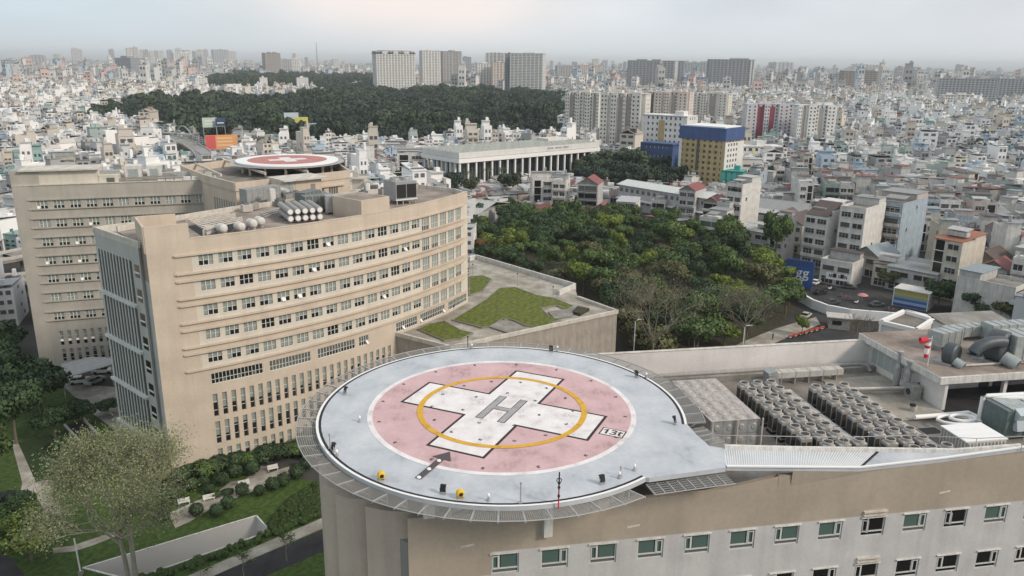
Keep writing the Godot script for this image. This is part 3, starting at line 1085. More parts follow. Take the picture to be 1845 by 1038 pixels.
func build_podium() -> void:
	var y = 12.4
	var A = g2(713, 603, y)
	var Cc = g2(846, 470, y)
	var D = g2(857, 466, y)
	var E = g2(1036, 519, y)
	var F = g2(1042, 538, y)
	var G = g2(1112, 563, y)
	var K = g2(812, 628, y)
	var o = thing("garden_podium", "low podium with a lawn roof garden between the curved wing and the trees", "podium")
	var arcp = PackedVector2Array()
	for i in 12:
		var p: Array = arc_line(lerpf(36.6, 22.9, i / 11.0))
		arcp.append(Vector2(p[0].x, p[0].z) + Vector2(p[1].x, p[1].z) * -0.3)
	var pol = PackedVector2Array([K, A])
	pol.append_array(arcp)
	pol.append_array(PackedVector2Array([Cc, D, E, F, G]))
	var b = MB.new()
	b.prism(pol, GY - 1, y - 0.05)
	obj("wall", b, mat("podium_wall", Color(0.46, 0.42, 0.375), 0.95, "grime", Vector3(0.15, 0.1, 0.15)), o)
	var tp = MB.new()
	tp.flat(pol, y - 0.03)
	obj("paving", tp, M["paving"], o)
	var rim = MB.new()
	rim.wall_path(PackedVector3Array([Vector3(A.x, y - 0.2, A.y), Vector3(K.x, y - 0.2, K.y), Vector3(G.x, y - 0.2, G.y), Vector3(F.x, y - 0.2, F.y)]), 0.5, 0.75)
	obj("parapet", rim, M["coping"], o)
	var hi = MB.new()
	hi.wall_path(PackedVector3Array([Vector3(Cc.x, y - 2.0, Cc.y), Vector3(D.x, y - 2.0, D.y), Vector3(E.x, y - 2.0, E.y), Vector3(E.x - 4.0, y - 2.0, E.y + 6.0)]), 0.4, 3.1)
	obj("parapet", hi, M["white_paint"], o)
	var beds = [
		[845, 500, 869, 498, 886, 505, 870, 525, 846, 534],
		[815, 578, 838, 565, 876, 541, 900, 521, 927, 519, 941, 524, 968, 534, 998, 539, 1033, 553, 1020, 560, 1003, 552, 975, 557, 990, 572, 1009, 578, 973, 593, 946, 588, 924, 578, 905, 576, 885, 590, 868, 592],
		[752, 595, 772, 586, 800, 580, 830, 597, 852, 602, 832, 612, 800, 615]]
	for bd in beds:
		var m = MB.new()
		var pp = poly_px(bd, y)
		m.prism(pp, y - 0.02, y + 0.22)
		obj("lawn", m, M["lawn_roof"], o)
		var k = MB.new()
		var ring_ = PackedVector3Array()
		for q in pp:
			ring_.append(Vector3(q.x, y - 0.03, q.y))
		k.wall_path(ring_, 0.16, 0.32, true)
		obj("kerb", k, M["slab_grey"], o)
	for q in [[987, 564, 1038, 556, 1030, 572, 1000, 576], [880, 590, 912, 577, 940, 595, 915, 602]]:
		var m = MB.new()
		m.prism(poly_px(q, y), y, y + 0.3)
		obj("terrace", m, M["slab_grey"], o)
	var pl = MB.new()
	pl.prism(poly_px([1040, 556, 1062, 560, 1045, 570, 1032, 566], y), y, y + 0.6)
	obj("planter", pl, M["soil"], o)
	# lamp poles on the terrace
	var lp = [[932, 520], [996, 545], [818, 583], [852, 502]]
	var ll = ["thin lamp pole at the far edge of the roof garden lawn", "thin lamp pole by the white parapet of the roof garden", "thin lamp pole between the two lawns of the roof garden", "thin lamp pole on the small lawn beside the curved wing"]
	for i in 4:
		var p = gp(lp[i][0], lp[i][1], y)
		var t = thing("terrace_lamp", ll[i], "lamp", p, 0, "lamp poles of the roof garden")
		var m = MB.new()
		m.tube(PackedVector3Array([Vector3.ZERO, Vector3(0, 3.4, 0)]), 0.06, 6)
		obj("pole", m, M["steel"], t)
		var h = MB.new()
		h.lathe(Vector3(0, 3.35, 0), PackedVector2Array([Vector2(0, 0), Vector2(0.16, 0.05), Vector2(0.12, 0.3), Vector2(0, 0.34)]), 8)
		obj("lamp_head", h, M["black"], t)


# ---------------------------------------------------------------- the block that carries the near helipad
const PB_O := Vector3(-0.3, 0, -46.45)
const PB_YAW := 0.1815


func pbl(w: float, y: float, off: float) -> Vector3:      # from the block's own axes to the world
	return PB_O + yaw_basis(PB_YAW) * Vector3(w, y, off)


func pb_px(u: float, v: float, y: float) -> Vector3:      # from the photograph to the block's own axes
	return yaw_basis(-PB_YAW) * (gp(u, v, y) - PB_O)


func pad_window(flip: float, glass: int, seed_: int) -> Array:
	var r = RandomNumberGenerator.new()
	r.seed = seed_
	var fr = MB.new()
	var gl = MB.new()
	var low = MB.new()
	var w = 1.86
	var h = 1.52
	for s in [-1.0, 1.0]:
		fr.box(Vector3(s * (w * 0.5 - 0.035), 0, 0), Vector3(0.07, h, 0.09))
	fr.box(Vector3(0, h * 0.5 - 0.03, 0), Vector3(w - 0.14, 0.06, 0.09))
	fr.box(Vector3(0, -h * 0.5 + 0.03, 0), Vector3(w - 0.14, 0.06, 0.09))
	fr.box(Vector3(0, -h * 0.5 + 0.36, 0.01), Vector3(w - 0.14, 0.08, 0.1))
	var mx = flip * (w * 0.5 - 0.52)
	fr.box(Vector3(mx, 0.17, 0.01), Vector3(0.09, h - 0.42, 0.1))
	# the narrow casement with its own white frame
	var ca = MB.new()
	var cx = flip * (w * 0.5 - 0.28)
	var tw = 0.42
	ca.box(Vector3(-tw * 0.5 + 0.03, 0, 0), Vector3(0.06, 0.96, 0.05))
	ca.box(Vector3(tw * 0.5 - 0.03, 0, 0), Vector3(0.06, 0.96, 0.05))
	ca.box(Vector3(0, 0.45, 0), Vector3(tw - 0.12, 0.06, 0.05))
	ca.box(Vector3(0, -0.45, 0), Vector3(tw - 0.12, 0.06, 0.05))
	gl.box(Vector3((-flip) * 0.27, 0.17, -0.01), Vector3(w - 0.76, h - 0.5, 0.02))
	gl.box(Vector3(cx, 0.12, -0.02), Vector3(0.42, h - 0.56, 0.02))
	low.box(Vector3(0, -h * 0.5 + 0.18, -0.02), Vector3(w - 0.16, 0.26, 0.02))
	return [fr.mesh(), gl.mesh(), low.mesh(), ca.mesh(), cx, r.randf_range(0.35, 0.6) if r.randf() < 0.25 else 0.0, glass]


func build_pad_building() -> void:
	var o = thing("helipad_hospital_block", "large beige and white hospital block below the near helipad, with a plant-filled roof", "hospital building", PB_O, PB_YAW)
	var line = func(s: float) -> Array: return [Vector3(s, 0, 0), Vector3(0, 0, 1)]
	var L = 66.0
	var white = MB.new()
	var beige = MB.new()
	slab(beige, line, -6.4, L, 30.43, 33.5, -0.35, 0.0)
	slab(beige, line, 19.5, L, 33.5, 34.3, -0.35, 0.0)
	beige.tri(Vector3(14.0, 33.5, -0.02), Vector3(19.5, 33.5, -0.02), Vector3(19.5, 34.3, -0.02))
	beige.tri(Vector3(19.5, 33.5, -0.3), Vector3(14.0, 33.5, -0.3), Vector3(19.5, 34.3, -0.3))
	var ys = [29.45, 25.55, 21.65, 17.75]
	var top = 30.43
	for r in ys.size():
		var y: float = ys[r]
		slab(white, line, -0.9 if r == 0 else -6.4, L, y + 0.78, top, -0.35, 0.0)
		var pv = -0.9 if r == 0 else -6.4
		for k in (19 if r < 4 else 0):
			if r > 0 and k < 3:
				continue
			var c = 0.04 + 3.43 * k
			slab(white, line, pv, c - 0.95, y - 0.78, y + 0.78, -0.35, 0.0)
			pv = c + 0.95
		slab(white, line, pv, L, y - 0.78, y + 0.78, -0.35, 0.0)
		top = y - 0.78
	slab(white, line, -6.4, L, GY - 1, top, -0.35, 0.0)
	slab(beige, line, -6.4, -0.9, 28.67, 30.43, -0.35, 0.0)
	obj("lower_wall", white, M["band_white"], o)
	obj("upper_wall", beige, M["band_beige"], o)
	var core = MB.new()
	core.prism(PackedVector2Array([Vector2(-6.3, -0.3), Vector2(L, -0.3), Vector2(L, -24.7), Vector2(7, -24.7), Vector2(-9, -19), Vector2(-11.5, -12), Vector2(-11.6, -7)]), GY - 1, 31.4)
	obj("core", core, M["reveal"], o)
	var deck = MB.new()
	deck.flat(PackedVector2Array([Vector2(-5, -0.3), Vector2(L, -0.3), Vector2(L, -24.7), Vector2(7, -24.7), Vector2(-9, -19), Vector2(-11.4, -12), Vector2(-11.5, -7)]), 31.5)
	obj("roof", deck, M["roof_deck"], o)
	# windows of the rows that show
	var kinds = []
	for k in 8:
		kinds.append(pad_window(1.0 if k % 2 else -1.0, 0 if k < 4 else 1, 700 + k))
	for r in 4:
		for k in 19:
			if r > 0 and k < 3:
				continue
			var black = (r == 0 and k in [8, 10]) or r == 1
			var id = (4 if black else 0) + (1 if (k % 2 == 1) else 0) + (2 if rng.randf() < 0.5 else 0)
			var kd: Array = kinds[id]
			var c = 0.04 + 3.43 * k
			var f = obj("window", kd[0], M["frame_alu"], o, Transform3D(Basis(), Vector3(c, ys[r], -0.12)))
			obj("pane", kd[1], M["glass_black"] if black else M["glass_green"], f)
			obj("lower_pane", kd[2], M["glass_grey"] if not black else M["glass_black"], f)
			var ang: float = kd[5]
			obj("casement", kd[3], M["frame_alu"], f, Transform3D(Basis(Vector3.UP, ang * signf(kd[4])), Vector3(kd[4], 0.12, 0.06 + absf(sin(ang)) * 0.2)))
			part_box("hood", Vector3(c, ys[r] + 0.84, 0.05), Vector3(2.1, 0.07, 0.14), M["white_paint"], o)
			if k == 8 and r < 2:
				for q in 2:
					part_box("hood_rail", Vector3(c, ys[r] + 1.05 + q * 0.28, 0.08), Vector3(1.9, 0.12, 0.2), M["coping"], o)
	# small lighter patches of filler on the beige band
	for q in [[2.5, 31.6], [14.0, 31.9], [38.0, 32.3]]:
		part_box("patch", Vector3(q[0] - 5.0, q[1] - 0.5, 0.008), Vector3(0.9, 0.14, 0.012), M["coping"], o, Basis(Vector3.BACK, 0.12))
	# stepped rounded bays at the near corner
	var corners = [Vector2(-6.35, 0.0), Vector2(-9.1, -2.1), Vector2(-11.1, -3.9), Vector2(-12.1, -5.7), Vector2(-12.5, -9.0), Vector2(-12.0, -13.0)]
	for i in 5:
		var p: Vector2 = corners[i]
		var q: Vector2 = corners[i + 1]
		var dv = q - p
		var nn = Vector2(-dv.y, dv.x).normalized()
		if nn.dot(Vector2(-0.6, 0.8)) < 0:
			nn = -nn
		var pts = PackedVector2Array()
		for k in 9:
			var t = k / 8.0
			pts.append(p + dv * t + nn * (sin(t * PI) * 0.3 + 1.1 * t - 1.1))
		pts.append(q + Vector2(2.2, -1.6))
		pts.append(p + Vector2(2.2, -1.6))
		var b = MB.new()
		b.prism(pts, GY - 1, 33.45 - 0.02 * i)
		obj("bay", b, mat("bay_beige", Color(0.56, 0.47, 0.40), 0.9, "wall", Vector3(0.05, 0.05, 0.05)), o)
	# rear screen wall and front parapet behind the walkway
	part_box("screen_wall", Vector3(26.0, 32.9, -25.0), Vector3(36.0, 3.0, 0.35), M["screen_wall"], o)
	part_box("screen_coping", Vector3(26.0, 34.43, -25.0), Vector3(36.0, 0.06, 0.45), M["coping"], o)
	part_box("kerb", Vector3(25.0, 31.75, -23.6), Vector3(37.0, 0.5, 0.5), M["slab_grey"], o)
	part_box("inner_parapet", Vector3(42.0, 32.4, -0.55), Vector3(48.0, 1.8, 0.3), M["screen_wall"], o)
	build_pad_walkway()


func build_pad_walkway() -> void:
	var o = thing("pad_walkway", "white ribbed walkway sloping down from the helipad along the front edge of the roof", "walkway")
	var outer = [gp(1309, 841, 35.47), gp(1430, 842, 35.0), gp(1550, 843, 34.45), gp(1700, 826, 34.6), gp(1845, 806, 34.9), pbl(62, 34.9, 0.2)]
	var inner = [gp(1305, 808, 35.47), gp(1430, 811, 35.0), gp(1583, 813, 34.47), gp(1720, 815, 34.55), gp(1838, 806, 34.85), pbl(62, 34.85, -0.5)]
	var b = MB.new()
	for i in 120:
		var q = []
		for e in [i / 120.0, (i + 1) / 120.0]:
			q.append(outer[0].lerp(outer[1], e * 2.0) if e <= 0.5 else outer[1].lerp(outer[2], e * 2.0 - 1.0))
			q.append(inner[0].lerp(inner[1], e * 2.0) if e <= 0.5 else inner[1].lerp(inner[2], e * 2.0 - 1.0))
		b.quad(q[0], q[2], q[3], q[1])
	for i in 5:
		if i > 1:
			b.quad(outer[i], outer[i + 1], inner[i + 1], inner[i])
		var dn = Vector3.UP * 0.3
		b.quad(outer[i] - dn, outer[i + 1] - dn, outer[i + 1], outer[i])
		b.quad(inner[i + 1] - dn, inner[i] - dn, inner[i], inner[i + 1])
	b.quad(inner[0] - Vector3.UP * 0.3, outer[0] - Vector3.UP * 0.3, outer[0], inner[0])
	obj("deck", b, M["deck"], o)
	var k = MB.new()
	for i in 5:
		k.bar(outer[i] + Vector3.UP * 0.05, outer[i + 1] + Vector3.UP * 0.05, 0.18, 0.1)
	obj("edge", k, M["white_clean"], o)
	var kk = MB.new()
	for i in 4:
		kk.bar(inner[i] + Vector3.UP * 0.1, inner[i + 1] + Vector3.UP * 0.1, 0.22, 0.35)
	obj("inner_kerb", kk, M["white_paint"], o)
	var sk = MB.new()
	for i in range(1, 5):
		var a: Vector3 = outer[i] - Vector3.UP * 0.3
		var e: Vector3 = outer[i + 1] - Vector3.UP * 0.3
		if i == 1:
			a = a.lerp(e, 0.0)
		sk.quad(Vector3(a.x, 33.5, a.z - 0.15), Vector3(e.x, 33.5, e.z - 0.15), e - Vector3(0, 0, 0.02), a - Vector3(0, 0, 0.02))
	obj("skirt", sk, M["band_beige"], o)
	for i in 60:
		var t = i / 60.0
		var a: Vector3 = outer[0].lerp(outer[1], t * 2.0) if t < 0.5 else outer[1].lerp(outer[2], t * 2.0 - 1.0)
		var e: Vector3 = inner[0].lerp(inner[1], t * 2.0) if t < 0.5 else inner[1].lerp(inner[2], t * 2.0 - 1.0)
		var m = MB.new()
		m.bar(a.lerp(e, 0.06) + Vector3.UP * 0.012, a.lerp(e, 0.92) + Vector3.UP * 0.01, 0.06, 0.02)
		obj("rib", m, M["steel_white"], o)
	var jt = MB.new()
	jt.bar(outer[2].lerp(inner[2], 0.05) + Vector3.UP * 0.03, outer[2].lerp(inner[2], 0.95) + Vector3.UP * 0.03, 0.16, 0.03)
	obj("joint", jt, M["black"], o)
	var rail = MB.new()
	var prev = Vector3.ZERO
	for q in [[1283, 784, 36.0], [1400, 786, 36.0], [1520, 788, 35.7], [1640, 784, 35.5], [1760, 790, 35.6], [1845, 786, 35.9]]:
		var p = gp(q[0], q[1], q[2])
		if prev != Vector3.ZERO:
			rail.tube(PackedVector3Array([prev, p]), 0.03, 5)
		rail.tube(PackedVector3Array([p, Vector3(p.x, 34.5, p.z)]), 0.025, 5)
		prev = p
	tag(obj("walkway_rail", rail, M["steel"]), "thin grey handrail along the roof side of the white walkway", "railing")


# ---------------------------------------------------------------- near helipad
const PAD := Vector3(-0.68, 35.5, -58.0)
const PAD_R := 14.36


func pad_angle(u: float, v: float) -> float:
	var p = gp(u, v, 35.5) - PAD
	return atan2(p.z, p.x)


func pad_sheet(b: MB, pts: Array, y: float, bs: Basis) -> void:
	var pol = PackedVector2Array()
	for q in pts:
		var w: Vector3 = bs * Vector3(q.x, 0, q.y)
		pol.append(Vector2(w.x, w.z))
	b.flat(pol, y)


func cross_shape(half: float, arm: float) -> Array:
	return [Vector2(arm, half), Vector2(arm, arm), Vector2(half, arm), Vector2(half, -arm), Vector2(arm, -arm), Vector2(arm, -half),
		Vector2(-arm, -half), Vector2(-arm, -arm), Vector2(-half, -arm), Vector2(-half, arm), Vector2(-arm, arm), Vector2(-arm, half)]


func build_helipad() -> void:
	var o = thing("helipad", "near round helipad with pink disc, white cross and H on a pale blue deck", "helipad", PAD)
	var gap0 = pad_angle(1238, 765)
	var gap1 = pad_angle(1165, 861)
	var dk = MB.new()
	dk.lathe(Vector3.ZERO, PackedVector2Array([Vector2(PAD_R, -0.34), Vector2(PAD_R, 0.0), Vector2(0, 0)]), 96)
	obj("deck", dk, M["deck"], o)
	var under = MB.new()
	under.lathe(Vector3.ZERO, PackedVector2Array([Vector2(0, -1.2), Vector2(PAD_R - 2.5, -1.2), Vector2(PAD_R - 0.02, -0.34)]), 64)
	obj("soffit", under, M["slab_grey"], o)
	# the apron that joins the deck to the walkway
	var ap = MB.new()
	var pol = PackedVector2Array()
	for q in [[1236, 762], [1256, 784], [1278, 803], [1305, 808], [1308, 842], [1170, 861]]:
		var p = g2(q[0], q[1], 35.5)
		pol.append(p - Vector2(PAD.x, PAD.z))
	for i in 6:
		var t = lerpf(gap1, gap0, i / 5.0)
		pol.append(Vector2(cos(t), sin(t)) * (PAD_R - 0.02))
	ap.prism(pol, -0.34, -0.006)
	obj("apron", ap, M["deck"], o)
	var rim = MB.new()
	rim.ring(Vector3(0, 0.014, 0), PAD_R - 0.16, PAD_R + 0.03, 90, gap1, gap0 + TAU)
	obj("rim", rim, M["white_clean"], o)
	var gut = MB.new()
	gut.ring(Vector3(0, 0.012, 0), PAD_R - 0.36, PAD_R - 0.17, 90, gap1, gap0 + TAU)
	obj("gutter", gut, M["black"], o)
	var pk = MB.new()
	pk.ring(Vector3(0, 0.010, 0), 0, 10.2, 90)
	obj("pink_disc", pk, M["paint_pink"], o)
	var wr = MB.new()
	wr.ring(Vector3(0, 0.012, 0), 10.15, 10.56, 96)
	obj("white_ring", wr, M["paint_white"], o)
	var bs = Basis(Vector3.UP, deg_to_rad(-24.0))
	var c1 = MB.new()
	pad_sheet(c1, cross_shape(8.0, 2.34), 0.018, bs)
	obj("cross_outline", c1, M["paint_black"], o)
	var c2 = MB.new()
	pad_sheet(c2, cross_shape(7.78, 2.12), 0.024, bs)
	obj("cross", c2, M["paint_white"], o)
	for g in 2:
		var e = 0.0 if g == 0 else 0.07
		var hb = MB.new()
		for s in [-1.0, 1.0]:
			pad_sheet(hb, [Vector2(s * 0.93 - 0.33 + e, -2.3 + e), Vector2(s * 0.93 + 0.33 - e, -2.3 + e), Vector2(s * 0.93 + 0.33 - e, 2.3 - e), Vector2(s * 0.93 - 0.33 + e, 2.3 - e)], 0.030 + g * 0.006, bs)
		pad_sheet(hb, [Vector2(-0.62 - e, -0.33 + e), Vector2(0.62 + e, -0.33 + e), Vector2(0.62 + e, 0.33 - e), Vector2(-0.62 - e, 0.33 - e)], 0.0302 + g * 0.006, bs)
		obj("letter_outline" if g == 0 else "letter_h", hb, M["paint_black"] if g == 0 else M["paint_grey"], o)
	var yr = MB.new()
	yr.ring(Vector3(0, 0.040, 0), 6.27, 6.72, 96)
	obj("yellow_ring", yr, M["paint_yellow"], o)
	# weight mark
	for g in 2:
		var m = MB.new()
		var c = gp(1104, 780, 35.5) - PAD
		var e = 0.0 if g == 0 else 0.1
		var hw = 0.93 - e
		var hh = 0.62 - e
		var q = []
		for s in [Vector2(-hw, -hh), Vector2(hw, -hh), Vector2(hw, hh), Vector2(-hw, hh)]:
			var w: Vector3 = bs * Vector3(s.x, 0, s.y)
			q.append(Vector2(w.x + c.x, w.z + c.z))
		m.flat(PackedVector2Array(q), 0.016 + g * 0.005)
		obj("mark_outline" if g == 0 else "mark_plate", m, M["paint_black"] if g == 0 else M["paint_white"], o)
		if g == 1:
			var f = SystemFont.new()
			f.font_names = PackedStringArray(["Droid Sans"])
			f.font_weight = 700
			var tm = TextMesh.new()
			tm.text = "13t"
			tm.font = f
			tm.font_size = 64
			tm.pixel_size = 0.0165
			tm.depth = 0.004
			obj("mark_text", tm, M["paint_black"], o, Transform3D(Basis(bs.x, -bs.z, Vector3.UP), c + Vector3.UP * 0.026))
	# approach arrow with three small lights
	var ar = MB.new()
	var tail = gp(753, 863, 35.5) - PAD
	var tip = gp(810.8, 814.8, 35.5) - PAD
	var d = (tip - tail).normalized()
	var sd = d.cross(Vector3.UP)
	var neck = tail.lerp(tip, 0.72)
	for t3 in [[tail - sd * 0.24, tail + sd * 0.24, neck + sd * 0.24, neck - sd * 0.24]]:
		var pp = PackedVector2Array()
		for w in t3:
			pp.append(Vector2(w.x, w.z))
		ar.flat(pp, 0.05)
	ar.flat(PackedVector2Array([Vector2(neck.x - sd.x * 0.75, neck.z - sd.z * 0.75), Vector2(tip.x, tip.z), Vector2(neck.x + sd.x * 0.75, neck.z + sd.z * 0.75)]), 0.0502)
	obj("arrow", ar, mat("arrow_brown", Color(0.085, 0.07, 0.07), 0.8), o)
	for s in [0.03, 0.33, 0.64]:
		var m = MB.new()
		m.lathe(tail.lerp(tip, s) + Vector3.UP * 0.05, PackedVector2Array([Vector2(0.16, 0), Vector2(0.13, 0.06), Vector2(0, 0.07)]), 10)
		obj("arrow_light", m, M["white_clean"], o)
	# tie-down rings
	var ti = MB.new()
	ti.box(Vector3(-0.09, 0.02, 0), Vector3(0.035, 0.05, 0.16))
	ti.box(Vector3(0.09, 0.02, 0), Vector3(0.035, 0.05, 0.16))
	ti.box(Vector3(0, 0.02, 0.08), Vector3(0.18, 0.05, 0.035))
	var tim = ti.mesh()
	for i in 16:
		var t = TAU * (i + 0.3) / 16.0
		obj("tie_ring", tim, M["duct_dark"], o, Transform3D(yaw_basis(-t), Vector3(cos(t) * 9.7, 0.02, sin(t) * 9.7)))
	for i in 14:
		var t = TAU * (i + 0.1) / 14.0
		obj("tie_ring", tim, M["duct_dark"], o, Transform3D(yaw_basis(-t + 1.0), Vector3(cos(t) * 5.6, 0.03, sin(t) * 5.6)))
	for i in 7:
		var t = TAU * (i + 0.4) / 7.0
		obj("tie_ring", tim, M["duct_dark"], o, Transform3D(yaw_basis(-t + 2.0), Vector3(cos(t) * 3.1, 0.03, sin(t) * 3.1)))
	# safety net: brackets and panels round the rim
	var step = TAU / 60.0
	var net = MB.new()
	var r0 = PAD_R + 0.05
	var r1 = PAD_R + 1.5
	for k in 10:
		var r = lerpf(r0, r1, k / 9.0)
		var y = lerpf(-0.3, -0.12, k / 9.0)
		var a0 = Vector3(r, y, 0)
		var a1 = Vector3(r * cos(step), y, r * sin(step))
		net.tube(PackedVector3Array([a0, a1]), 0.045 if k == 9 else 0.016, 4)
	for k in 12:
		var t = step * (k + 0.5) / 12.0
		net.tube(PackedVector3Array([Vector3(r0 * cos(t), -0.3, r0 * sin(t)), Vector3(r1 * cos(t), -0.12, r1 * sin(t))]), 0.016, 3)
	var netm = net.mesh()
	var br = MB.new()
	br.bar(Vector3(r0, -0.34, 0), Vector3(r1 + 0.05, -0.16, 0), 0.09, 0.12)
	br.bar(Vector3(r0, -0.9, 0), Vector3(r0 + 0.75, -0.3, 0), 0.07, 0.08)
	br.box(Vector3(r0 + 0.02, -0.75, 0), Vector3(0.08, 0.6, 0.1))
	var brm = br.mesh()
	for i in 60:
		var t = step * i
		var inside = wrapf(t - gap0, 0.0, TAU) < wrapf(gap1 - gap0, 0.0, TAU) + 0.02
		if inside:
			continue
		obj("net_bracket", brm, M["steel"], o, Transform3D(yaw_basis(-t), Vector3.ZERO))
		if not (wrapf(t + step - gap0, 0.0, TAU) < wrapf(gap1 - gap0, 0.0, TAU)):
			obj("net_panel", netm, M["net_wire"], o, Transform3D(yaw_basis(-t), Vector3.ZERO))
	# straight net under the apron's near edge and along its roof side
	for e in [[1165, 861, 1308, 842, 8], [1300, 806, 1240, 762, 6]]:
		var a = gp(e[0], e[1], 35.5) - PAD
		var c = gp(e[2], e[3], 35.5) - PAD
		var n_: int = e[4]
		var along = (c - a) / n_
		var out = along.normalized().cross(Vector3.UP) * 1.35
		for i in n_:
			var p = a + along * i
			var m = MB.new()
			for k in 6:
				m.tube(PackedVector3Array([p + out * (k / 5.0) - Vector3.UP * 0.5, p + along + out * (k / 5.0) - Vector3.UP * 0.5]), 0.04 if k == 5 else 0.016, 4)
			for k in 6:
				m.tube(PackedVector3Array([p + along * (k / 6.0) - Vector3.UP * 0.5, p + along * (k / 6.0) + out - Vector3.UP * 0.5]), 0.016, 3)
			obj("net_panel", m, M["net_wire"], o)
			var q = MB.new()
			q.bar(p - Vector3.UP * 0.5, p + out - Vector3.UP * 0.48, 0.07, 0.1)
			obj("net_bracket", q, M["steel"], o)
	# columns and girders below
	for i in 12:
		var t = TAU * (i + 0.46) / 12.0
		var rr = PAD_R - 2.8
		part_box("column", Vector3(cos(t) * rr, -2.5, sin(t) * rr), Vector3(0.6, 3.2, 0.6), M["white_paint"], o, yaw_basis(-t))
	var stub = gp(772, 931, 33.6) - PAD
	part_box("column", Vector3(stub.x, -1.15, stub.z - 0.2), Vector3(0.75, 1.7, 0.6), M["white_paint"], o, yaw_basis(0.18))
	for i in 6:
		var t = PI * i / 6.0
		var m = MB.new()
		m.box(Vector3(0, -1.5, 0), Vector3(PAD_R * 2 - 3, 0.7, 0.35), yaw_basis(t))
		obj("girder", m, M["slab_grey"], o)
	build_pad_fittings()


func on_pad(u: float, v: float) -> Vector3:
	var p = gp(u, v, 35.5)
	return Vector3(p.x, 35.515, p.z)


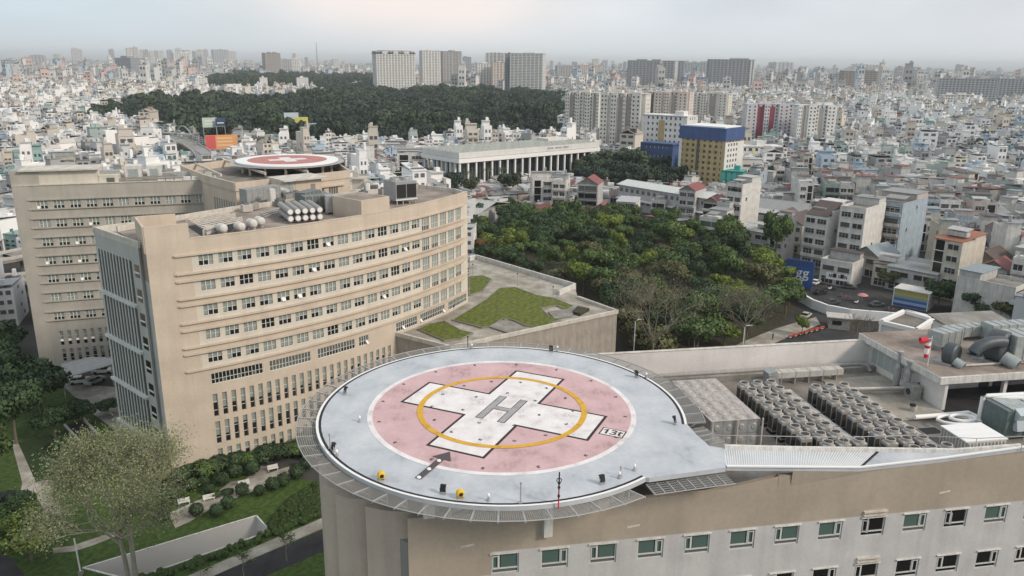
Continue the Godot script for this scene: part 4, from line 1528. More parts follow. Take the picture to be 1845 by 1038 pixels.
func build_pad_fittings() -> void:
	var fl = [[622, 710, "black floodlight on the left rim of the helipad, next to the pink disc's upper left"], [600, 813, "black floodlight at the lower left rim of the helipad, beside a thin mast"], [798, 890, "upright black floodlight between the two yellow drums on the helipad"], [1085, 872, "curved black floodlight at the lower right of the helipad, near the red-banded mast"], [1216, 764, "black floodlight where the helipad deck widens towards the roof plant"], [1147, 680, "black floodlight at the upper right rim of the helipad"], [993, 634, "small black floodlight at the far rim of the helipad beside a white lamp"]]
	for q in fl:
		var p = on_pad(q[0], q[1])
		var to = PAD - p
		var t = thing("floodlight", q[2], "floodlight", p, atan2(to.x, to.z), "floodlights round the helipad rim")
		var b = MB.new()
		b.box(Vector3(0, 0.36, 0.02), Vector3(0.34, 0.42, 0.16), Basis(Vector3.RIGHT, 0.25))
		b.box(Vector3(0, 0.58, 0.1), Vector3(0.34, 0.05, 0.26), Basis(Vector3.RIGHT, 0.25))
		obj("housing", b, M["black"], t)
		var g = MB.new()
		g.box(Vector3(0, 0.35, 0.11), Vector3(0.26, 0.3, 0.02), Basis(Vector3.RIGHT, 0.25))
		obj("lens", g, M["glass_grey"], t)
		var s = MB.new()
		s.box(Vector3(-0.2, 0.2, 0), Vector3(0.03, 0.4, 0.06))
		s.box(Vector3(0.2, 0.2, 0), Vector3(0.03, 0.4, 0.06))
		s.box(Vector3(0, 0.015, 0), Vector3(0.43, 0.03, 0.2))
		obj("bracket", s, M["steel"], t)
	var ydr = [[687, 864, "yellow round beacon box at the lower left rim of the helipad"], [829, 897, "yellow round beacon box at the bottom rim of the helipad, right of the black floodlight"]]
	for q in ydr:
		var t = thing("yellow_beacon", q[2], "beacon", on_pad(q[0], q[1]), 0.4, "yellow boxes on the helipad rim")
		var b = MB.new()
		b.lathe(Vector3(0, 0.32, -0.22), PackedVector2Array([Vector2(0, 0), Vector2(0.2, 0.02), Vector2(0.26, 0.1), Vector2(0.26, 0.34), Vector2(0.2, 0.42), Vector2(0, 0.44)]), 14, Basis(Vector3.RIGHT, PI * 0.5))
		obj("drum", b, M["yellow"], t)
		var g = MB.new()
		g.lathe(Vector3(0, 0.32, 0.225), PackedVector2Array([Vector2(0.14, 0), Vector2(0.1, 0.03), Vector2(0, 0.03)]), 12, Basis(Vector3.RIGHT, PI * 0.5))
		obj("lens", g, M["black"], t)
		for s in [-0.16, 0.16]:
			part_box("foot", Vector3(s, 0.06, 0), Vector3(0.07, 0.12, 0.3), M["steel"], t)
	# low lamps on the rim
	var lam = [[1004, 632], [1164, 681], [1143, 848], [607, 822], [880, 902], [1116, 862], [648, 760], [850, 628]]
	var ln = ["white dome lamp at the far rim of the helipad, right of the small floodlight", "white dome lamp at the upper right rim of the helipad, beside the gutter end", "white dome lamp where the helipad gutter ends at the lower right", "white dome lamp below the lower left floodlight of the helipad", "white dome lamp at the near rim of the helipad, right of the yellow box", "white dome lamp at the lower right rim of the helipad, right of the curved floodlight", "white dome lamp on the left deck of the helipad, outside the white ring", "white dome lamp at the far rim of the helipad, by the dark aerial"]
	for i in lam.size():
		var t = thing("rim_lamp", ln[i], "lamp", on_pad(lam[i][0], lam[i][1]), 0, "low lamps round the helipad rim")
		var b = MB.new()
		b.lathe(Vector3.ZERO, PackedVector2Array([Vector2(0.13, 0), Vector2(0.13, 0.1), Vector2(0.05, 0.12), Vector2(0.05, 0.3)]), 10)
		obj("post", b, M["steel"], t)
		var g = MB.new()
		g.lathe(Vector3(0, 0.3, 0), PackedVector2Array([Vector2(0.09, 0), Vector2(0.1, 0.1), Vector2(0.06, 0.18), Vector2(0, 0.2)]), 10)
		obj("dome", g, M["white_clean"], t)
	# masts
	var ma = [[938, 906, 1.3, "steel", "short grey aerial at the near rim of the helipad, left of the red-banded mast"], [595, 808, 1.0, "steel", "short grey aerial beside the lower left floodlight of the helipad"], [843, 626, 1.0, "black", "dark aerial at the far rim of the helipad, before the roof garden"], [1118, 858, 0.6, "steel", "stubby grey aerial at the lower right rim of the helipad"]]
	for q in ma:
		var t = thing("aerial", q[4], "aerial", on_pad(q[0], q[1]), 0, "short aerials round the helipad rim")
		var b = MB.new()
		b.tube(PackedVector3Array([Vector3.ZERO, Vector3(0, q[2], 0)]), 0.045, 6)
		obj("pole", b, M[q[3]], t)
		var f = MB.new()
		f.lathe(Vector3(0, q[2], 0), PackedVector2Array([Vector2(0.07, 0), Vector2(0.07, 0.12), Vector2(0, 0.15)]), 8)
		obj("cap", f, M[q[3]], t)
		part_box("foot", Vector3(0, 0.02, 0), Vector3(0.25, 0.04, 0.25), M["steel"], t)
	var p = gp(1006, 917, 35.2)
	var t = thing("banded_mast", "thin black and red mast with a ring at the near rim of the helipad", "mast", p)
	var seg = [[0.0, 0.75, "red"], [0.75, 1.1, "black"], [1.1, 1.35, "red"], [1.35, 2.0, "black"], [2.0, 2.55, "black"]]
	for s in seg:
		var b = MB.new()
		b.tube(PackedVector3Array([Vector3(0, s[0], 0), Vector3(0, s[1], 0)]), 0.05, 6)
		obj("band", b, M[s[2]], t)
	var rg = MB.new()
	var pts = PackedVector3Array()
	for i in 13:
		pts.append(Vector3(cos(TAU * i / 12.0) * 0.15, 2.0 + sin(TAU * i / 12.0) * 0.15, 0.02))
	rg.tube(pts, 0.03, 5)
	obj("ring", rg, M["black"], t)
	for s in [0.9, 1.5, 1.8]:
		var b = MB.new()
		b.lathe(Vector3(0, s, 0), PackedVector2Array([Vector2(0, -0.08), Vector2(0.09, -0.04), Vector2(0.09, 0.04), Vector2(0, 0.08)]), 8)
		obj("bulb", b, M["black"], t)


# ---------------------------------------------------------------- plant on the roof behind the helipad
func build_pad_roof() -> void:
	var yaw = PB_YAW
	# condensing units
	var pro = thing("outdoor_unit", "", "air conditioning unit", Vector3.ZERO, yaw, "rows of outdoor air conditioning units on the roof")
	part_box("base", Vector3(0, 0.1, 0), Vector3(1.1, 0.2, 0.85), M["black"], pro)
	part_box("casing", Vector3(0, 0.98, 0), Vector3(0.96, 1.5, 0.8), M["unit_grey"], pro)
	var tray = MB.new()
	tray.lathe(Vector3(0, 1.73, 0), PackedVector2Array([Vector2(0.67, 0), Vector2(0.69, 0.1), Vector2(0.6, 0.17), Vector2(0.44, 0.19)]), 4, yaw_basis(PI * 0.25).scaled(Vector3(1.0, 1.0, 0.84)))
	tray.box(Vector3(0, 1.78, 0), Vector3(0.96, 0.1, 0.82))
	tray.lathe(Vector3(0, 1.82, 0), PackedVector2Array([Vector2(0.45, 0), Vector2(0.43, 0.3), Vector2(0.36, 0.3), Vector2(0.34, 0.12), Vector2(0.0, 0.12)]), 16)
	obj("fan_top", tray, M["unit_top"], pro)
	var fan = MB.new()
	fan.lathe(Vector3(0, 2.06, 0), PackedVector2Array([Vector2(0.35, 0.0), Vector2(0.12, 0.01), Vector2(0.1, 0.05), Vector2(0, 0.06)]), 12)
	obj("fan_guard", fan, M["dark_grille"], pro)
	for s in [[0, 0.4, 0.42, 0.02], [-0.48, 0, 0.02, 0.6], [0.48, 0, 0.02, 0.6]]:
		var g = MB.new()
		if s[0] == 0:
			for k in 2:
				g.box(Vector3(-0.25 + 0.5 * k, 0.95, s[1]), Vector3(0.38, 1.15, 0.03))
		else:
			g.box(Vector3(s[0], 1.0, 0), Vector3(0.03, 1.15, 0.66))
		obj("grille", g, M["dark_grille"], pro)
	var ords = ["first", "second", "third", "fourth", "fifth", "sixth", "seventh", "eighth", "ninth", "tenth"]
	var cols = ["left", "middle", "right"]
	var first = true
	for bank in 2:
		for r in (9 if bank == 0 else 9):
			for c in 3:
				var w = (25.66 + 1.36 * c) if bank == 0 else (31.95 + 1.42 * c)
				var off = (-17.9 + 1.53 * r) if bank == 0 else (-16.2 + 1.56 * r)
				if bank == 0 and r >= 8:
					w += 1.1
				if bank == 1 and r == 8:
					w += 1.0
				var lab = "%s outdoor unit in row %s from the rear of the bank %s" % [cols[c], ords[r], "beside the dimpled steel tanks" if bank == 0 else "nearer the roof house"]
				lab = "outdoor unit, %s in %s row from the rear, bank %s" % [cols[c], ords[r], "beside the dimpled tanks" if bank == 0 else "nearer the roof house"]
				if first:
					pro.position = pbl(w, 31.5, off)
					pro.set_meta("label", lab)
					first = false
				else:
					dup(pro, pbl(w, 31.5, off), yaw, lab)
	var tr = [[30.4, 13.5, "pale cable tray between the two banks of outdoor units"], [36.6, 12.5, "pale cable tray to the right of the second bank of outdoor units"]]
	for q in tr:
		var t = thing("cable_tray", q[2], "cable tray", pbl(q[0], 31.5, -10.6), yaw)
		part_box("tray", Vector3(0, 0.85, 0), Vector3(0.55, 0.1, q[1] + 2.0), M["unit_cream"], t)
		for k in 5:
			part_box("leg", Vector3(0, 0.4, -6 + k * 3.0), Vector3(0.3, 0.8, 0.1), M["steel"], t)
			part_box("lid_joint", Vector3(0, 0.91, -5 + k * 2.7), Vector3(0.57, 0.03, 0.06), M["dark_grille"], t)
	# sectional steel tanks
	var tk = thing("sectional_tank", "long sectional steel water tank of dimpled square panels beside the helipad", "water tank", pbl(18.75, 31.5, -18.6), yaw)
	part_box("core", Vector3(2.2, 1.2, 4.4), Vector3(4.3, 2.3, 8.7), M["stainless"], tk)
	var pan = MB.new()
	pan.lathe(Vector3(0, 0.03, 0), PackedVector2Array([Vector2(0.42, 0.0), Vector2(0.38, 0.07), Vector2(0.25, 0.12), Vector2(0, 0.13)]), 12)
	pan.box(Vector3(0, 0.015, 0), Vector3(1.06, 0.05, 0.95))
	var panm = pan.mesh()
	var pan2 = MB.new()
	pan2.lathe(Vector3(0, 0.03, 0), PackedVector2Array([Vector2(0.40, 0.0), Vector2(0.34, -0.04), Vector2(0.2, 0.05), Vector2(0, 0.06)]), 12)
	pan2.box(Vector3(0, 0.012, 0), Vector3(1.06, 0.04, 0.95))
	var panm2 = pan2.mesh()
	for i in 4:
		for k in 9:
			obj("panel", panm if rng.randf() < 0.8 else panm2, M["stainless"], tk, Transform3D(Basis(Vector3.UP, rng.randf_range(-0.02, 0.02)), Vector3(0.57 + i * 1.09, 2.36 + rng.randf() * 0.02, 0.5 + k * 0.98)))
	for i in 4:
		for k in 2:
			obj("panel", panm2, M["galvanised"], tk, Transform3D(Basis(Vector3.RIGHT, PI * 0.5).scaled_local(Vector3(1, 1, 1.15)), Vector3(0.57 + i * 1.09, 0.6 + k * 1.15, 8.77)))
	for i in 9:
		for k in 2:
			obj("panel", panm2, M["galvanised"], tk, Transform3D(Basis(Vector3(0, 0, -1), Vector3(1, 0, 0), Vector3(0, -1, 0)).scaled_local(Vector3(0.92, 1, 1.2)), Vector3(4.37, 0.6 + k * 1.15, 0.5 + i * 0.98)))
	for q in [Vector3(0.1, 0, 9.0), Vector3(2.3, 0, 9.0), Vector3(4.5, 0, 9.0)]:
		part_box("post", q + Vector3(0, 1.25, 0), Vector3(0.12, 2.5, 0.12), M["unit_cream"], tk)
	# walk slab and ventilation duct at the rear
	var vd = thing("rear_duct_hood", "grey ribbed duct hood between the two banks of outdoor units and the rear wall", "duct", pbl(31.0, 31.5, -21.0), yaw)
	part_box("hood", Vector3(-0.9, 1.0, 0), Vector3(0.9, 1.7, 1.3), M["galvanised"], vd, Basis(Vector3.BACK, 0.25))
	part_box("duct", Vector3(3.4, 1.0, -0.9), Vector3(7.5, 0.6, 1.0), M["unit_cream"], vd)
	for k in 5:
		part_box("rib", Vector3(0.5 + k * 1.5, 1.0, -0.9), Vector3(0.06, 0.66, 1.06), M["steel"], vd)
		part_box("leg", Vector3(0.5 + k * 1.5, 0.35, -0.9), Vector3(0.1, 0.7, 0.8), M["steel"], vd)
	for k in 4:
		part_box("hood_rib", Vector3(-1.2, 0.5 + k * 0.35, 0.68), Vector3(0.8, 0.05, 0.05), M["steel"], vd)
	var pipe = thing("rear_pipe", "long grey pipe along the foot of the rear wall", "pipe", pbl(14, 32.1, -24.1), yaw)
	var pm = MB.new()
	pm.tube(PackedVector3Array([Vector3(4, 0, 0), Vector3(27.5, 0, 0), Vector3(28.3, 0, 0.4), Vector3(28.4, -0.5, 1.0)]), 0.22, 10)
	obj("run", pm, M["unit_grey"], pipe)
	for k in 6:
		part_box("bracket", Vector3(5 + k * 4, -0.3, 0), Vector3(0.1, 0.5, 0.5), M["steel"], pipe)
	# roof house at the right
	var rh = thing("plant_house", "white roof house with louvre windows and a broad slab roof, right of the outdoor units", "roof house", pbl(43.2, 31.5, -25.0), yaw)
	var b = MB.new()
	b.box(Vector3(10.5, 1.4, 3.6), Vector3(21.0, 2.8, 7.2))
	obj("wall", b, M["screen_wall"], rh)
	part_box("roof", Vector3(10.2, 3.12, 5.6), Vector3(22.2, 0.66, 12.6), M["white_paint"], rh)
	part_box("roof_covering", Vector3(10.2, 3.46, 5.5), Vector3(22.0, 0.03, 12.3), M["roof_pink"], rh)
	part_box("side_wall", Vector3(0.1, 1.4, 9.4), Vector3(0.3, 2.8, 4.4), M["screen_wall"], rh)
	for k in 5:
		var wd = part_box("louvre", Vector3(-0.02, 1.55, 1.2 + k * 1.02), Vector3(0.06, 1.7, 0.96), M["frame_alu"], rh)
		part_box("slat_pane", Vector3(-0.035, 1.55, 1.2 + k * 1.02), Vector3(0.06, 1.6, 0.84), mat("louvre_green", Color(0.36, 0.42, 0.40), 0.5), rh)
	for q in [[8.0, 1.1], [9.6, 1.2], [15.0, 2.2], [17.0, 1.2]]:
		part_box("door", Vector3(q[0], 1.15, 7.22), Vector3(q[1], 2.2, 0.08), M["duct_dark"], rh)
	part_box("shutter", Vector3(12.3, 1.2, 7.22), Vector3(3.6, 2.2, 0.06), M["unit_grey"], rh)
	for q in [6.5, 13.0, 19.5]:
		part_box("column", Vector3(q, 1.4, 11.2), Vector3(0.35, 2.8, 0.35), M["screen_wall"], rh)
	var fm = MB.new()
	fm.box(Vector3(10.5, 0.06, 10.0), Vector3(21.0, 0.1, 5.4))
	obj("dark_floor", fm, mat("darker_floor", Color(0.075, 0.08, 0.09), 0.5, "concrete", Vector3(0.1, 0.1, 0.1)), rh)  # floor strip below the slab roof, a much darker grey than the deck
	var slab_ = MB.new()
	slab_.box(Vector3(-3.6, 0.05, 8.0), Vector3(7.0, 0.1, 10.0))
	obj("apron_slab", slab_, M["paving"], rh)
	# flues beside it
	for i in 2:
		var p = pbl(42.3, 31.5, -18.9 + i * 1.5)
		var t = thing("flue", ["taller steel flue with cap against the side of the white roof house", "shorter steel flue with cap nearer the corner of the white roof house"][i], "flue", p, yaw, "steel flues beside the roof house")
		var m = MB.new()
		m.lathe(Vector3.ZERO, PackedVector2Array([Vector2(0.32, 0), Vector2(0.32, 2.2), Vector2(0.2, 2.6), Vector2(0.2, 3.6 - i * 0.4), Vector2(0.32, 3.65 - i * 0.4), Vector2(0.32, 3.9 - i * 0.4), Vector2(0, 4.0 - i * 0.4)]), 12)
		obj("pipe", m, M["galvanised"], t)
		part_box("bracket", Vector3(0.2, 2.3, 0), Vector3(0.5, 0.1, 0.5), M["steel"], t)
	var fb = thing("small_fan_box", "small grey fan box at the foot of the two steel flues", "fan box", pbl(42.3, 31.5, -16.4), yaw)
	part_box("casing", Vector3(0, 0.75, 0), Vector3(1.0, 1.4, 1.1), M["unit_grey"], fb)
	var fo = MB.new()
	fo.lathe(Vector3(-0.5, 0.8, 0), PackedVector2Array([Vector2(0.3, 0), Vector2(0.3, 0.06), Vector2(0.1, 0.03), Vector2(0, 0.06)]), 12, Basis(Vector3.BACK, PI * 0.5))
	obj("fan", fo, M["dark_grille"], fb)
	part_box("stand", Vector3(0, 0.03, 0), Vector3(0.9, 0.06, 1.0), M["black"], fb)
	for i in 2:
		var m = MB.new()
		m.tube(PackedVector3Array([pbl(36.2, 32.0 + 0.35 * i, -18.2 + 0.5 * i), pbl(42.0, 32.0 + 0.35 * i, -17.6 + 0.5 * i)]), 0.2 - 0.06 * i, 8)
		tag(obj("duct_pipe", m, M["unit_cream"]), ["thick pale pipe leading to the small fan box", "thinner pale pipe above the one leading to the fan box"][i], "pipe")
	# windsock on the roof house
	var wp = gp(1673, 612, 37.6)
	var ws = thing("windsock", "red and white striped windsock drooping from its pole above the roof house", "windsock", wp)
	var so = [[0.0, 0.34, "white_clean"], [0.34, 0.62, "red"], [0.62, 1.2, "white_clean"], [1.2, 1.6, "red"]]
	for s in so:
		var m = MB.new()
		m.lathe(Vector3(0, -1.9, 0), PackedVector2Array([Vector2(0.17 + (1.6 - s[1]) * 0.06, 1.7 - s[1]), Vector2(0.17 + (1.6 - s[0]) * 0.06, 1.7 - s[0])]), 12)
		obj("sleeve", m, M[s[2]], ws)
	var m2 = MB.new()
	m2.lathe(Vector3(-0.75, -0.1, 0), PackedVector2Array([Vector2(0.3, 0), Vector2(0.24, 0.7)]), 12, Basis(Vector3.BACK, -PI * 0.5 + 0.1))
	obj("mouth", m2, M["red"], ws)
	var m3 = MB.new()
	m3.tube(PackedVector3Array([Vector3(0.3, 0.3, 0), Vector3(0.3, 34.9 - wp.y, 0)]), 0.04, 6)
	m3.tube(PackedVector3Array([Vector3(0.3, 0.1, 0), Vector3(-0.3, 0.1, 0)]), 0.025, 5)
	obj("pole", m3, M["steel_white"], ws)
	# fans and ducts on its roof
	var y = 34.98
	var fans = [[1712, 655, 1.0, "smaller dark centrifugal fan with a pale outlet on the roof house"], [1795, 650, 1.5, "larger dark centrifugal fan with a pale outlet on the roof house"]]
	for q in fans:
		var p = gp(q[0], q[1], y)
		p.y = y
		var t = thing("blower", q[3], "fan", p, yaw + 0.5, "centrifugal fans on the roof house")
		var s: float = q[2]
		var m = MB.new()
		m.lathe(Vector3(0, 1.0 * s, -0.6 * s), PackedVector2Array([Vector2(0, 0), Vector2(0.95 * s, 0.05), Vector2(1.05 * s, 0.2), Vector2(1.05 * s, 1.0 * s), Vector2(0.9 * s, 1.12 * s), Vector2(0, 1.15 * s)]), 20, Basis(Vector3.RIGHT, PI * 0.5))
		obj("volute", m, M["duct_dark"], t)
		var u = MB.new()
		u.lathe(Vector3(-0.4 * s, 0.5 * s, 0.5 * s), PackedVector2Array([Vector2(0.42 * s, 0), Vector2(0.46 * s, 0.9 * s), Vector2(0.36 * s, 0.9 * s), Vector2(0.34 * s, 0.3)]), 14, Basis(Vector3.RIGHT, PI * 0.62))
		obj("outlet", u, M["duct_pale"], t)
		part_box("stand", Vector3(0, 0.1, -0.4 * s), Vector3(1.8 * s, 0.2, 1.6 * s), M["steel"], t)
		part_box("motor", Vector3(0.95 * s, 0.6 * s, -0.5 * s), Vector3(0.7 * s, 0.6 * s, 0.6 * s), M["duct_dark"], t)
	var du = [[1700, 625, 3.2, 1.4, 1.6, 0.25, "duct_pale", "pale jointed duct box left of the smaller fan on the roof house"], [1735, 610, 5.2, 1.0, 1.3, 0.1, "duct_pale", "long pale jointed duct behind the smaller fan"], [1822, 612, 6.5, 1.5, 1.6, 0.0, "duct_pale", "large pale jointed duct behind the larger fan"], [1838, 648, 4.0, 2.4, 2.4, 0.0, "duct_pale", "big pale duct box with joints right of the larger fan"], [1760, 638, 2.6, 0.5, 1.0, 0.7, "duct_dark", "low dark duct between the two fans on the roof house"]]
	for q in du:
		var p = gp(q[0], q[1], y)
		var t = thing("jointed_duct", q[7], "duct", Vector3(p.x, y, p.z), yaw + q[5], "ducts on the roof house")
		part_box("body", Vector3(0, q[3] * 0.5 + 0.4, 0), Vector3(q[2], q[3], q[4]), M[q[6]], t)
		for k in int(q[2] / 0.95) + 1:
			part_box("flange", Vector3(-q[2] * 0.5 + 0.1 + k * 0.95, q[3] * 0.5 + 0.4, 0), Vector3(0.06, q[3] + 0.1, q[4] + 0.1), M["steel"], t)
		for s in [-0.4, 0.4]:
			part_box("leg", Vector3(q[2] * s, 0.2, 0), Vector3(0.1, 0.4, q[4] * 0.8), M["steel"], t)
	var cv = MB.new()
	var pts = PackedVector3Array()
	for i in 9:
		var a = PI * 0.62 * i / 8.0
		pts.append(gp(1800, 640, y + 1.4) + yaw_basis(yaw) * Vector3(2.3 - 2.3 * cos(a) - 2.0, sin(a) * 1.2 - 0.2, -0.9))
	cv.tube(pts, 0.55, 12)
	tag(obj("curved_duct", cv, M["duct_dark"]), "dark curved duct arching over the larger fan on the roof house", "duct")
	var hr = MB.new()
	hr.tube(PackedVector3Array([gp(1730, 659, y + 0.15), gp(1845, 652, y + 0.15)]), 0.12, 8)
	tag(obj("edge_pipe", hr, M["unit_cream"]), "pale pipe along the front edge of the roof house slab", "pipe")
	# air handlers at the right edge
	var ah = thing("air_handler", "big teal-grey air handling unit with a pale blue hood, at the right edge", "air handler", pb_to_floor(1812, 796), yaw)
	part_box("casing", Vector3(4.2, 1.4, -1.6), Vector3(8.4, 2.5, 2.6), M["unit_teal"], ah)
	part_box("skid", Vector3(4.2, 0.1, -1.6), Vector3(8.2, 0.2, 2.5), M["black"], ah)
	part_box("hood", Vector3(1.5, 2.2, -0.3), Vector3(1.6, 1.0, 0.8), mat("hood_blue", Color(0.46, 0.53, 0.56), 0.5), ah, Basis(Vector3.RIGHT, 0.5))
	part_box("hood_front", Vector3(1.3, 1.35, -0.1), Vector3(1.2, 0.9, 0.5), mat("hood_blue", Color(0.46, 0.53, 0.56), 0.5), ah, Basis(Vector3.RIGHT, -0.3))
	for k in 3:
		part_box("seam", Vector3(1.9 + k * 2.2, 1.4, -0.28), Vector3(0.08, 2.4, 0.04), M["duct_dark"], ah)
		part_box("top_sheet", Vector3(1.6 + k * 2.4, 2.7, -1.6), Vector3(2.2, 0.08, 2.5), M["duct_pale"], ah)
	var wb = thing("louvred_box", "white louvred ventilation box with a flat jointed lid beside the teal air handler", "vent box", Vector3.ZERO, 0.0)
	var ta = gp(1697, 767, 33.5)
	var tb = gp(1764, 762, 33.5)
	var td = gp(1737, 793, 33.5)
	var ux = (tb - ta)
	var uz = (td - ta)
	wb.position = Vector3(ta.x, 31.5, ta.z)
	var bx = ux.normalized()
	var bz = bx.cross(Vector3.UP)
	var wbw = ux.length()
	var wbd = absf(uz.dot(bz)) + 0.4
	if uz.dot(bz) < 0:
		bz = -bz
	var bb = Basis(bx, Vector3.UP, bz)
	part_box("core", bx * wbw * 0.5 + bz * wbd * 0.5 + Vector3.UP * 1.0, Vector3(wbw, 1.9, wbd), M["unit_cream"], wb, bb)
	for k in 3:
		part_box("lid", bx * wbw * 0.5 + bz * wbd * (k + 0.5) / 3.0 + Vector3.UP * 2.0, Vector3(wbw + 0.3, 0.1, wbd / 3.0 - 0.03), M["white_clean"], wb, bb)
	for k in 11:
		part_box("slat", bx * wbw * (k + 0.5) / 11.0 + bz * (wbd + 0.03) + Vector3.UP * 1.0, Vector3(0.08, 1.7, 0.12), M["white_paint"], wb, bb)
	for k in 9:
		part_box("slat", bx * -0.04 + bz * wbd * (k + 0.5) / 9.0 + Vector3.UP * 1.0, Vector3(0.12, 1.7, 0.08), M["white_paint"], wb, bb)
	# white pipes by the air handler
	var wpipe = [[[1763, 760, 31.8], [1763, 718, 34.2], [1768, 714, 34.3], [1845, 710, 34.5]], [[1775, 758, 31.9], [1775, 724, 34.0], [1790, 721, 34.1], [1845, 717, 34.3]], [[1648, 752, 31.9], [1700, 748, 31.9], [1745, 744, 31.9], [1762, 752, 31.9], [1766, 762, 31.9]]]
	var wl = ["tall white insulated pipe rising behind the vent box towards the right edge", "second white insulated pipe, just inside the taller one", "long low white pipe with joints ending in a bend by the vent box"]
	for i in 3:
		var pp = PackedVector3Array()
		for q in wpipe[i]:
			pp.append(gp(q[0], q[1], q[2]))
		if i < 2:
			pp[1] = Vector3(pp[0].x, pp[1].y, pp[0].z)
			pp[2] = pp[1] + (pp[3] - pp[1]).normalized() * 0.3 + Vector3.UP * 0.05
		var m = MB.new()
		m.tube(pp, 0.2 if i < 2 else 0.22, 9)
		tag(obj("white_pipe", m, M["white_clean"]), wl[i], "pipe", "white pipes by the air handler")
	for i in 2:
		var m = MB.new()
		var c = gp(1722 + i * 12, 757, 32.2)
		var pp = PackedVector3Array()
		for k in 11:
			pp.append(c + Vector3(cos(TAU * k / 10.0) * (1.6 - i * 0.5), 0.2 * i, sin(TAU * k / 10.0) * (0.9 - i * 0.25)))
		m.tube(pp, 0.16, 7)
		tag(obj("hose_loop", m, M["white_clean"]), ["outer loop of white hose lying behind the vent box lid", "inner loop of white hose lying behind the vent box lid"][i], "hose", "loops of hose behind the vent box")
	# odds and ends on the slab
	var bk = thing("black_lid_bucket", "pale bucket with a black lid standing on the grey roof slab", "bucket", pb_to_floor(1645, 742), 0.0)
	var m6 = MB.new()
	m6.lathe(Vector3.ZERO, PackedVector2Array([Vector2(0.26, 0), Vector2(0.32, 0.62), Vector2(0, 0.62)]), 12)
	obj("body", m6, M["unit_cream"], bk)
	var m7 = MB.new()
	m7.lathe(Vector3(-0.1, 0.62, 0), PackedVector2Array([Vector2(0.3, 0), Vector2(0.26, 0.14), Vector2(0, 0.16)]), 12)
	obj("lid", m7, M["black"], bk)
	var ds = thing("dish_antenna", "small dark satellite dish on a post by the corner of the roof house", "satellite dish", pb_to_floor(1655, 716), 0.3)
	var m8 = MB.new()
	m8.lathe(Vector3(0, 0.9, 0), PackedVector2Array([Vector2(0.05, 0), Vector2(0.4, 0.1), Vector2(0.6, 0.24), Vector2(0.38, 0.13), Vector2(0, 0.03)]), 14, Basis(Vector3.RIGHT, 0.9))
	obj("dish", m8, M["duct_dark"], ds)
	part_box("post", Vector3(0, 0.45, 0), Vector3(0.08, 0.9, 0.08), M["steel"], ds)
	part_box("feed", Vector3(0, 1.1, 0.4), Vector3(0.1, 0.1, 0.1), M["steel"], ds)
	var ht = thing("roof_hatch", "dark square roof hatch beyond the last row of outdoor units", "hatch", pb_to_floor(1676, 781), yaw)
	part_box("frame", Vector3(0, 0.12, 0), Vector3(1.9, 0.24, 1.4), M["unit_grey"], ht)
	part_box("grating", Vector3(0, 0.245, 0), Vector3(1.7, 0.03, 1.2), M["black"], ht)
	var vent = thing("vent_cube", "pale cube vent at the front of the second bank of outdoor units", "vent", pb_to_floor(1570, 803), yaw)
	part_box("body", Vector3(0, 0.65, 0), Vector3(1.15, 1.3, 1.0), M["tank_white"], vent)
	part_box("cap", Vector3(0, 1.33, 0), Vector3(1.25, 0.08, 1.1), M["white_clean"], vent)
	# annex behind the rear wall with white edged roofs
	build_annex()


func pb_to_floor(u: float, v: float) -> Vector3:
	var p = gp(u, v, 31.5)
	return Vector3(p.x, 31.5, p.z)


func build_annex() -> void:
	var y = 27.0
	var o = thing("rear_annex", "lower white-edged annex with a boxed stair roof behind the rear wall", "building")
	var a = gp(1588, 577, y + 3.2)
	var e = gp(1652, 592, y + 3.2)
	var g = gp(1681, 573, y + 3.2)
	var h = gp(1630, 558, y + 3.2)
	var pol = PackedVector2Array([Vector2(a.x, a.z), Vector2(e.x, e.z), Vector2(g.x, g.z), Vector2(h.x, h.z)])
	var b = MB.new()
	b.prism(pol, y - 30, y + 2.7)
	obj("wall", b, M["screen_wall"], o)
	var r = MB.new()
	r.prism(pol, y + 2.7, y + 2.75)
	obj("roof", r, M["roof_deck"], o)
	var p = PackedVector3Array()
	for q in pol:
		p.append(Vector3(q.x, y + 2.7, q.y))
	var k = MB.new()
	k.wall_path(p, 0.5, 0.5, true)
	obj("coping", k, M["white_clean"], o)
	var w = MB.new()
	var line = straight_line(pol[0], pol[1])
	slab(w, line, 1.6, 4.2, y + 0.2, y + 2.2, -0.1, 0.03)
	obj("window", w, M["glass_grey"], o)
	for i in 2:
		var m = MB.new()
		m.tube(PackedVector3Array([Vector3(pol[i].x, y - 6, pol[i].y + 0.1), Vector3(pol[i].x, y + 2.9, pol[i].y + 0.1)]), 0.2, 6)
		obj("corner_trim", m, M["white_clean"], o)
	var lw = MB.new()
	var q0 = gp(1681, 573, y + 3.2)
	var q1 = gp(1752, 584, y + 3.2)
	lw.wall_path(PackedVector3Array([gp(1632, 558, y + 3.2) - Vector3.UP * 12, gp(1755, 588, y + 3.2) - Vector3.UP * 12]), 0.5, 12.0)
	obj("long_wall", lw, M["screen_wall"], o)
	var rr = MB.new()
	rr.prism(PackedVector2Array([Vector2(g.x, g.z), g2(1755, 600, y), g2(1770, 596, y), Vector2(h.x, h.z)]), y - 30, y + 0.2)
	obj("low_roof", rr, M["roof_deck"], o)
	var hs = thing("shed_roof_house", "roof house with a pale sloping tin roof behind the plant house ducts", "roof house", gp(1785, 588, 33.0) - Vector3.UP * 3.0, PB_YAW)
	part_box("wall", Vector3(0, 1.2, -2), Vector3(8, 2.6, 5), M["screen_wall"], hs)
	part_box("roof", Vector3(0, 2.7, -2), Vector3(8.8, 0.15, 6.2), M["slab_grey"], hs, Basis(Vector3.RIGHT, 0.12))
	part_box("door", Vector3(-2, 1.0, 0.53), Vector3(1.0, 2.0, 0.06), M["reveal"], hs)


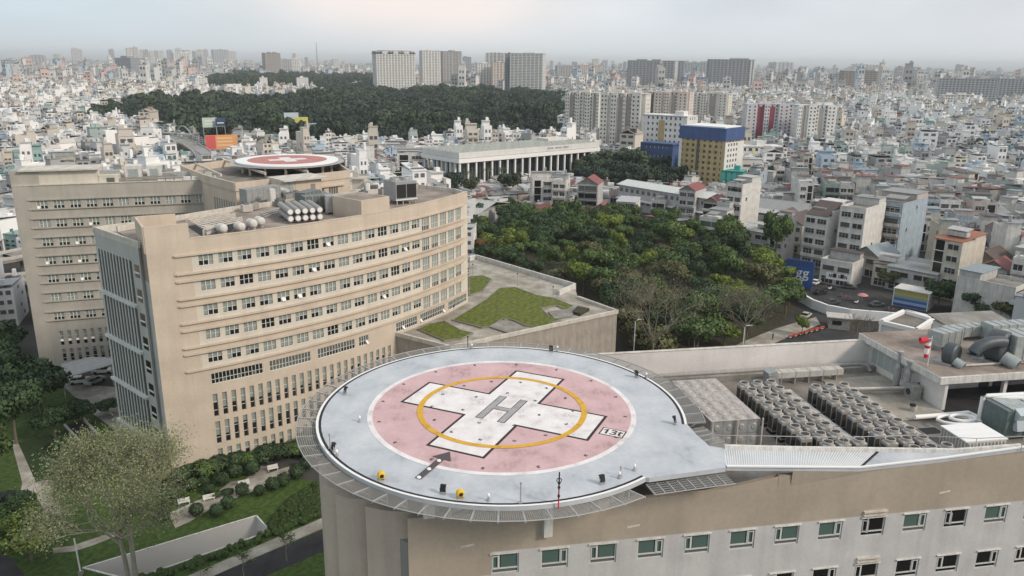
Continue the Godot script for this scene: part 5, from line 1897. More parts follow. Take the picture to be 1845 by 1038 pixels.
# ---------------------------------------------------------------- foliage
# a crown of leaf-sized faces spread through a few overlapping lobes; vertex colours vary from clump to clump
func crown_mesh(seed_: int, lobes: Array, n_: int, size: float, dark: Color, light: Color, hollow := 0.55) -> ArrayMesh:
	var r = RandomNumberGenerator.new()
	r.seed = seed_
	var k = noise(seed_, 0.35, 2)
	var b = MB.new()
	b.use_c = true
	var total = 0.0
	for l in lobes:
		total += pow(l[1].x * l[1].y * l[1].z, 0.667)
	for l in lobes:
		var c: Vector3 = l[0]
		var s: Vector3 = l[1]
		var m = int(n_ * pow(s.x * s.y * s.z, 0.667) / total)
		for i in m:
			var dir = Vector3(r.randfn(), r.randfn() * 0.9 + 0.25, r.randfn()).normalized()
			var rad = lerpf(hollow, 1.0, pow(r.randf(), 0.6)) * (0.9 + 0.22 * k.get_noise_3dv(dir * 6.0 + c))
			var p = c + dir * s * rad
			var nn = (dir + Vector3(r.randfn(), r.randfn(), r.randfn()) * 0.55).normalized()
			var x = nn.cross(Vector3(r.randfn(), r.randfn(), r.randfn())).normalized()
			var y = nn.cross(x)
			var z = size * r.randf_range(0.6, 1.3)
			var t = clampf(0.5 + k.get_noise_3dv(p * 2.2) * 1.3 + r.randfn() * 0.18, 0.0, 1.0)
			b.col = dark.lerp(light, t)
			var q = [p - x * z * 0.5, p - y * z * 0.32, p + x * z * 0.5, p + y * z * 0.32]
			var ns = (nn + dir * 0.8).normalized()
			b.tri_n(q[0], q[1], q[2], ns, ns, ns)
			b.tri_n(q[0], q[2], q[3], ns, ns, ns)
	return b.mesh()


func trunk_mesh(seed_: int, h: float, r0: float, limbs: int, spread: float) -> ArrayMesh:
	var r = RandomNumberGenerator.new()
	r.seed = seed_
	var b = MB.new()
	var top = Vector3(r.randf_range(-0.3, 0.3), h * 0.62, r.randf_range(-0.3, 0.3))
	b.tube(PackedVector3Array([Vector3(0, -0.2, 0), Vector3(0.05, h * 0.2, 0), top * 0.6 + Vector3(0.1, 0, 0), top]), r0, 7, r0 * 0.5)
	for i in limbs:
		var a = TAU * (i + r.randf() * 0.5) / limbs
		var s = top * r.randf_range(0.55, 1.0)
		var e = s + Vector3(cos(a) * spread, h * r.randf_range(0.15, 0.38), sin(a) * spread)
		b.tube(PackedVector3Array([s, s.lerp(e, 0.5) + Vector3.UP * 0.3, e]), r0 * 0.42, 5, r0 * 0.12)
	return b.mesh()


# a leafless or thin tree: branches that fork down to twigs
func grow(b: MB, tips: Array, r: RandomNumberGenerator, p: Vector3, d: Vector3, len_: float, rad: float, depth: int) -> void:
	var q = p + d * len_ * 0.5 + Vector3(r.randfn(), r.randfn() * 0.4, r.randfn()) * len_ * 0.06
	var e = p + d * len_
	b.tube(PackedVector3Array([p, q, e]), rad, 6 if depth > 3 else 4 if depth > 1 else 3, rad * 0.62)
	if depth <= 2:
		tips.append(e)
		tips.append(q)
	if depth == 0:
		return
	for i in (3 if depth > 1 else 3):
		var side = Vector3(r.randfn(), r.randfn() * 0.45 + 0.12, r.randfn()).normalized()
		var nd = (d * 0.95 + side * 0.85 + Vector3.UP * 0.12).normalized()
		grow(b, tips, r, e if i < 2 else q.lerp(e, 0.5), nd, len_ * r.randf_range(0.62, 0.82), rad * 0.6, depth - 1)


func thin_tree(seed_: int, h: float, r0: float, stems: Array, depth: int, leaves: int, dark: Color, light: Color, size: float) -> Array:
	var r = RandomNumberGenerator.new()
	r.seed = seed_
	var b = MB.new()
	var tips = []
	for s in stems:
		var base: Vector3 = s[0]
		var fork: Vector3 = s[1]
		b.tube(PackedVector3Array([base, base.lerp(fork, 0.5) + Vector3(0.1, 0, 0.05), fork]), r0, 7, r0 * 0.72)
		for i in s[2]:
			var a = TAU * (i + r.randf() * 0.4) / float(s[2])
			var out = Vector3(cos(a), 0, sin(a)) * (0.62 if i < s[2] - 1 else 0.12)
			grow(b, tips, r, fork.lerp(base, 0.12 * (i % 3)), (out + Vector3.UP * r.randf_range(0.5, 0.95)).normalized(), h * 0.21, r0 * 0.52, depth)
	var l = MB.new()
	l.use_c = true
	for i in leaves:
		var c: Vector3 = tips[r.randi() % tips.size()]
		var p = c + Vector3(r.randfn(), r.randfn() * 0.8, r.randfn()) * h * 0.035
		var nn = Vector3(r.randfn(), r.randfn() + 0.6, r.randfn()).normalized()
		var x = nn.cross(Vector3(r.randfn(), r.randfn(), r.randfn())).normalized()
		var y = nn.cross(x)
		var z = size * r.randf_range(0.6, 1.3)
		l.col = dark.lerp(light, r.randf())
		l.tri_n(p - x * z * 0.5, p - y * z * 0.3, p + x * z * 0.5, nn, nn, nn)
		l.tri_n(p - x * z * 0.5, p + x * z * 0.5, p + y * z * 0.3, nn, nn, nn)
	return [b.mesh(), l.mesh()]


func ball_lobes(seed_: int, w: float, h: float, n_: int) -> Array:
	var r = RandomNumberGenerator.new()
	r.seed = seed_
	var o = [[Vector3(0, h * 0.62, 0), Vector3(w * 0.34, h * 0.26, w * 0.34)]]
	for i in n_:
		var a = TAU * (i + r.randf() * 0.6) / n_
		var s = r.randf_range(0.18, 0.29)
		o.append([Vector3(cos(a) * w * 0.3, h * r.randf_range(0.45, 0.82), sin(a) * w * 0.3), Vector3(w * s, h * s * 0.72, w * s)])
	return o


func leaf_mat(key: String, c: Color) -> StandardMaterial3D:
	if M.has(key):
		return M[key]
	var m: StandardMaterial3D = M["leaf"].duplicate()
	m.resource_name = key
	m.albedo_color = lin(c.r, c.g, c.b)
	M[key] = m
	return m


func make_tree_kinds() -> void:
	leaf_mat("leaf_dark", Color(0.058, 0.108, 0.038))
	leaf_mat("leaf_mid", Color(0.105, 0.172, 0.042))
	leaf_mat("leaf_light", Color(0.205, 0.275, 0.042))
	leaf_mat("leaf_olive", Color(0.15, 0.155, 0.06))
	leaf_mat("leaf_brown", Color(0.20, 0.105, 0.035))
	leaf_mat("leaf_grey", Color(0.30, 0.33, 0.18))
	for i in 6:
		var w = 9.0
		meshes["crown%d" % i] = crown_mesh(40 + i, ball_lobes(60 + i, w, 9.5, 6 + i % 3), 3600, 0.62, Color(0.38, 0.38, 0.38), Color(1, 1, 1))
		meshes["trunk%d" % i] = trunk_mesh(80 + i, 9.5, 0.24, 5, 2.4)
	for i in 4:
		meshes["far_crown%d" % i] = crown_mesh(90 + i, ball_lobes(95 + i, 11.0, 12.0, 6), 620, 1.7, Color(0.42, 0.42, 0.42), Color(1, 1, 1), 0.75)
		meshes["bush%d" % i] = crown_mesh(110 + i, [[Vector3(0, 0.95, 0), Vector3(1.0, 0.95, 1.0)]], 1100, 0.22, Color(0.4, 0.4, 0.4), Color(1, 1, 1), 0.8)
	var fr = MB.new()
	fr.use_c = true
	var r = RandomNumberGenerator.new()
	r.seed = 77
	for i in 16:
		var a = TAU * i / 16.0 + r.randf() * 0.2
		var d = Vector3(cos(a), 0, sin(a))
		var lift = r.randf_range(0.1, 1.1)
		var prev = Vector3(0, 7.2, 0)
		for k in 5:
			var t = (k + 1) / 5.0
			var p = Vector3(0, 7.2, 0) + d * 2.9 * t + Vector3.UP * (lift * t * 2.0 - 2.6 * t * t)
			var side = d.cross(Vector3.UP) * (0.34 * (1.0 - t * 0.75))
			fr.col = Color(0.6, 0.6, 0.6).lerp(Color(1, 1, 1), r.randf())
			fr.quad(prev - side, prev + side, p + side * 0.8, p - side * 0.8)
			prev = p
	meshes["palm_fronds"] = fr.mesh()
	var pt = MB.new()
	pt.tube(PackedVector3Array([Vector3.ZERO, Vector3(0.1, 3.5, 0), Vector3(0, 7.3, 0)]), 0.22, 7, 0.14)
	meshes["palm_trunk"] = pt.mesh()


func tree(called: String, label: String, kind: int, mt: String, p: Vector3, s: Vector3, group := "") -> Node3D:
	var t = thing(called, label, "tree", p, rng.randf() * TAU, group)
	obj("trunk", meshes["trunk%d" % kind], M["bark"], t, Transform3D(Basis().scaled(s), Vector3.ZERO))
	obj("crown", meshes["crown%d" % kind], M[mt], t, Transform3D(Basis().scaled(s), Vector3.ZERO))
	return t


func palm(label: String, p: Vector3, s: float, group: String) -> void:
	var t = thing("palm_tree", label, "palm tree", p, rng.randf() * TAU, group)
	obj("trunk", meshes["palm_trunk"], M["bark_pale"], t, Transform3D(Basis().scaled(Vector3.ONE * s), Vector3.ZERO))
	obj("fronds", meshes["palm_fronds"], M["leaf_dark"], t, Transform3D(Basis().scaled(Vector3.ONE * s), Vector3.ZERO))


func sheet(called: String, px: Array, lift: float, m: Material) -> void:
	var b = MB.new()
	b.flat(poly_px(px, GY), GY + lift)
	struct(called, b, m)


func build_ground() -> void:
	make_tree_kinds()
	var b = MB.new()
	var pit = poly_px([150, 1024, 462, 930, 487, 958, 236, 1046], GY)
	# one sheet to the horizon, with the sunken ramp left open
	var near = 120.0
	var hole = PackedVector2Array([pit[0], pit[1], pit[2], pit[3]])
	var area = 0.0
	for i in 4:
		area += hole[i].cross(hole[(i + 1) % 4])
	if area > 0:
		hole.reverse()
	var outer = PackedVector2Array([Vector2(-9500, near), Vector2(9500, near), Vector2(9500, -14000), Vector2(-9500, -14000)])
	var oa = 0.0
	for i in 4:
		oa += outer[i].cross(outer[(i + 1) % 4])
	# four pieces round the hole
	var lo = Vector2(1e9, 1e9)
	var hi = Vector2(-1e9, -1e9)
	for q in hole:
		lo = lo.min(q)
		hi = hi.max(q)
	lo -= Vector2(2, 2)
	hi += Vector2(2, 2)
	b.flat(PackedVector2Array([Vector2(-9500, near), Vector2(9500, near), Vector2(9500, hi.y), Vector2(-9500, hi.y)]), GY)
	b.flat(PackedVector2Array([Vector2(-9500, lo.y), Vector2(9500, lo.y), Vector2(9500, -14000), Vector2(-9500, -14000)]), GY)
	b.flat(PackedVector2Array([Vector2(-9500, hi.y), Vector2(lo.x, hi.y), Vector2(lo.x, lo.y), Vector2(-9500, lo.y)]), GY)
	b.flat(PackedVector2Array([Vector2(hi.x, hi.y), Vector2(9500, hi.y), Vector2(9500, lo.y), Vector2(hi.x, lo.y)]), GY)
	struct("ground", b, M["city_ground"])
	var lw = MB.new()
	var box_ = PackedVector2Array([lo, Vector2(hi.x, lo.y), hi, Vector2(lo.x, hi.y)])
	var grounds = PackedVector2Array([Vector2(-175, 30), Vector2(-4, 30), Vector2(-4, -96), Vector2(-30, -112), Vector2(-46, -116), Vector2(-53, -114), Vector2(-66, -124), Vector2(-92, -152), Vector2(-128, -150)])
	for side in [[Vector2(-500, -500), Vector2(500, lo.y)], [Vector2(-500, hi.y), Vector2(500, 500)], [Vector2(-500, lo.y), Vector2(lo.x, hi.y)], [Vector2(hi.x, lo.y), Vector2(500, hi.y)]]:
		for part in Geometry2D.intersect_polygons(grounds, PackedVector2Array([side[0], Vector2(side[1].x, side[0].y), side[1], Vector2(side[0].x, side[1].y)])):
			lw.flat(part, GY + 0.012)
	# ring of lawn round the ramp
	for i in 4:
		var a = hole[i]
		var c = hole[(i + 1) % 4]
		var mid = (hole[0] + hole[1] + hole[2] + hole[3]) * 0.25
		var ext = func(q: Vector2) -> Vector2:
			var d: Vector2 = (q - mid)
			var tx = (hi.x - mid.x) / d.x if d.x > 0 else (lo.x - mid.x) / d.x
			var ty = (hi.y - mid.y) / d.y if d.y > 0 else (lo.y - mid.y) / d.y
			return mid + d * minf(tx, ty)
		var ea: Vector2 = ext.call(a)
		var ec: Vector2 = ext.call(c)
		var poly = PackedVector2Array([a, c, ec])
		for corner in [lo, Vector2(hi.x, lo.y), hi, Vector2(lo.x, hi.y)]:
			# a corner of the box between the two rays belongs to this piece
			var da = (ea - mid).angle()
			var dc = (ec - mid).angle()
			var dk = (corner - mid).angle()
			if absf(wrapf(dk - da, -PI, PI)) + absf(wrapf(dc - dk, -PI, PI)) < absf(wrapf(dc - da, -PI, PI)) + 0.001:
				poly.append(corner)
		poly.append(ea)
		lw.flat(poly, GY + 0.012)
	struct("lawn", lw, M["lawn"])
	# the ramp: white walls, dark floor rising to the left
	var rp = thing("sunken_ramp", "white-walled ramp sinking into the lawn at the foot of the helipad block", "ramp")
	for i in 4:
		var a = hole[i]
		var c = hole[(i + 1) % 4]
		var m = MB.new()
		m.quad(Vector3(c.x, GY - 5, c.y), Vector3(a.x, GY - 5, a.y), Vector3(a.x, GY + 0.02, a.y), Vector3(c.x, GY + 0.02, c.y))
		m.quad(Vector3(a.x, GY - 5, a.y), Vector3(c.x, GY - 5, c.y), Vector3(c.x, GY + 0.02, c.y), Vector3(a.x, GY + 0.02, a.y))
		obj("wall", m, M["white_clean"], rp)
	var fl = MB.new()
	fl.flat(hole, GY - 4.6)
	obj("floor", fl, M["slab_grey"], rp)
	var rim = MB.new()
	var rpts = PackedVector3Array()
	for q in hole:
		rpts.append(Vector3(q.x, GY, q.y))
	rim.wall_path(rpts, 0.22, 0.14, true)
	obj("coping", rim, M["white_paint"], rp)


func build_garden() -> void:
	var m
	var fc = MB.new()
	fc.flat(PackedVector2Array([Vector2(-30, -113), Vector2(-3, -95), Vector2(8, -100), Vector2(24, -160), Vector2(-8, -142), Vector2(-22, -141)]), GY + 0.014)
	struct("forecourt", fc, M["paving"])
	sheet("driveway", [330, 1060, 583, 954, 592, 990, 470, 1042, 420, 1062], 0.016, M["asphalt"])
	var kb = MB.new()
	kb.prism(poly_px([300, 1056, 582, 934, 586, 951, 345, 1056], GY), GY, GY + 0.13)
	struct("pavement", kb, M["paving"])
	var pt = MB.new()
	pt.prism(poly_px([302, 926, 350, 905, 398, 885, 445, 866, 520, 841, 548, 846, 500, 868, 455, 886, 420, 899, 385, 914, 342, 940, 316, 952], GY), GY, GY + 0.06)
	struct("garden_path", pt, M["paving"])
	var p2 = MB.new()
	for q in [[395, 884, 416, 868, 436, 866, 425, 884], [440, 866, 470, 840, 492, 842, 470, 862]]:
		p2.prism(poly_px(q, GY), GY, GY + 0.05)
	struct("side_path", p2, M["slab_grey"])
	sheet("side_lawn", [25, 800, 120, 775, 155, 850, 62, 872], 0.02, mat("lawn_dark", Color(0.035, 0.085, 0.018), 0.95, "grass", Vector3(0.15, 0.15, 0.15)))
	var p3 = MB.new()
	p3.prism(poly_px([20, 795, 30, 792, 65, 870, 100, 858, 104, 872, 88, 885, 112, 925, 90, 935, 62, 890, 36, 892, 40, 870], GY), GY, GY + 0.06)
	struct("left_path", p3, M["paving"])
	var p4 = MB.new()
	p4.prism(poly_px([95, 988, 130, 984, 160, 974, 208, 958, 210, 966, 165, 984, 132, 994, 96, 997], GY), GY, GY + 0.06)
	struct("curved_path", p4, M["paving"])
	sheet("yard", [108, 690, 240, 700, 300, 790, 240, 800, 160, 740], 0.022, M["slab_grey"])
	sheet("parking_strip", [120, 766, 150, 757, 175, 785, 150, 798], 0.026, M["asphalt"])
	var eg = MB.new()
	eg.wall_path(path_px([117, 767, 147, 800], GY), 0.35, 0.3)
	eg.wall_path(path_px([150, 756, 178, 785], GY), 0.35, 0.3)
	eg.wall_path(path_px([255, 800, 290, 819, 303, 816], GY), 0.3, 0.35)
	struct("kerb", eg, M["white_paint"])
	sheet("left_road", [-60, 960, 0, 985, 40, 1030, 60, 1060, -80, 1060], 0.018, M["asphalt"])
	# clipped round bushes along the path
	var bl = [[355, 930, 1.15], [391, 931, 1.1], [411, 917, 1.15], [437, 893, 1.15], [468, 893, 0.95], [492, 883, 1.2], [511, 876, 1.2], [535, 862, 1.3], [552, 846, 1.2], [348, 883, 1.1], [367, 877, 0.95], [401, 874, 1.2], [378, 890, 0.9], [455, 855, 1.3], [424, 860, 1.25], [296, 938, 1.0]]
	var ord = ["first", "second", "third", "fourth", "fifth", "sixth", "seventh", "eighth", "ninth"]
	for i in bl.size():
		var p = gp(bl[i][0], bl[i][1], GY)
		var lab = ""
		if i < 9:
			lab = "round clipped bush on the lawn side of the garden path, %s from the ramp end" % ord[i]
		elif i < 15:
			lab = "round clipped bush on the wall side of the garden path, %s from the left" % ord[i - 9]
		else:
			lab = "round clipped bush standing alone under the large thin tree"
		var t = thing("round_bush", lab, "bush", p, rng.randf() * 6.0, "clipped bushes along the garden path")
		obj("foliage", meshes["bush%d" % (i % 4)], M["leaf_dark"], t, Transform3D(Basis().scaled(Vector3.ONE * bl[i][2]), Vector3.ZERO))
		var s = MB.new()
		s.tube(PackedVector3Array([Vector3(0, -0.1, 0), Vector3(0, 0.5, 0)]), 0.12, 6)
		obj("stem", s, M["bark"], t)
	# benches and planters
	var bn = [[332, 909, "white bench beside the clipped hedge, left end of the garden path"], [377, 902, "white bench near the middle of the garden path"], [440, 876, "white bench between the wall-side bushes of the garden path"], [492, 848, "white bench at the right end of the garden path"]]
	for q in bn:
		var t = thing("garden_bench", q[2], "bench", gp(q[0], q[1], GY), 0.5, "benches on the garden path")
		part_box("seat", Vector3(0, 0.45, 0), Vector3(1.7, 0.1, 0.5), M["white_paint"], t)
		part_box("backrest", Vector3(0, 0.75, -0.25), Vector3(1.7, 0.4, 0.07), M["white_paint"], t)
		for s in [-0.7, 0.7]:
			part_box("leg", Vector3(s, 0.2, 0), Vector3(0.1, 0.42, 0.45), M["white_paint"], t)
	# shrubs at the foot of the wing
	var sh = [[325, 868, 2.0, "leaf_dark"], [345, 855, 1.9, "leaf_dark"], [370, 858, 2.3, "leaf_mid"], [395, 846, 2.2, "leaf_dark"], [425, 838, 2.0, "leaf_dark"], [450, 838, 1.8, "leaf_mid"], [478, 830, 2.3, "leaf_dark"], [505, 825, 2.2, "leaf_dark"], [530, 820, 2.2, "leaf_mid"], [552, 812, 2.4, "leaf_dark"], [570, 822, 2.4, "leaf_dark"], [310, 892, 1.7, "leaf_dark"], [300, 862, 2.2, "leaf_olive"], [560, 795, 2.4, "leaf_olive"]]
	for i in sh.size():
		var q = sh[i]
		var t = thing("wall_shrub", "loose leafy shrub at the foot of the curved wing, %s" % ["third from the left", "fourth from the left", "fifth from the left", "sixth from the left", "seventh from the left", "eighth from the left", "ninth from the left", "tenth from the left", "eleventh from the left", "twelfth from the left", "rightmost", "second from the left and lowest", "leftmost, olive green", "olive green under the helipad net"][i], "shrub", gp(q[0], q[1], GY), rng.randf() * 6.0, "shrubs at the foot of the curved wing")
		obj("foliage", meshes["bush%d" % (i % 4)], M[q[3]], t, Transform3D(Basis().scaled(Vector3(q[2] * 1.2, q[2] * 0.62, q[2] * 0.9)), Vector3.ZERO))
	var hd = [[315, 907, 4.0, 0.9, 0.75, "low clipped hedge block beside the left end of the garden path"], [400, 893, 3.2, 0.8, 0.75, "low clipped hedge block behind the middle bench"]]
	for q in hd:
		var t = thing("low_hedge", q[5], "hedge", gp(q[0], q[1], GY), 0.5)
		obj("foliage", crown_mesh(int(q[0]), [[Vector3(-q[2] * 0.25, 0.45, 0), Vector3(q[2] * 0.32, 0.45, 0.9)], [Vector3(q[2] * 0.25, 0.45, 0), Vector3(q[2] * 0.32, 0.45, 0.9)]], 1500, 0.2, Color(0.4, 0.4, 0.4), Color(1, 1, 1), 0.85), M["leaf_dark"], t)
	# planting beds as ground cover
	var xf = []
	var area = poly_px([478, 950, 520, 905, 572, 870, 580, 925, 498, 965], GY)
	var lo = Vector2(1e9, 1e9)
	var hi = Vector2(-1e9, -1e9)
	for q in area:
		lo = lo.min(q)
		hi = hi.max(q)
	for i in 900:
		var q = Vector2(rng.randf_range(lo.x, hi.x), rng.randf_range(lo.y, hi.y))
		if Geometry2D.is_point_in_polygon(q, area):
			xf.append(Transform3D(yaw_basis(rng.randf() * TAU).scaled(Vector3.ONE * rng.randf_range(0.3, 0.5)), Vector3(q.x, GY - 0.1, q.y)))
	tag(copies("ground_cover", meshes["bush0"], M["leaf_mid"], xf), "leafy ground cover bed right of the white ramp", "ground cover")
	xf = []
	var strip = path_px([235, 1056, 300, 1036, 400, 998, 500, 958, 575, 930], GY)
	for i in strip.size() - 1:
		for k in 26:
			var p = strip[i].lerp(strip[i + 1], rng.randf()) + Vector3(rng.randfn() * 0.35, -0.15, rng.randfn() * 0.35)
			xf.append(Transform3D(yaw_basis(rng.randf() * TAU).scaled(Vector3.ONE * rng.randf_range(0.38, 0.55)), p))
	tag(copies("ground_cover", meshes["bush1"], M["leaf_mid"], xf), "low leafy border between the white ramp and the pavement", "ground cover")
	# the big thin tree in front
	var base = gp(243, 1064, GY)
	var hgt = height_at(772, base + Vector3(0, 0, -1.5), 205) - GY
	var kd = thin_tree(5, hgt, 0.33, [[Vector3(-0.55, -0.2, 0), Vector3(-0.9, hgt * 0.40, 0.2), 5], [Vector3(0.4, -0.2, 0.2), Vector3(0.25, hgt * 0.44, -0.1), 6]], 5, 27000, Color(0.45, 0.47, 0.40), Color(1, 1, 0.9), 0.25)
	var big = thing("large_thin_tree", "tall tree with two trunks and thin grey-green leaves, in front of the curved wing", "tree", base)
	obj("trunk", kd[0], M["bark_pale"], big)
	obj("crown", kd[1], M["leaf_grey"], big)
	# saplings beside the driveway
	var sp = [[517, 1010, 4.6, "slender young tree by the driveway, nearest the helipad block"], [440, 1040, 4.4, "slender young tree by the driveway, middle of three"], [364, 1056, 4.4, "slender young tree by the driveway, leftmost of three"]]
	for i in 3:
		var k = thin_tree(20 + i, sp[i][2], 0.05, [[Vector3.ZERO, Vector3(0, sp[i][2] * 0.5, 0), 4]], 2, 420, Color(0.5, 0.5, 0.5), Color(1, 1, 1), 0.24)
		var t = thing("young_tree", sp[i][3], "tree", gp(sp[i][0], sp[i][1], GY), rng.randf() * 6.0, "young trees by the driveway")
		obj("trunk", k[0], M["bark_pale"], t)
		obj("crown", k[1], M["leaf_mid"], t)
	var lt = [[57, 1010, 0, "leaf_light", Vector3(0.85, 0.72, 0.85), "bright green feathery tree at the lower left corner"], [15, 980, 3, "leaf_mid", Vector3(0.7, 0.7, 0.7), "mid green tree at the left edge beside the bright feathery one"],
		[30, 800, 1, "leaf_dark", Vector3(1.2, 1.3, 1.2), "very dark tree at the left edge below the rear wing"], [75, 745, 2, "leaf_dark", Vector3(1.25, 1.3, 1.25), "broad dark tree right of the darkest one at the left edge"], [15, 730, 4, "leaf_dark", Vector3(1.3, 1.35, 1.3), "dark tree at the left edge, highest in its clump"], [100, 790, 5, "leaf_dark", Vector3(0.8, 0.75, 0.8), "smaller dark tree between the clump and the tin shed"],
		[150, 762, 0, "leaf_dark", Vector3(0.6, 0.5, 0.6), "dark bushy tree in front of the finned end wall"], [196, 748, 2, "leaf_dark", Vector3(0.5, 0.4, 0.5), "low dark tree nearest the finned end wall"], [-20, 870, 1, "leaf_mid", Vector3(0.9, 1.0, 0.9), "tall mid green tree cut by the left edge"], [45, 920, 3, "leaf_dark", Vector3(0.45, 0.4, 0.45), "small dark shrub-like tree beside the left path"],
		[110, 815, 3, "leaf_dark", Vector3(0.35, 0.35, 0.35), "small dark tree at the edge of the side lawn"], [150, 870, 4, "leaf_dark", Vector3(0.5, 0.45, 0.5), "low dark tree behind the large thin tree"], [5, 640, 5, "leaf_dark", Vector3(1.2, 1.0, 1.2), "dark tree beside the overpass at the left edge"]]
	for q in lt:
		tree("garden_tree", q[5], q[2], q[3], gp(q[0], q[1], GY), q[4], "trees at the left edge of the hospital grounds")
	# pole, shed and its cars
	var pole = thing("white_pole", "leaning white pole at the left end of the ramp", "pole", gp(146, 1036, GY))
	var b = MB.new()
	var up_ = height_at(972, gp(146, 1036, GY), 131) - GY
	b.tube(PackedVector3Array([Vector3.ZERO, Vector3(-0.15, up_, 0)]), 0.09, 7)
	obj("shaft", b, M["white_clean"], pole)
	part_box("foot", Vector3(0, 0.3, 0), Vector3(0.5, 0.6, 0.5), M["slab_grey"], pole)
	var shp = thing("tin_shed", "open shed with a pale ribbed tin roof in front of the rear wing", "shed")
	var c = [gp(110, 656, 2.6), gp(163, 643, 3.2), gp(212, 645, 3.2), gp(200, 657, 2.6), gp(113, 682, 2.2)]
	b = MB.new()
	b.quad(c[4], c[3], c[2], c[1])
	b.tri(c[4], c[1], c[0])
	for i in 5:
		var dn = Vector3.UP * 0.12
		var d0: Vector3 = c[i]
		var d1: Vector3 = c[(i + 1) % 5]
		b.quad(d0 - dn, d1 - dn, d1, d0)
	obj("roof", b, mat("tin_pale", Color(0.46, 0.47, 0.49), 0.5, "metal", Vector3(0.3, 0.3, 0.3)), shp)
	for i in 12:
		var t = (i + 0.5) / 12.0
		b = MB.new()
		b.bar((c[0] as Vector3).lerp(c[1], t) + Vector3.UP * 0.06, (c[4] as Vector3).lerp(c[3], t) + Vector3.UP * 0.05, 0.12, 0.08)
		obj("rib", b, mat("tin_pale", Color(0.46, 0.47, 0.49), 0.5), shp)
	for q in c:
		part_box("post", Vector3(q.x, (q.y + GY) * 0.5 - 0.1, q.z), Vector3(0.15, q.y - GY - 0.2, 0.15), M["steel"], shp)
	var cars = [[145, 690, 0.4, "white_clean", "white car parked in front of the tin shed"], [186, 672, 0.2, "white_paint", "pale car at the right end of the tin shed"], [172, 690, 1.2, "duct_pale", "grey-green car beside the finned end wall"], [8, 905, 1.4, "black", "black car at the left edge beside the path"]]
	for q in cars:
		car(q[4], gp(q[0], q[1], GY), q[2], M[q[3]])


func car(label: String, p: Vector3, yaw: float, paint: Material, group := "parked cars") -> void:
	var t = thing("parked_car", label, "car", p, yaw, group)
	if not meshes.has("car_body"):
		var b = MB.new()
		var side = [Vector2(-2.1, 0.35), Vector2(2.1, 0.35), Vector2(2.12, 0.7), Vector2(1.95, 0.9), Vector2(1.0, 0.98), Vector2(-1.8, 1.0), Vector2(-2.1, 0.85)]
		_extrude(b, side, 0.86)
		var cab = [Vector2(1.0, 0.98), Vector2(0.35, 1.42), Vector2(-1.1, 1.46), Vector2(-1.8, 1.0)]
		meshes["car_body"] = b.mesh()
		var g = MB.new()
		_extrude(g, cab, 0.74)
		meshes["car_glass"] = g.mesh()
		var rf = MB.new()
		rf.box(Vector3(-0.38, 1.46, 0), Vector3(1.5, 0.07, 1.46))
		for s in [-1, 1]:
			rf.box(Vector3(-0.4, 1.22, s * 0.745), Vector3(0.08, 0.46, 0.03))
		meshes["car_roof"] = rf.mesh()
		var w = MB.new()
		w.lathe(Vector3.ZERO, PackedVector2Array([Vector2(0, -0.11), Vector2(0.33, -0.11), Vector2(0.33, 0.11), Vector2(0, 0.11)]), 12, Basis(Vector3.RIGHT, PI * 0.5))
		meshes["car_wheel"] = w.mesh()
	obj("body", meshes["car_body"], paint, t)
	obj("glass", meshes["car_glass"], M["glass_dark"], t)
	obj("roof", meshes["car_roof"], paint, t)
	for x in [-1.3, 1.3]:
		for z in [-0.8, 0.8]:
			obj("wheel", meshes["car_wheel"], M["black"], t, Transform3D(Basis(), Vector3(x, 0.33, z)))


func _extrude(b: MB, side: Array, half: float) -> void:
	var m = side.size()
	for i in m:
		var p: Vector2 = side[i]
		var q: Vector2 = side[(i + 1) % m]
		b.quad(Vector3(q.x, q.y, half), Vector3(p.x, p.y, half), Vector3(p.x, p.y, -half), Vector3(q.x, q.y, -half))
	var idx = Geometry2D.triangulate_polygon(PackedVector2Array(side))
	for i in range(0, idx.size(), 3):
		for s in [1.0, -1.0]:
			var a = Vector3(side[idx[i]].x, side[idx[i]].y, half * s)
			var c = Vector3(side[idx[i + 1]].x, side[idx[i + 1]].y, half * s)
			var d = Vector3(side[idx[i + 2]].x, side[idx[i + 2]].y, half * s)
			if (c - a).cross(d - a).z * s > 0:
				b.tri(a, c, d)
			else:
				b.tri(a, d, c)


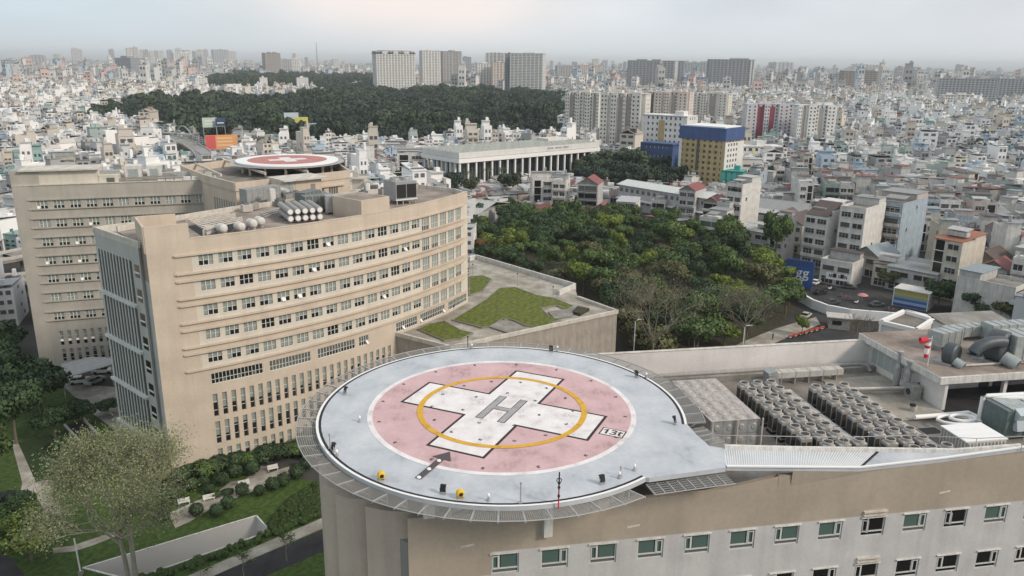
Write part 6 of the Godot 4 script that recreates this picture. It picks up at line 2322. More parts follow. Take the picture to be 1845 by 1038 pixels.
# ---------------------------------------------------------------- the park and the road behind the helipad
func build_park() -> void:
	sheet("park_soil", [842, 396, 1000, 392, 1130, 405, 1240, 425, 1330, 455, 1420, 505, 1432, 560, 1400, 600, 1290, 660, 1140, 680, 1112, 600, 1040, 540, 842, 470], 0.01, M["soil"])
	sheet("road", [1395, 505, 1480, 495, 1560, 520, 1640, 555, 1720, 585, 1900, 640, 1900, 780, 1600, 700, 1330, 690, 1250, 700, 1330, 640, 1430, 600, 1450, 560], 0.014, M["asphalt"])
	var pv = MB.new()
	pv.prism(poly_px([1270, 655, 1335, 618, 1400, 592, 1470, 572, 1478, 585, 1410, 612, 1350, 640, 1300, 668], GY), GY, GY + 0.13)
	struct("pavement", pv, M["paving"])
	var wl = MB.new()
	wl.wall_path(path_px([1428, 530, 1441, 543, 1463, 556, 1490, 566, 1530, 574, 1565, 577, 1602, 580, 1700, 590], GY), 0.7, 2.6)
	tag(obj("curved_boundary_wall", wl, M["white_clean"]), "curved white boundary wall along the street behind the helipad block", "wall")
	# park trees: filled at a tree's spacing inside the park
	var area = poly_px([846, 404, 1000, 400, 1130, 412, 1240, 432, 1320, 460, 1410, 510, 1425, 555, 1392, 590, 1300, 640, 1150, 668, 1120, 605, 1050, 545, 960, 510, 850, 474], GY)
	var lo = Vector2(1e9, 1e9)
	var hi = Vector2(-1e9, -1e9)
	for q in area:
		lo = lo.min(q)
		hi = hi.max(q)
	var put = []
	var trees_ = []
	var hues = {"leaf_dark": "dark green", "leaf_mid": "mid green", "leaf_light": "bright yellow-green", "leaf_olive": "olive brown"}
	var nth = {}
	var ords = ["", "second", "third", "fourth", "fifth", "sixth", "seventh", "eighth", "ninth", "tenth", "eleventh", "twelfth", "thirteenth", "fourteenth", "fifteenth", "sixteenth", "seventeenth", "eighteenth", "nineteenth", "twentieth"]
	for i in 4000:
		var q = Vector2(rng.randf_range(lo.x, hi.x), rng.randf_range(lo.y, hi.y))
		if not Geometry2D.is_point_in_polygon(q, area):
			continue
		var ok = true
		for w in put:
			if q.distance_to(w) < 7.4:
				ok = false
				break
		if not ok:
			continue
		put.append(q)
		var at = seen_at(Vector3(q.x, GY + 6, q.y))
		var k = rng.randf()
		var mt = "leaf_dark" if k < 0.32 else "leaf_mid" if k < 0.72 else "leaf_light" if k < 0.88 else "leaf_olive"
		if at.x > 1290 and at.x < 1380 and at.y > 500 and rng.randf() < 0.6:
			mt = "leaf_light"
		if at.x > 1090 and at.x < 1260 and at.y > 480 and rng.randf() < 0.4:
			mt = "leaf_olive"
		var s = rng.randf_range(0.72, 1.08) if rng.randf() < 0.7 else rng.randf_range(1.1, 1.4)
		var zone = "beside the curved wing" if at.x < 930 else "beyond the roof garden" if at.x < 1090 and at.y > 440 else "before the houses" if at.y < 455 else "behind the helipad rim" if at.x < 1230 and at.y > 540 else "near the street" if at.x > 1330 else "in the park's middle"
		var form = "tall" if s > 1.0 else "low" if s < 0.86 else "round"
		var lab = "%s %s park tree %s" % [form, hues[mt], zone]
		var cnt: int = nth.get(lab, 0)
		nth[lab] = cnt + 1
		trees_.append([at.x, lab, mt, q, s])
	trees_.sort_custom(func(a, b) -> bool: return a[0] < b[0])
	var run = {}
	for e in trees_:
		var lab: String = e[1]
		var i: int = run.get(lab, 0)
		run[lab] = i + 1
		if nth[lab] > 1:
			lab += ", leftmost of its kind" if i == 0 else ", %s of its kind from the left" % ords[mini(i, 19)]
		var s: float = e[4]
		tree("park_tree", lab, rng.randi() % 6, e[2], Vector3(e[3].x, GY, e[3].y), Vector3(s * rng.randf_range(0.9, 1.15), s * rng.randf_range(0.8, 1.25), s * rng.randf_range(0.9, 1.15)), "trees of the park behind the helipad")
	var special = [[858, 470, 0, "leaf_brown", Vector3(0.9, 0.9, 0.9), "rusty brown crowned tree right beside the curved wing's corner"], [1000, 520, 2, "leaf_grey", Vector3(0.5, 0.75, 0.5), "pale silvery tree beside the roof garden's far corner"], [1395, 478, 1, "leaf_mid", Vector3(1.1, 2.0, 1.1), "tallest tree of the park, between the houses and the street"], [1444, 605, 3, "leaf_light", Vector3(0.42, 0.6, 0.42), "small bright green tree on the street corner island"], [1377, 335, 4, "leaf_dark", Vector3(1.5, 1.2, 1.5), "round dark tree beside the turquoise house"], [1720, 560, 0, "leaf_dark", Vector3(1.1, 1.0, 1.1), "dark street tree before the terracotta-roofed house"], [1690, 555, 2, "leaf_dark", Vector3(1.0, 0.95, 1.0), "dark street tree left of the one before the terracotta-roofed house"], [1760, 575, 5, "leaf_dark", Vector3(1.1, 0.9, 1.1), "dark street tree right of the one before the terracotta-roofed house"], [1815, 590, 1, "leaf_olive", Vector3(1.0, 0.85, 1.0), "olive street tree at the right edge above the roof ducts"], [1600, 520, 4, "leaf_olive", Vector3(0.8, 0.65, 0.8), "thin olive tree leaning over the street junction"]]
	for q in special:
		tree("street_tree", q[5], q[2], q[3], gp(q[0], q[1], GY), q[4])
	var bare = [[1172, 672, 26.0, "large bare grey tree right behind the helipad's far rim"], [1340, 622, 18.0, "tall bare tree in the park before the bright green one"], [1548, 640, 12.0, "dark leafless tree beside the rear annex"], [1285, 590, 13.0, "thin bare tree in the middle of the park"]]
	for i in 4:
		var k = thin_tree(300 + i, bare[i][2], 0.24, [[Vector3.ZERO, Vector3(0.2, bare[i][2] * 0.3, 0), 7]], 5 if i < 2 else 4, 900 if i != 2 else 60, Color(0.5, 0.5, 0.45), Color(1, 1, 0.95), 0.3)
		var t = thing("bare_tree", bare[i][3], "tree", gp(bare[i][0], bare[i][1], GY), 1.3 * i)
		obj("trunk", k[0], M["bark_mid"] if i != 2 else M["bark"], t)
		obj("crown", k[1], M["leaf_grey"], t)
	var mg = thing("white_blossom_tree", "tree dotted with white blossom in the middle of the park", "tree", gp(1240, 622, GY))
	obj("trunk", meshes["trunk2"], M["bark"], mg)
	obj("crown", meshes["crown2"], M["leaf_dark"], mg)
	obj("blossom", crown_mesh(801, ball_lobes(62, 9.6, 9.8, 6), 170, 0.42, Color(0.75, 0.75, 0.72), Color(0.85, 0.85, 0.8), 0.95), M["vc_far"], mg)
	# lamp posts
	var lp = [[1336, 650, 8.0, "white lamp post at the park pavement behind the helipad block"], [1140, 665, 11.0, "tall thin pole before the bare grey tree"]]
	for q in lp:
		var t = thing("lamp_post", q[3], "lamp post", gp(q[0], q[1], GY))
		var b = MB.new()
		b.tube(PackedVector3Array([Vector3.ZERO, Vector3(0, q[2], 0), Vector3(0.5, q[2] + 0.35, 0), Vector3(1.2, q[2] + 0.4, 0)]), 0.11, 7)
		obj("pole", b, M["steel_white"], t)
		part_box("lamp_head", Vector3(1.4, q[2] + 0.38, 0), Vector3(0.7, 0.14, 0.3), M["steel"], t)
	# street furniture and cars
	var gt = thing("gate_house", "small grey gatehouse with a red panel on the street island", "kiosk", gp(1510, 590, GY), -0.3)
	part_box("wall", Vector3(0, 1.5, 0), Vector3(5.0, 3.0, 3.6), M["unit_grey"], gt)
	part_box("roof", Vector3(0, 3.1, 0), Vector3(6.2, 0.25, 4.6), M["unit_cream"], gt)
	part_box("panel", Vector3(2.54, 1.4, 0), Vector3(0.08, 2.0, 1.2), M["red"], gt)
	part_box("window", Vector3(-0.6, 1.7, 1.83), Vector3(2.2, 1.1, 0.08), M["glass_dark"], gt)
	for i in 7:
		var t = thing("road_barrier", "orange-red barrier, %s from the left in the row at the street corner" % ["first", "second", "third", "fourth", "fifth", "sixth", "seventh"][i], "barrier", gp(1424 + i * 9.5, 610 - i * 2.6, GY), 0.3, "barriers at the street corner")
		part_box("board", Vector3(0, 0.75, 0), Vector3(1.3, 0.5, 0.12), mat("barrier_red", Color(0.55, 0.08, 0.04), 0.7), t)
		part_box("board", Vector3(0, 0.3, 0), Vector3(1.3, 0.16, 0.1), M["white_paint"], t)
		for s in [-0.5, 0.5]:
			part_box("leg", Vector3(s, 0.25, 0), Vector3(0.08, 0.5, 0.5), M["black"], t)
	var um = thing("street_umbrella", "faded pink umbrella of a street stall at the junction", "umbrella", gp(1553, 545, GY))
	var b2 = MB.new()
	b2.lathe(Vector3(0, 2.1, 0), PackedVector2Array([Vector2(1.5, 0), Vector2(0.8, 0.45), Vector2(0, 0.6)]), 8)
	obj("canopy", b2, mat("umbrella_pink", Color(0.52, 0.22, 0.21), 0.8), um)
	b2 = MB.new()
	b2.tube(PackedVector3Array([Vector3.ZERO, Vector3(0, 2.6, 0)]), 0.04, 5)
	obj("pole", b2, M["steel"], um)
	var carl = [[1478, 530, 0.5, "black", "black car on the street left of the junction, beyond the curved wall"], [1500, 548, 0.35, "duct_dark", "dark grey car driving beside the curved white wall"], [1470, 512, 0.8, "white_clean", "white car at the far side of the street junction"], [1530, 520, -0.4, "glass_grey", "grey car stopped below the white shop sign"], [1452, 572, 0.9, "unit_cream", "cream car at the island with the small green tree"], [1580, 552, 0.2, "duct_dark", "dark car on the street right of the pink umbrella"], [1640, 575, 0.3, "black", "black car before the blue and yellow awning shop"]]
	for q in carl:
		car(q[4], gp(q[0], q[1], GY), q[2], M[q[3]], "cars on the street behind the helipad block")
	# motorbikes parked and waiting along the street
	var mb = null
	var where = ["by the blue shop board", "by the blue shop board, second from the left", "by the blue shop board, third from the left", "below the white shop sign", "below the white shop sign, second from the left", "below the white shop sign, third from the left", "in the middle of the junction", "in the middle of the junction, right of another", "beside the pink umbrella", "behind the pink umbrella", "before the banded awning shop", "before the banded awning shop, second from the left"]
	var mpx = [[1447, 521], [1454, 522], [1461, 524], [1488, 520], [1495, 522], [1503, 524], [1515, 535], [1524, 540], [1543, 547], [1560, 537], [1600, 560], [1609, 563]]
	for i in 12:
		var p = gp(mpx[i][0], mpx[i][1], GY + 0.02)
		if mb == null:
			mb = thing("motorbike", "motorbike " + where[0], "motorbike", p, 0.4, "motorbikes at the street junction")
			var w = MB.new()
			w.lathe(Vector3.ZERO, PackedVector2Array([Vector2(0.2, -0.05), Vector2(0.3, -0.05), Vector2(0.3, 0.05), Vector2(0.2, 0.05), Vector2(0.2, -0.05)]), 12, Basis(Vector3.RIGHT, PI * 0.5))
			var wm = w.mesh()
			for x in [-0.62, 0.62]:
				obj("wheel", wm, M["black"], mb, Transform3D(Basis(), Vector3(x, 0.3, 0)))
			var bd = MB.new()
			_extrude(bd, [Vector2(-0.75, 0.5), Vector2(-0.1, 0.32), Vector2(0.35, 0.36), Vector2(0.55, 0.85), Vector2(0.42, 0.95), Vector2(0.2, 0.6), Vector2(-0.7, 0.72)], 0.13)
			obj("body", bd, M["red"], mb)
			part_box("seat", Vector3(-0.35, 0.76, 0), Vector3(0.75, 0.1, 0.26), M["black"], mb)
			part_box("handlebar", Vector3(0.46, 1.0, 0), Vector3(0.05, 0.05, 0.62), M["steel"], mb)
		else:
			var d = dup(mb, p, 0.2 + 0.35 * (i % 4), "motorbike " + where[i])
			d.get_node("body").material_override = M[["white_clean", "black", "duct_mid", "red"][i % 4]]
	build_person(gp(1392, 612, GY))
	# the wood beyond the housing, and distant clumps
	var woods = [[[172, 226, 250, 240, 330, 254, 420, 264, 540, 272, 700, 275, 900, 272, 1016, 264, 1016, 182, 940, 174, 700, 174, 620, 176, 480, 188, 400, 186, 330, 196, 240, 200], 9.5, 1.15, "dark wood filling the middle distance behind the hospital"], [[372, 168, 430, 172, 520, 166, 600, 172, 672, 172, 672, 146, 560, 141, 430, 142, 375, 148], 12.0, 1.35, "far dark band of trees before the left skyline"], [[1030, 318, 1090, 300, 1150, 308, 1222, 316, 1222, 345, 1120, 342, 1050, 336], 7.0, 0.68, "dark trees between the white hall and the yellow tower"], [[700, 330, 760, 318, 830, 345, 820, 350, 720, 345], 7.0, 0.6, "trees before the short side of the white hall"]]
	for wd in woods:
		var pol = poly_px(wd[0], GY)
		lo = Vector2(1e9, 1e9)
		hi = Vector2(-1e9, -1e9)
		for q in pol:
			lo = lo.min(q)
			hi = hi.max(q)
		var sets = [[], [], [], []]
		var cols = [[], [], [], []]
		var st: float = wd[1]
		var y = lo.y
		var hue = noise(3, 0.006, 3)
		while y < hi.y:
			var x = lo.x
			while x < hi.x:
				var q = Vector2(x + rng.randf_range(-0.4, 0.4) * st, y + rng.randf_range(-0.4, 0.4) * st)
				if Geometry2D.is_point_in_polygon(q, pol):
					var k = rng.randi() % 4
					var n_ = hue.get_noise_2dv(q)
					var s = wd[2] * (rng.randf_range(0.7, 1.1) if rng.randf() < 0.7 else rng.randf_range(1.1, 1.65)) * (1.0 + n_ * 0.6)
					sets[k].append(Transform3D(yaw_basis(rng.randf() * TAU).scaled(Vector3(s, s * rng.randf_range(0.85, 1.25), s)), Vector3(q.x, GY - 2.0 * s, q.y)))
					cols[k].append(Color(0.028, 0.055, 0.038).lerp(Color(0.080, 0.120, 0.058), clampf(n_ * 1.1 + pow(rng.randf(), 2.0) * 0.8, 0, 1)))
				x += st
			y += st
		var root = thing("woodland", wd[3], "wood")
		root.set_meta("kind", "stuff")
		for k in 4:
			if sets[k].size():
				copies("crowns", meshes["far_crown%d" % k], M["leaf"], sets[k], cols[k], root)
	# palms in front of the white hall and single trees in the housing
	var pl = [[848, 338], [880, 333], [930, 322], [985, 310], [1010, 303], [838, 334], [905, 328], [962, 316]]
	for i in pl.size():
		palm("feathery palm, %s from the left before the white columned hall" % ["second", "third", "sixth", "eighth", "ninth", "first", "fourth", "seventh"][i], gp(pl[i][0], pl[i][1], GY), rng.randf_range(0.9, 1.25), "palms before the white hall")
	var ft = [[205, 212, 2.6, "leaf_dark", "huge dark tree standing left of the wood"], [120, 200, 1.6, "leaf_dark", "round dark tree in the left housing, left of two"], [142, 202, 1.5, "leaf_dark", "round dark tree in the left housing, right of two"], [60, 232, 1.7, "leaf_dark", "dark tree behind the long white school at the left edge"], [95, 300, 1.3, "leaf_mid", "olive green tree above the rear wing's roof house"], [60, 290, 1.1, "leaf_olive", "brown-green tree above the left end of the rear wing"], [130, 305, 1.3, "leaf_dark", "dark tree behind the domed tanks"], [175, 300, 1.3, "leaf_dark", "dark tree behind the tall plant boxes"], [1755, 235, 2.0, "leaf_dark", "dark tree clump in the right housing before the long grey block"], [1590, 185, 1.8, "leaf_dark", "dark tree right of the brown office block"], [880, 385, 0.8, "leaf_dark", "dark tree behind the curved wing's right corner"], [915, 378, 0.8, "leaf_dark", "dark tree by the market roofs behind the curved wing"]]
	for i in ft.size():
		var q = ft[i]
		tree("housing_tree", q[4], i % 6, q[3], gp(q[0], q[1], GY), Vector3(q[2], q[2] * 0.9, q[2]), "single trees in the housing")


func build_person(p: Vector3) -> void:
	var t = thing("person", "person in dark clothes standing on the park pavement", "person", p, 0.6)
	var b = MB.new()
	# one skin from feet to head: legs run into the hips, hips into the trunk, shoulders and neck
	for s in [-1.0, 1.0]:
		b.tube(PackedVector3Array([Vector3(s * 0.1, 0.0, 0.12), Vector3(s * 0.1, 0.06, 0.0), Vector3(s * 0.1, 0.45, 0.02), Vector3(s * 0.09, 0.9, 0.0)]), 0.06, 8, 0.1)
		b.tube(PackedVector3Array([Vector3(s * 0.19, 1.42, 0), Vector3(s * 0.25, 1.12, 0.0), Vector3(s * 0.24, 0.86, 0.08)]), 0.055, 7, 0.035)
	b.lathe(Vector3.ZERO, PackedVector2Array([Vector2(0.12, 0.82), Vector2(0.18, 0.92), Vector2(0.16, 1.1), Vector2(0.2, 1.35), Vector2(0.18, 1.44), Vector2(0.07, 1.5), Vector2(0.055, 1.54)]), 12, Basis().scaled(Vector3(1, 1, 0.65)))
	obj("body", b, M["duct_dark"], t)
	var h = MB.new()
	h.lathe(Vector3(0, 1.52, 0.01), PackedVector2Array([Vector2(0.05, 0), Vector2(0.08, 0.05), Vector2(0.095, 0.13), Vector2(0.08, 0.2), Vector2(0, 0.24)]), 12)
	h.box(Vector3(0, 1.62, 0.1), Vector3(0.025, 0.04, 0.03))
	obj("head", h, mat("skin", Color(0.36, 0.22, 0.15), 0.7), t)
	var k = MB.new()
	k.lathe(Vector3(0, 1.66, -0.012), PackedVector2Array([Vector2(0.1, 0), Vector2(0.098, 0.05), Vector2(0.06, 0.11), Vector2(0, 0.125)]), 12)
	obj("hair", k, M["black"], t)


# ---------------------------------------------------------------- tall blocks
var footprints = []        # [centre, radius] of everything the housing must keep clear of


func clear_of(q: Vector2, r: float) -> bool:
	for f in footprints:
		if q.distance_to(f[0]) < f[1] + r:
			return false
	return true


func keep_box(c: Vector3, w: float, d: float, yaw: float) -> void:
	var k = maxi(1, int(ceil(maxf(w, d) / minf(w, d))))
	var along = Vector3(cos(yaw), 0, -sin(yaw)) if w > d else Vector3(sin(yaw), 0, cos(yaw))
	for i in k:
		var p = c + along * (maxf(w, d) * ((i + 0.5) / k - 0.5))
		footprints.append([Vector2(p.x, p.z), minf(w, d) * 0.62])


# a storeyed block: dark glass core behind a frame of bands and piers
func block(called: String, label: String, cat: String, u0: float, u1: float, vt: float, vb: float, yaw: float, ratio: float, fl: int, nx: int, wall: Material, opt := {}) -> Node3D:
	var p = gp((u0 + u1) * 0.5, vb, GY)
	var dist = p.distance_to(Vector3(0, CAMY, 0))
	var view = atan2(-p.x, -p.z)                    # turn that faces the camera
	var vis = (u1 - u0) * dist / FL
	var w = vis / (absf(cos(yaw)) + ratio * absf(sin(yaw)))
	var d = w * ratio
	var dirn = Vector3(p.x, 0, p.z).normalized()
	var c = p + dirn * (d * absf(cos(yaw)) + w * absf(sin(yaw))) * 0.5
	var h = height_at(vt, p, (u0 + u1) * 0.5) - GY
	var t = thing(called, label, cat, c, view + yaw, opt.get("group", ""))
	keep_box(c, w, d, view + yaw)
	var nz = maxi(2, int(round(nx * ratio)))
	part_box("glazing", Vector3(0, h * 0.5 - 0.2, 0), Vector3(w - 0.9, h - 0.4, d - 0.9), opt.get("glass", M["glass_grey"]), t)
	var b = MB.new()
	var fh = h / fl
	var band = opt.get("band", 0.5)
	for i in fl + 1:
		var y = i * fh
		var th = fh * band if i < fl else fh * 0.3
		b.box(Vector3(0, y + th * 0.5 - (0.0 if i else 0.0), 0), Vector3(w, th, d))
	var pw = opt.get("pier", 0.42)
	for side in 4:
		var n_ = nx if side % 2 == 0 else nz
		var len_ = w if side % 2 == 0 else d
		var dep = d if side % 2 == 0 else w
		var bs = yaw_basis(PI * 0.5 * side)
		for i in n_ + 1:
			var x = -len_ * 0.5 + len_ * i / float(n_)
			var ww = len_ / n_ * pw
			if opt.has("blank") and (i % int(opt["blank"]) == 0):
				ww = len_ / n_ * 1.05
			if opt.get("sides", false) and side % 2 == 1 and i % 2 == 0:
				ww = len_ / n_ * 1.2
			x = clampf(x, -len_ * 0.5 + ww * 0.5, len_ * 0.5 - ww * 0.5)
			b.box(bs * Vector3(x, h * 0.5, dep * 0.5 - 0.22), Vector3(ww, h - 0.02, 0.5), bs)
	tag(obj("facade_frame", b, wall, t), "", "", "", "stuff")
	if opt.has("stripe"):
		for s in opt["stripe"]:
			for e in [1.0]:
				part_box("stripe", Vector3(w * (s[0] - 0.5), h * 0.5, d * 0.5 + 0.06), Vector3(w * s[1], h * s[2], 0.2), s[3], t)
	if opt.has("bays"):
		var bm = MB.new()
		var bd = MB.new()
		for e in opt["bays"]:
			var bw: float = w * e[1]
			var bx_: float = w * (e[0] - 0.5)
			bm.box(Vector3(bx_, h * 0.5 + 0.5, d * 0.5 + 0.9), Vector3(bw, h + 1.0 + e[2], 1.8))
			for i in fl:
				for k in [-0.25, 0.25]:
					bd.box(Vector3(bx_ + bw * k, (i + 0.55) * fh, d * 0.5 + 1.81), Vector3(minf(1.1, bw * 0.2), fh * 0.42, 0.06))
		tag(obj("bay", bm, opt.get("bay_wall", wall), t), "", "", "", "stuff")
		tag(obj("bay_windows", bd, M["glass_dark"], t), "", "", "", "stuff")
	if opt.has("balcony"):
		var bb = MB.new()
		for i in range(1, fl):
			for k in nx:
				if k % 2 == 0:
					bb.box(Vector3(-w * 0.5 + w * (k + 0.5) / nx, i * fh + 0.5, d * 0.5 + 0.5), Vector3(w / nx * 0.75, 1.0, 0.9))
		tag(obj("balconies", bb, wall, t), "", "", "", "stuff")
	part_box("roof", Vector3(0, h + 0.1, 0), Vector3(w - 0.4, 0.3, d - 0.4), M["slab_grey"], t)
	var r = RandomNumberGenerator.new()
	r.seed = int(u0 * 7 + vt)
	if opt.has("mansard"):
		var m = MB.new()
		m.lathe(Vector3(0, h - fh * 1.3, 0), PackedVector2Array([Vector2(0.735, 0), Vector2(0.70, fh * 1.0), Vector2(0.55, fh * 1.9), Vector2(0, fh * 1.9)]), 4, Basis(Vector3.UP, PI * 0.25).scaled(Vector3(w, 1, d)))
		obj("mansard", m, M["duct_dark"], t)
		for k in 3:
			part_box("dormer", Vector3(w * (k - 1) * 0.28, h - fh * 0.5, d * 0.5 - 0.6), Vector3(w * 0.13, fh * 1.7, 3.4), wall, t)
	else:
		for k in opt.get("tops", 2):
			part_box("roof_house", Vector3(w * r.randf_range(-0.3, 0.3), h + fh * 0.5, d * r.randf_range(-0.2, 0.2)), Vector3(w * r.randf_range(0.14, 0.28), fh, d * 0.4), wall, t)
	var pp = MB.new()
	for e in [[0, d * 0.5 - 0.15, w, 0.3], [0, -d * 0.5 + 0.15, w, 0.3], [w * 0.5 - 0.15, 0, 0.3, d - 0.6], [-w * 0.5 + 0.15, 0, 0.3, d - 0.6]]:
		pp.box(Vector3(e[0], h + 0.45, e[1]), Vector3(e[2], 0.9, e[3]))
	obj("parapet", pp, wall, t)
	return t


func build_landmarks() -> void:
	var white = mat("block_white", Color(0.80, 0.79, 0.77), 0.85, "wall", Vector3(0.03, 0.03, 0.03))
	var cream = mat("block_cream", Color(0.76, 0.73, 0.67), 0.85, "wall", Vector3(0.03, 0.03, 0.03))
	var grey = mat("block_grey", Color(0.47, 0.475, 0.49), 0.85, "wall", Vector3(0.03, 0.03, 0.03))
	var slate = mat("block_slate", Color(0.33, 0.345, 0.375), 0.85, "wall", Vector3(0.03, 0.03, 0.03))
	var brown = mat("block_brown", Color(0.38, 0.34, 0.315), 0.85, "wall", Vector3(0.03, 0.03, 0.03))
	var pinkish = mat("block_pink", Color(0.74, 0.64, 0.58), 0.85, "wall", Vector3(0.03, 0.03, 0.03))
	var lilac = mat("block_lilac", Color(0.66, 0.63, 0.66), 0.85, "wall", Vector3(0.03, 0.03, 0.03))
	var yellow = mat("block_yellow", Color(0.56, 0.44, 0.23), 0.85, "grime", Vector3(0.05, 0.05, 0.05))
	var blue = mat("block_blue", Color(0.06, 0.115, 0.30), 0.7, "grime", Vector3(0.05, 0.05, 0.05))
	var maroon = mat("maroon", Color(0.24, 0.055, 0.075), 0.8)
	var recess = mat("recess", Color(0.10, 0.085, 0.08), 0.8)
	var black = M["glass_dark"]
	block("residential_tower", "white rounded tower with a dark mansard roof, left of the row beyond the wood", "tower block", 674, 748, 93, 168, 0.25, 0.45, 25, 13, white, {"mansard": true, "band": 0.5, "pier": 0.4})
	block("residential_tower", "pale grey tower slab right of the white mansard tower", "tower block", 757, 794, 92, 166, 0.3, 0.6, 26, 6, white, {"balcony": true})
	block("residential_tower", "grey-brown tower slab joined to the right of the pale grey slab", "tower block", 793, 832, 93, 164, 0.3, 0.6, 26, 6, grey, {"stripe": [[0.1, 0.13, 1.0, brown], [0.62, 0.13, 1.0, brown]]})
	block("residential_tower", "small dark grey far tower right of the grey-brown slab", "tower block", 834, 849, 103, 134, 0.2, 0.8, 18, 4, slate)
	block("residential_tower", "white tower with grey left edge behind the lower pair of blocks", "tower block", 875, 912, 96, 160, -0.2, 0.6, 26, 5, white, {"balcony": true})
	block("residential_tower", "lower grey-white block before the white tower with grey edge", "tower block", 857, 886, 115, 166, 0.2, 0.7, 18, 5, white)
	block("residential_tower", "pinkish lower block before the broad banded white tower", "tower block", 885, 911, 113, 167, 0.2, 0.7, 19, 4, pinkish)
	block("residential_tower", "narrow dark grey tower edge left of the broad banded white tower", "tower block", 909, 922, 97, 172, 0.1, 1.0, 27, 3, slate)
	block("residential_tower", "broad white tower with close horizontal bands, right end of the row beyond the wood", "tower block", 919, 982, 97, 174, -0.2, 0.5, 27, 8, white, {"band": 0.55, "pier": 0.25})
	block("residential_tower", "wide slate grey slab with a pale right end, left of two beyond the cream estate", "tower block", 1130, 1227, 110, 168, 0.15, 0.22, 18, 16, slate, {"balcony": true, "stripe": [[0.86, 0.06, 1.0, white]]})
	block("residential_tower", "slate grey slab with a white edge frame, right of two beyond the cream estate", "tower block", 1273, 1351, 108, 170, 0.2, 0.3, 19, 12, slate, {"balcony": true, "stripe": [[0.93, 0.03, 1.0, white], [0.995, 0.03, 1.0, white]]})
	block("office_block", "low bluish glass office between the two slate grey slabs", "office block", 1228, 1272, 140, 170, 0.2, 0.6, 8, 6, mat("block_bluegrey", Color(0.25, 0.32, 0.42), 0.6))
	block("office_block", "wide pale far slab between the two slate grey slabs", "office block", 1228, 1274, 113, 140, 0.0, 0.3, 10, 9, grey)
	block("office_block", "brown office block with a lighter right end in the right distance", "office block", 1514, 1583, 129, 170, 0.35, 0.4, 11, 10, brown, {"pier": 0.2})
	block("office_block", "narrow grey block joined to the left of the brown office block", "office block", 1494, 1516, 134, 165, 0.2, 0.8, 10, 4, grey)
	block("residential_block", "long grey slab with a grid of windows, left half, at the right distance", "apartment block", 1694, 1776, 143, 196, 0.1, 0.18, 13, 16, grey, {"band": 0.5})
	block("residential_block", "long grey slab with a grid of windows, right half, at the right edge", "apartment block", 1778, 1842, 143, 192, 0.1, 0.2, 13, 13, grey, {"band": 0.5})
	block("residential_block", "white banded block before the long grey slab", "apartment block", 1690, 1714, 172, 208, 0.3, 0.8, 8, 5, white)
	block("residential_block", "beige block right of the white banded one before the long grey slab", "apartment block", 1716, 1745, 172, 205, 0.3, 0.8, 8, 4, cream)
	block("office_block", "peach block in the distance between the wood's towers and the slate slab", "office block", 1042, 1084, 118, 154, 0.15, 0.4, 10, 12, pinkish, {"pier": 0.5})
	block("office_block", "grey triple block left of the peach block in the distance", "office block", 1000, 1041, 119, 152, 0.3, 0.4, 14, 8, grey, {"pier": 0.5})
	block("office_block", "dark grey-blue box building in the left distance", "office block", 217, 264, 106, 146, 0.75, 1.0, 8, 6, slate, {"band": 0.9})
	block("office_block", "pale far office left of the dark box building", "office block", 0, 28, 109, 128, 0.2, 0.4, 6, 6, slate, {"band": 0.8})
	block("residential_tower", "white latticed tower right of the dark box building", "tower block", 313, 345, 96, 130, 0.3, 0.6, 18, 7, white)
	block("residential_tower", "grey pair tower at the right end of the left skyline", "tower block", 385, 412, 90, 120, 0.3, 0.5, 18, 6, grey)
	block("residential_tower", "pale tower joined right of the grey pair tower in the left skyline", "tower block", 411, 427, 93, 120, 0.2, 0.8, 18, 4, cream)
	block("residential_tower", "grey-brown tower before the radio mast in the left middle distance", "tower block", 476, 506, 96, 138, 0.3, 0.7, 17, 7, brown, {"band": 0.7})
	block("residential_tower", "white tower just left of the radio mast", "tower block", 524, 541, 107, 136, 0.2, 0.8, 12, 5, white)
	block("residential_tower", "grey-white lower tower between the grey-brown tower and the radio mast", "tower block", 505, 526, 108, 136, 0.2, 0.8, 12, 5, grey)
	# the skyline
	var r = RandomNumberGenerator.new()
	r.seed = 9
	var sky_ = [[200, 208, 90], [232, 242, 87], [244, 252, 86], [254, 262, 90], [262, 270, 91], [272, 279, 93], [281, 288, 92], [290, 297, 92], [304, 313, 91], [319, 328, 88], [330, 336, 91], [338, 346, 91], [349, 355, 93], [357, 366, 90], [368, 377, 90], [134, 144, 88], [146, 152, 90], [100, 112, 98], [60, 80, 100], [28, 45, 106], [550, 556, 104], [528, 536, 97], [600, 612, 107], [640, 662, 118], [1066, 1078, 107], [1084, 1094, 109], [1100, 1106, 110], [1122, 1128, 112], [1030, 1040, 112], [990, 998, 110], [1383, 1398, 113], [1400, 1426, 113], [1534, 1560, 116], [1562, 1584, 118], [1720, 1732, 117], [1440, 1452, 122], [1620, 1640, 121], [1232, 1240, 110]]
	sky_.sort_custom(func(a, b) -> bool: return a[0] < b[0])
	var order = ["first", "second", "third", "fourth", "fifth", "sixth", "seventh", "eighth", "ninth", "tenth", "eleventh", "twelfth", "thirteenth", "fourteenth", "fifteenth", "sixteenth", "seventeenth", "eighteenth", "nineteenth", "twentieth", "twenty-first", "twenty-second", "twenty-third"]
	var seen_ = {"left": 0, "middle": 0, "right": 0}
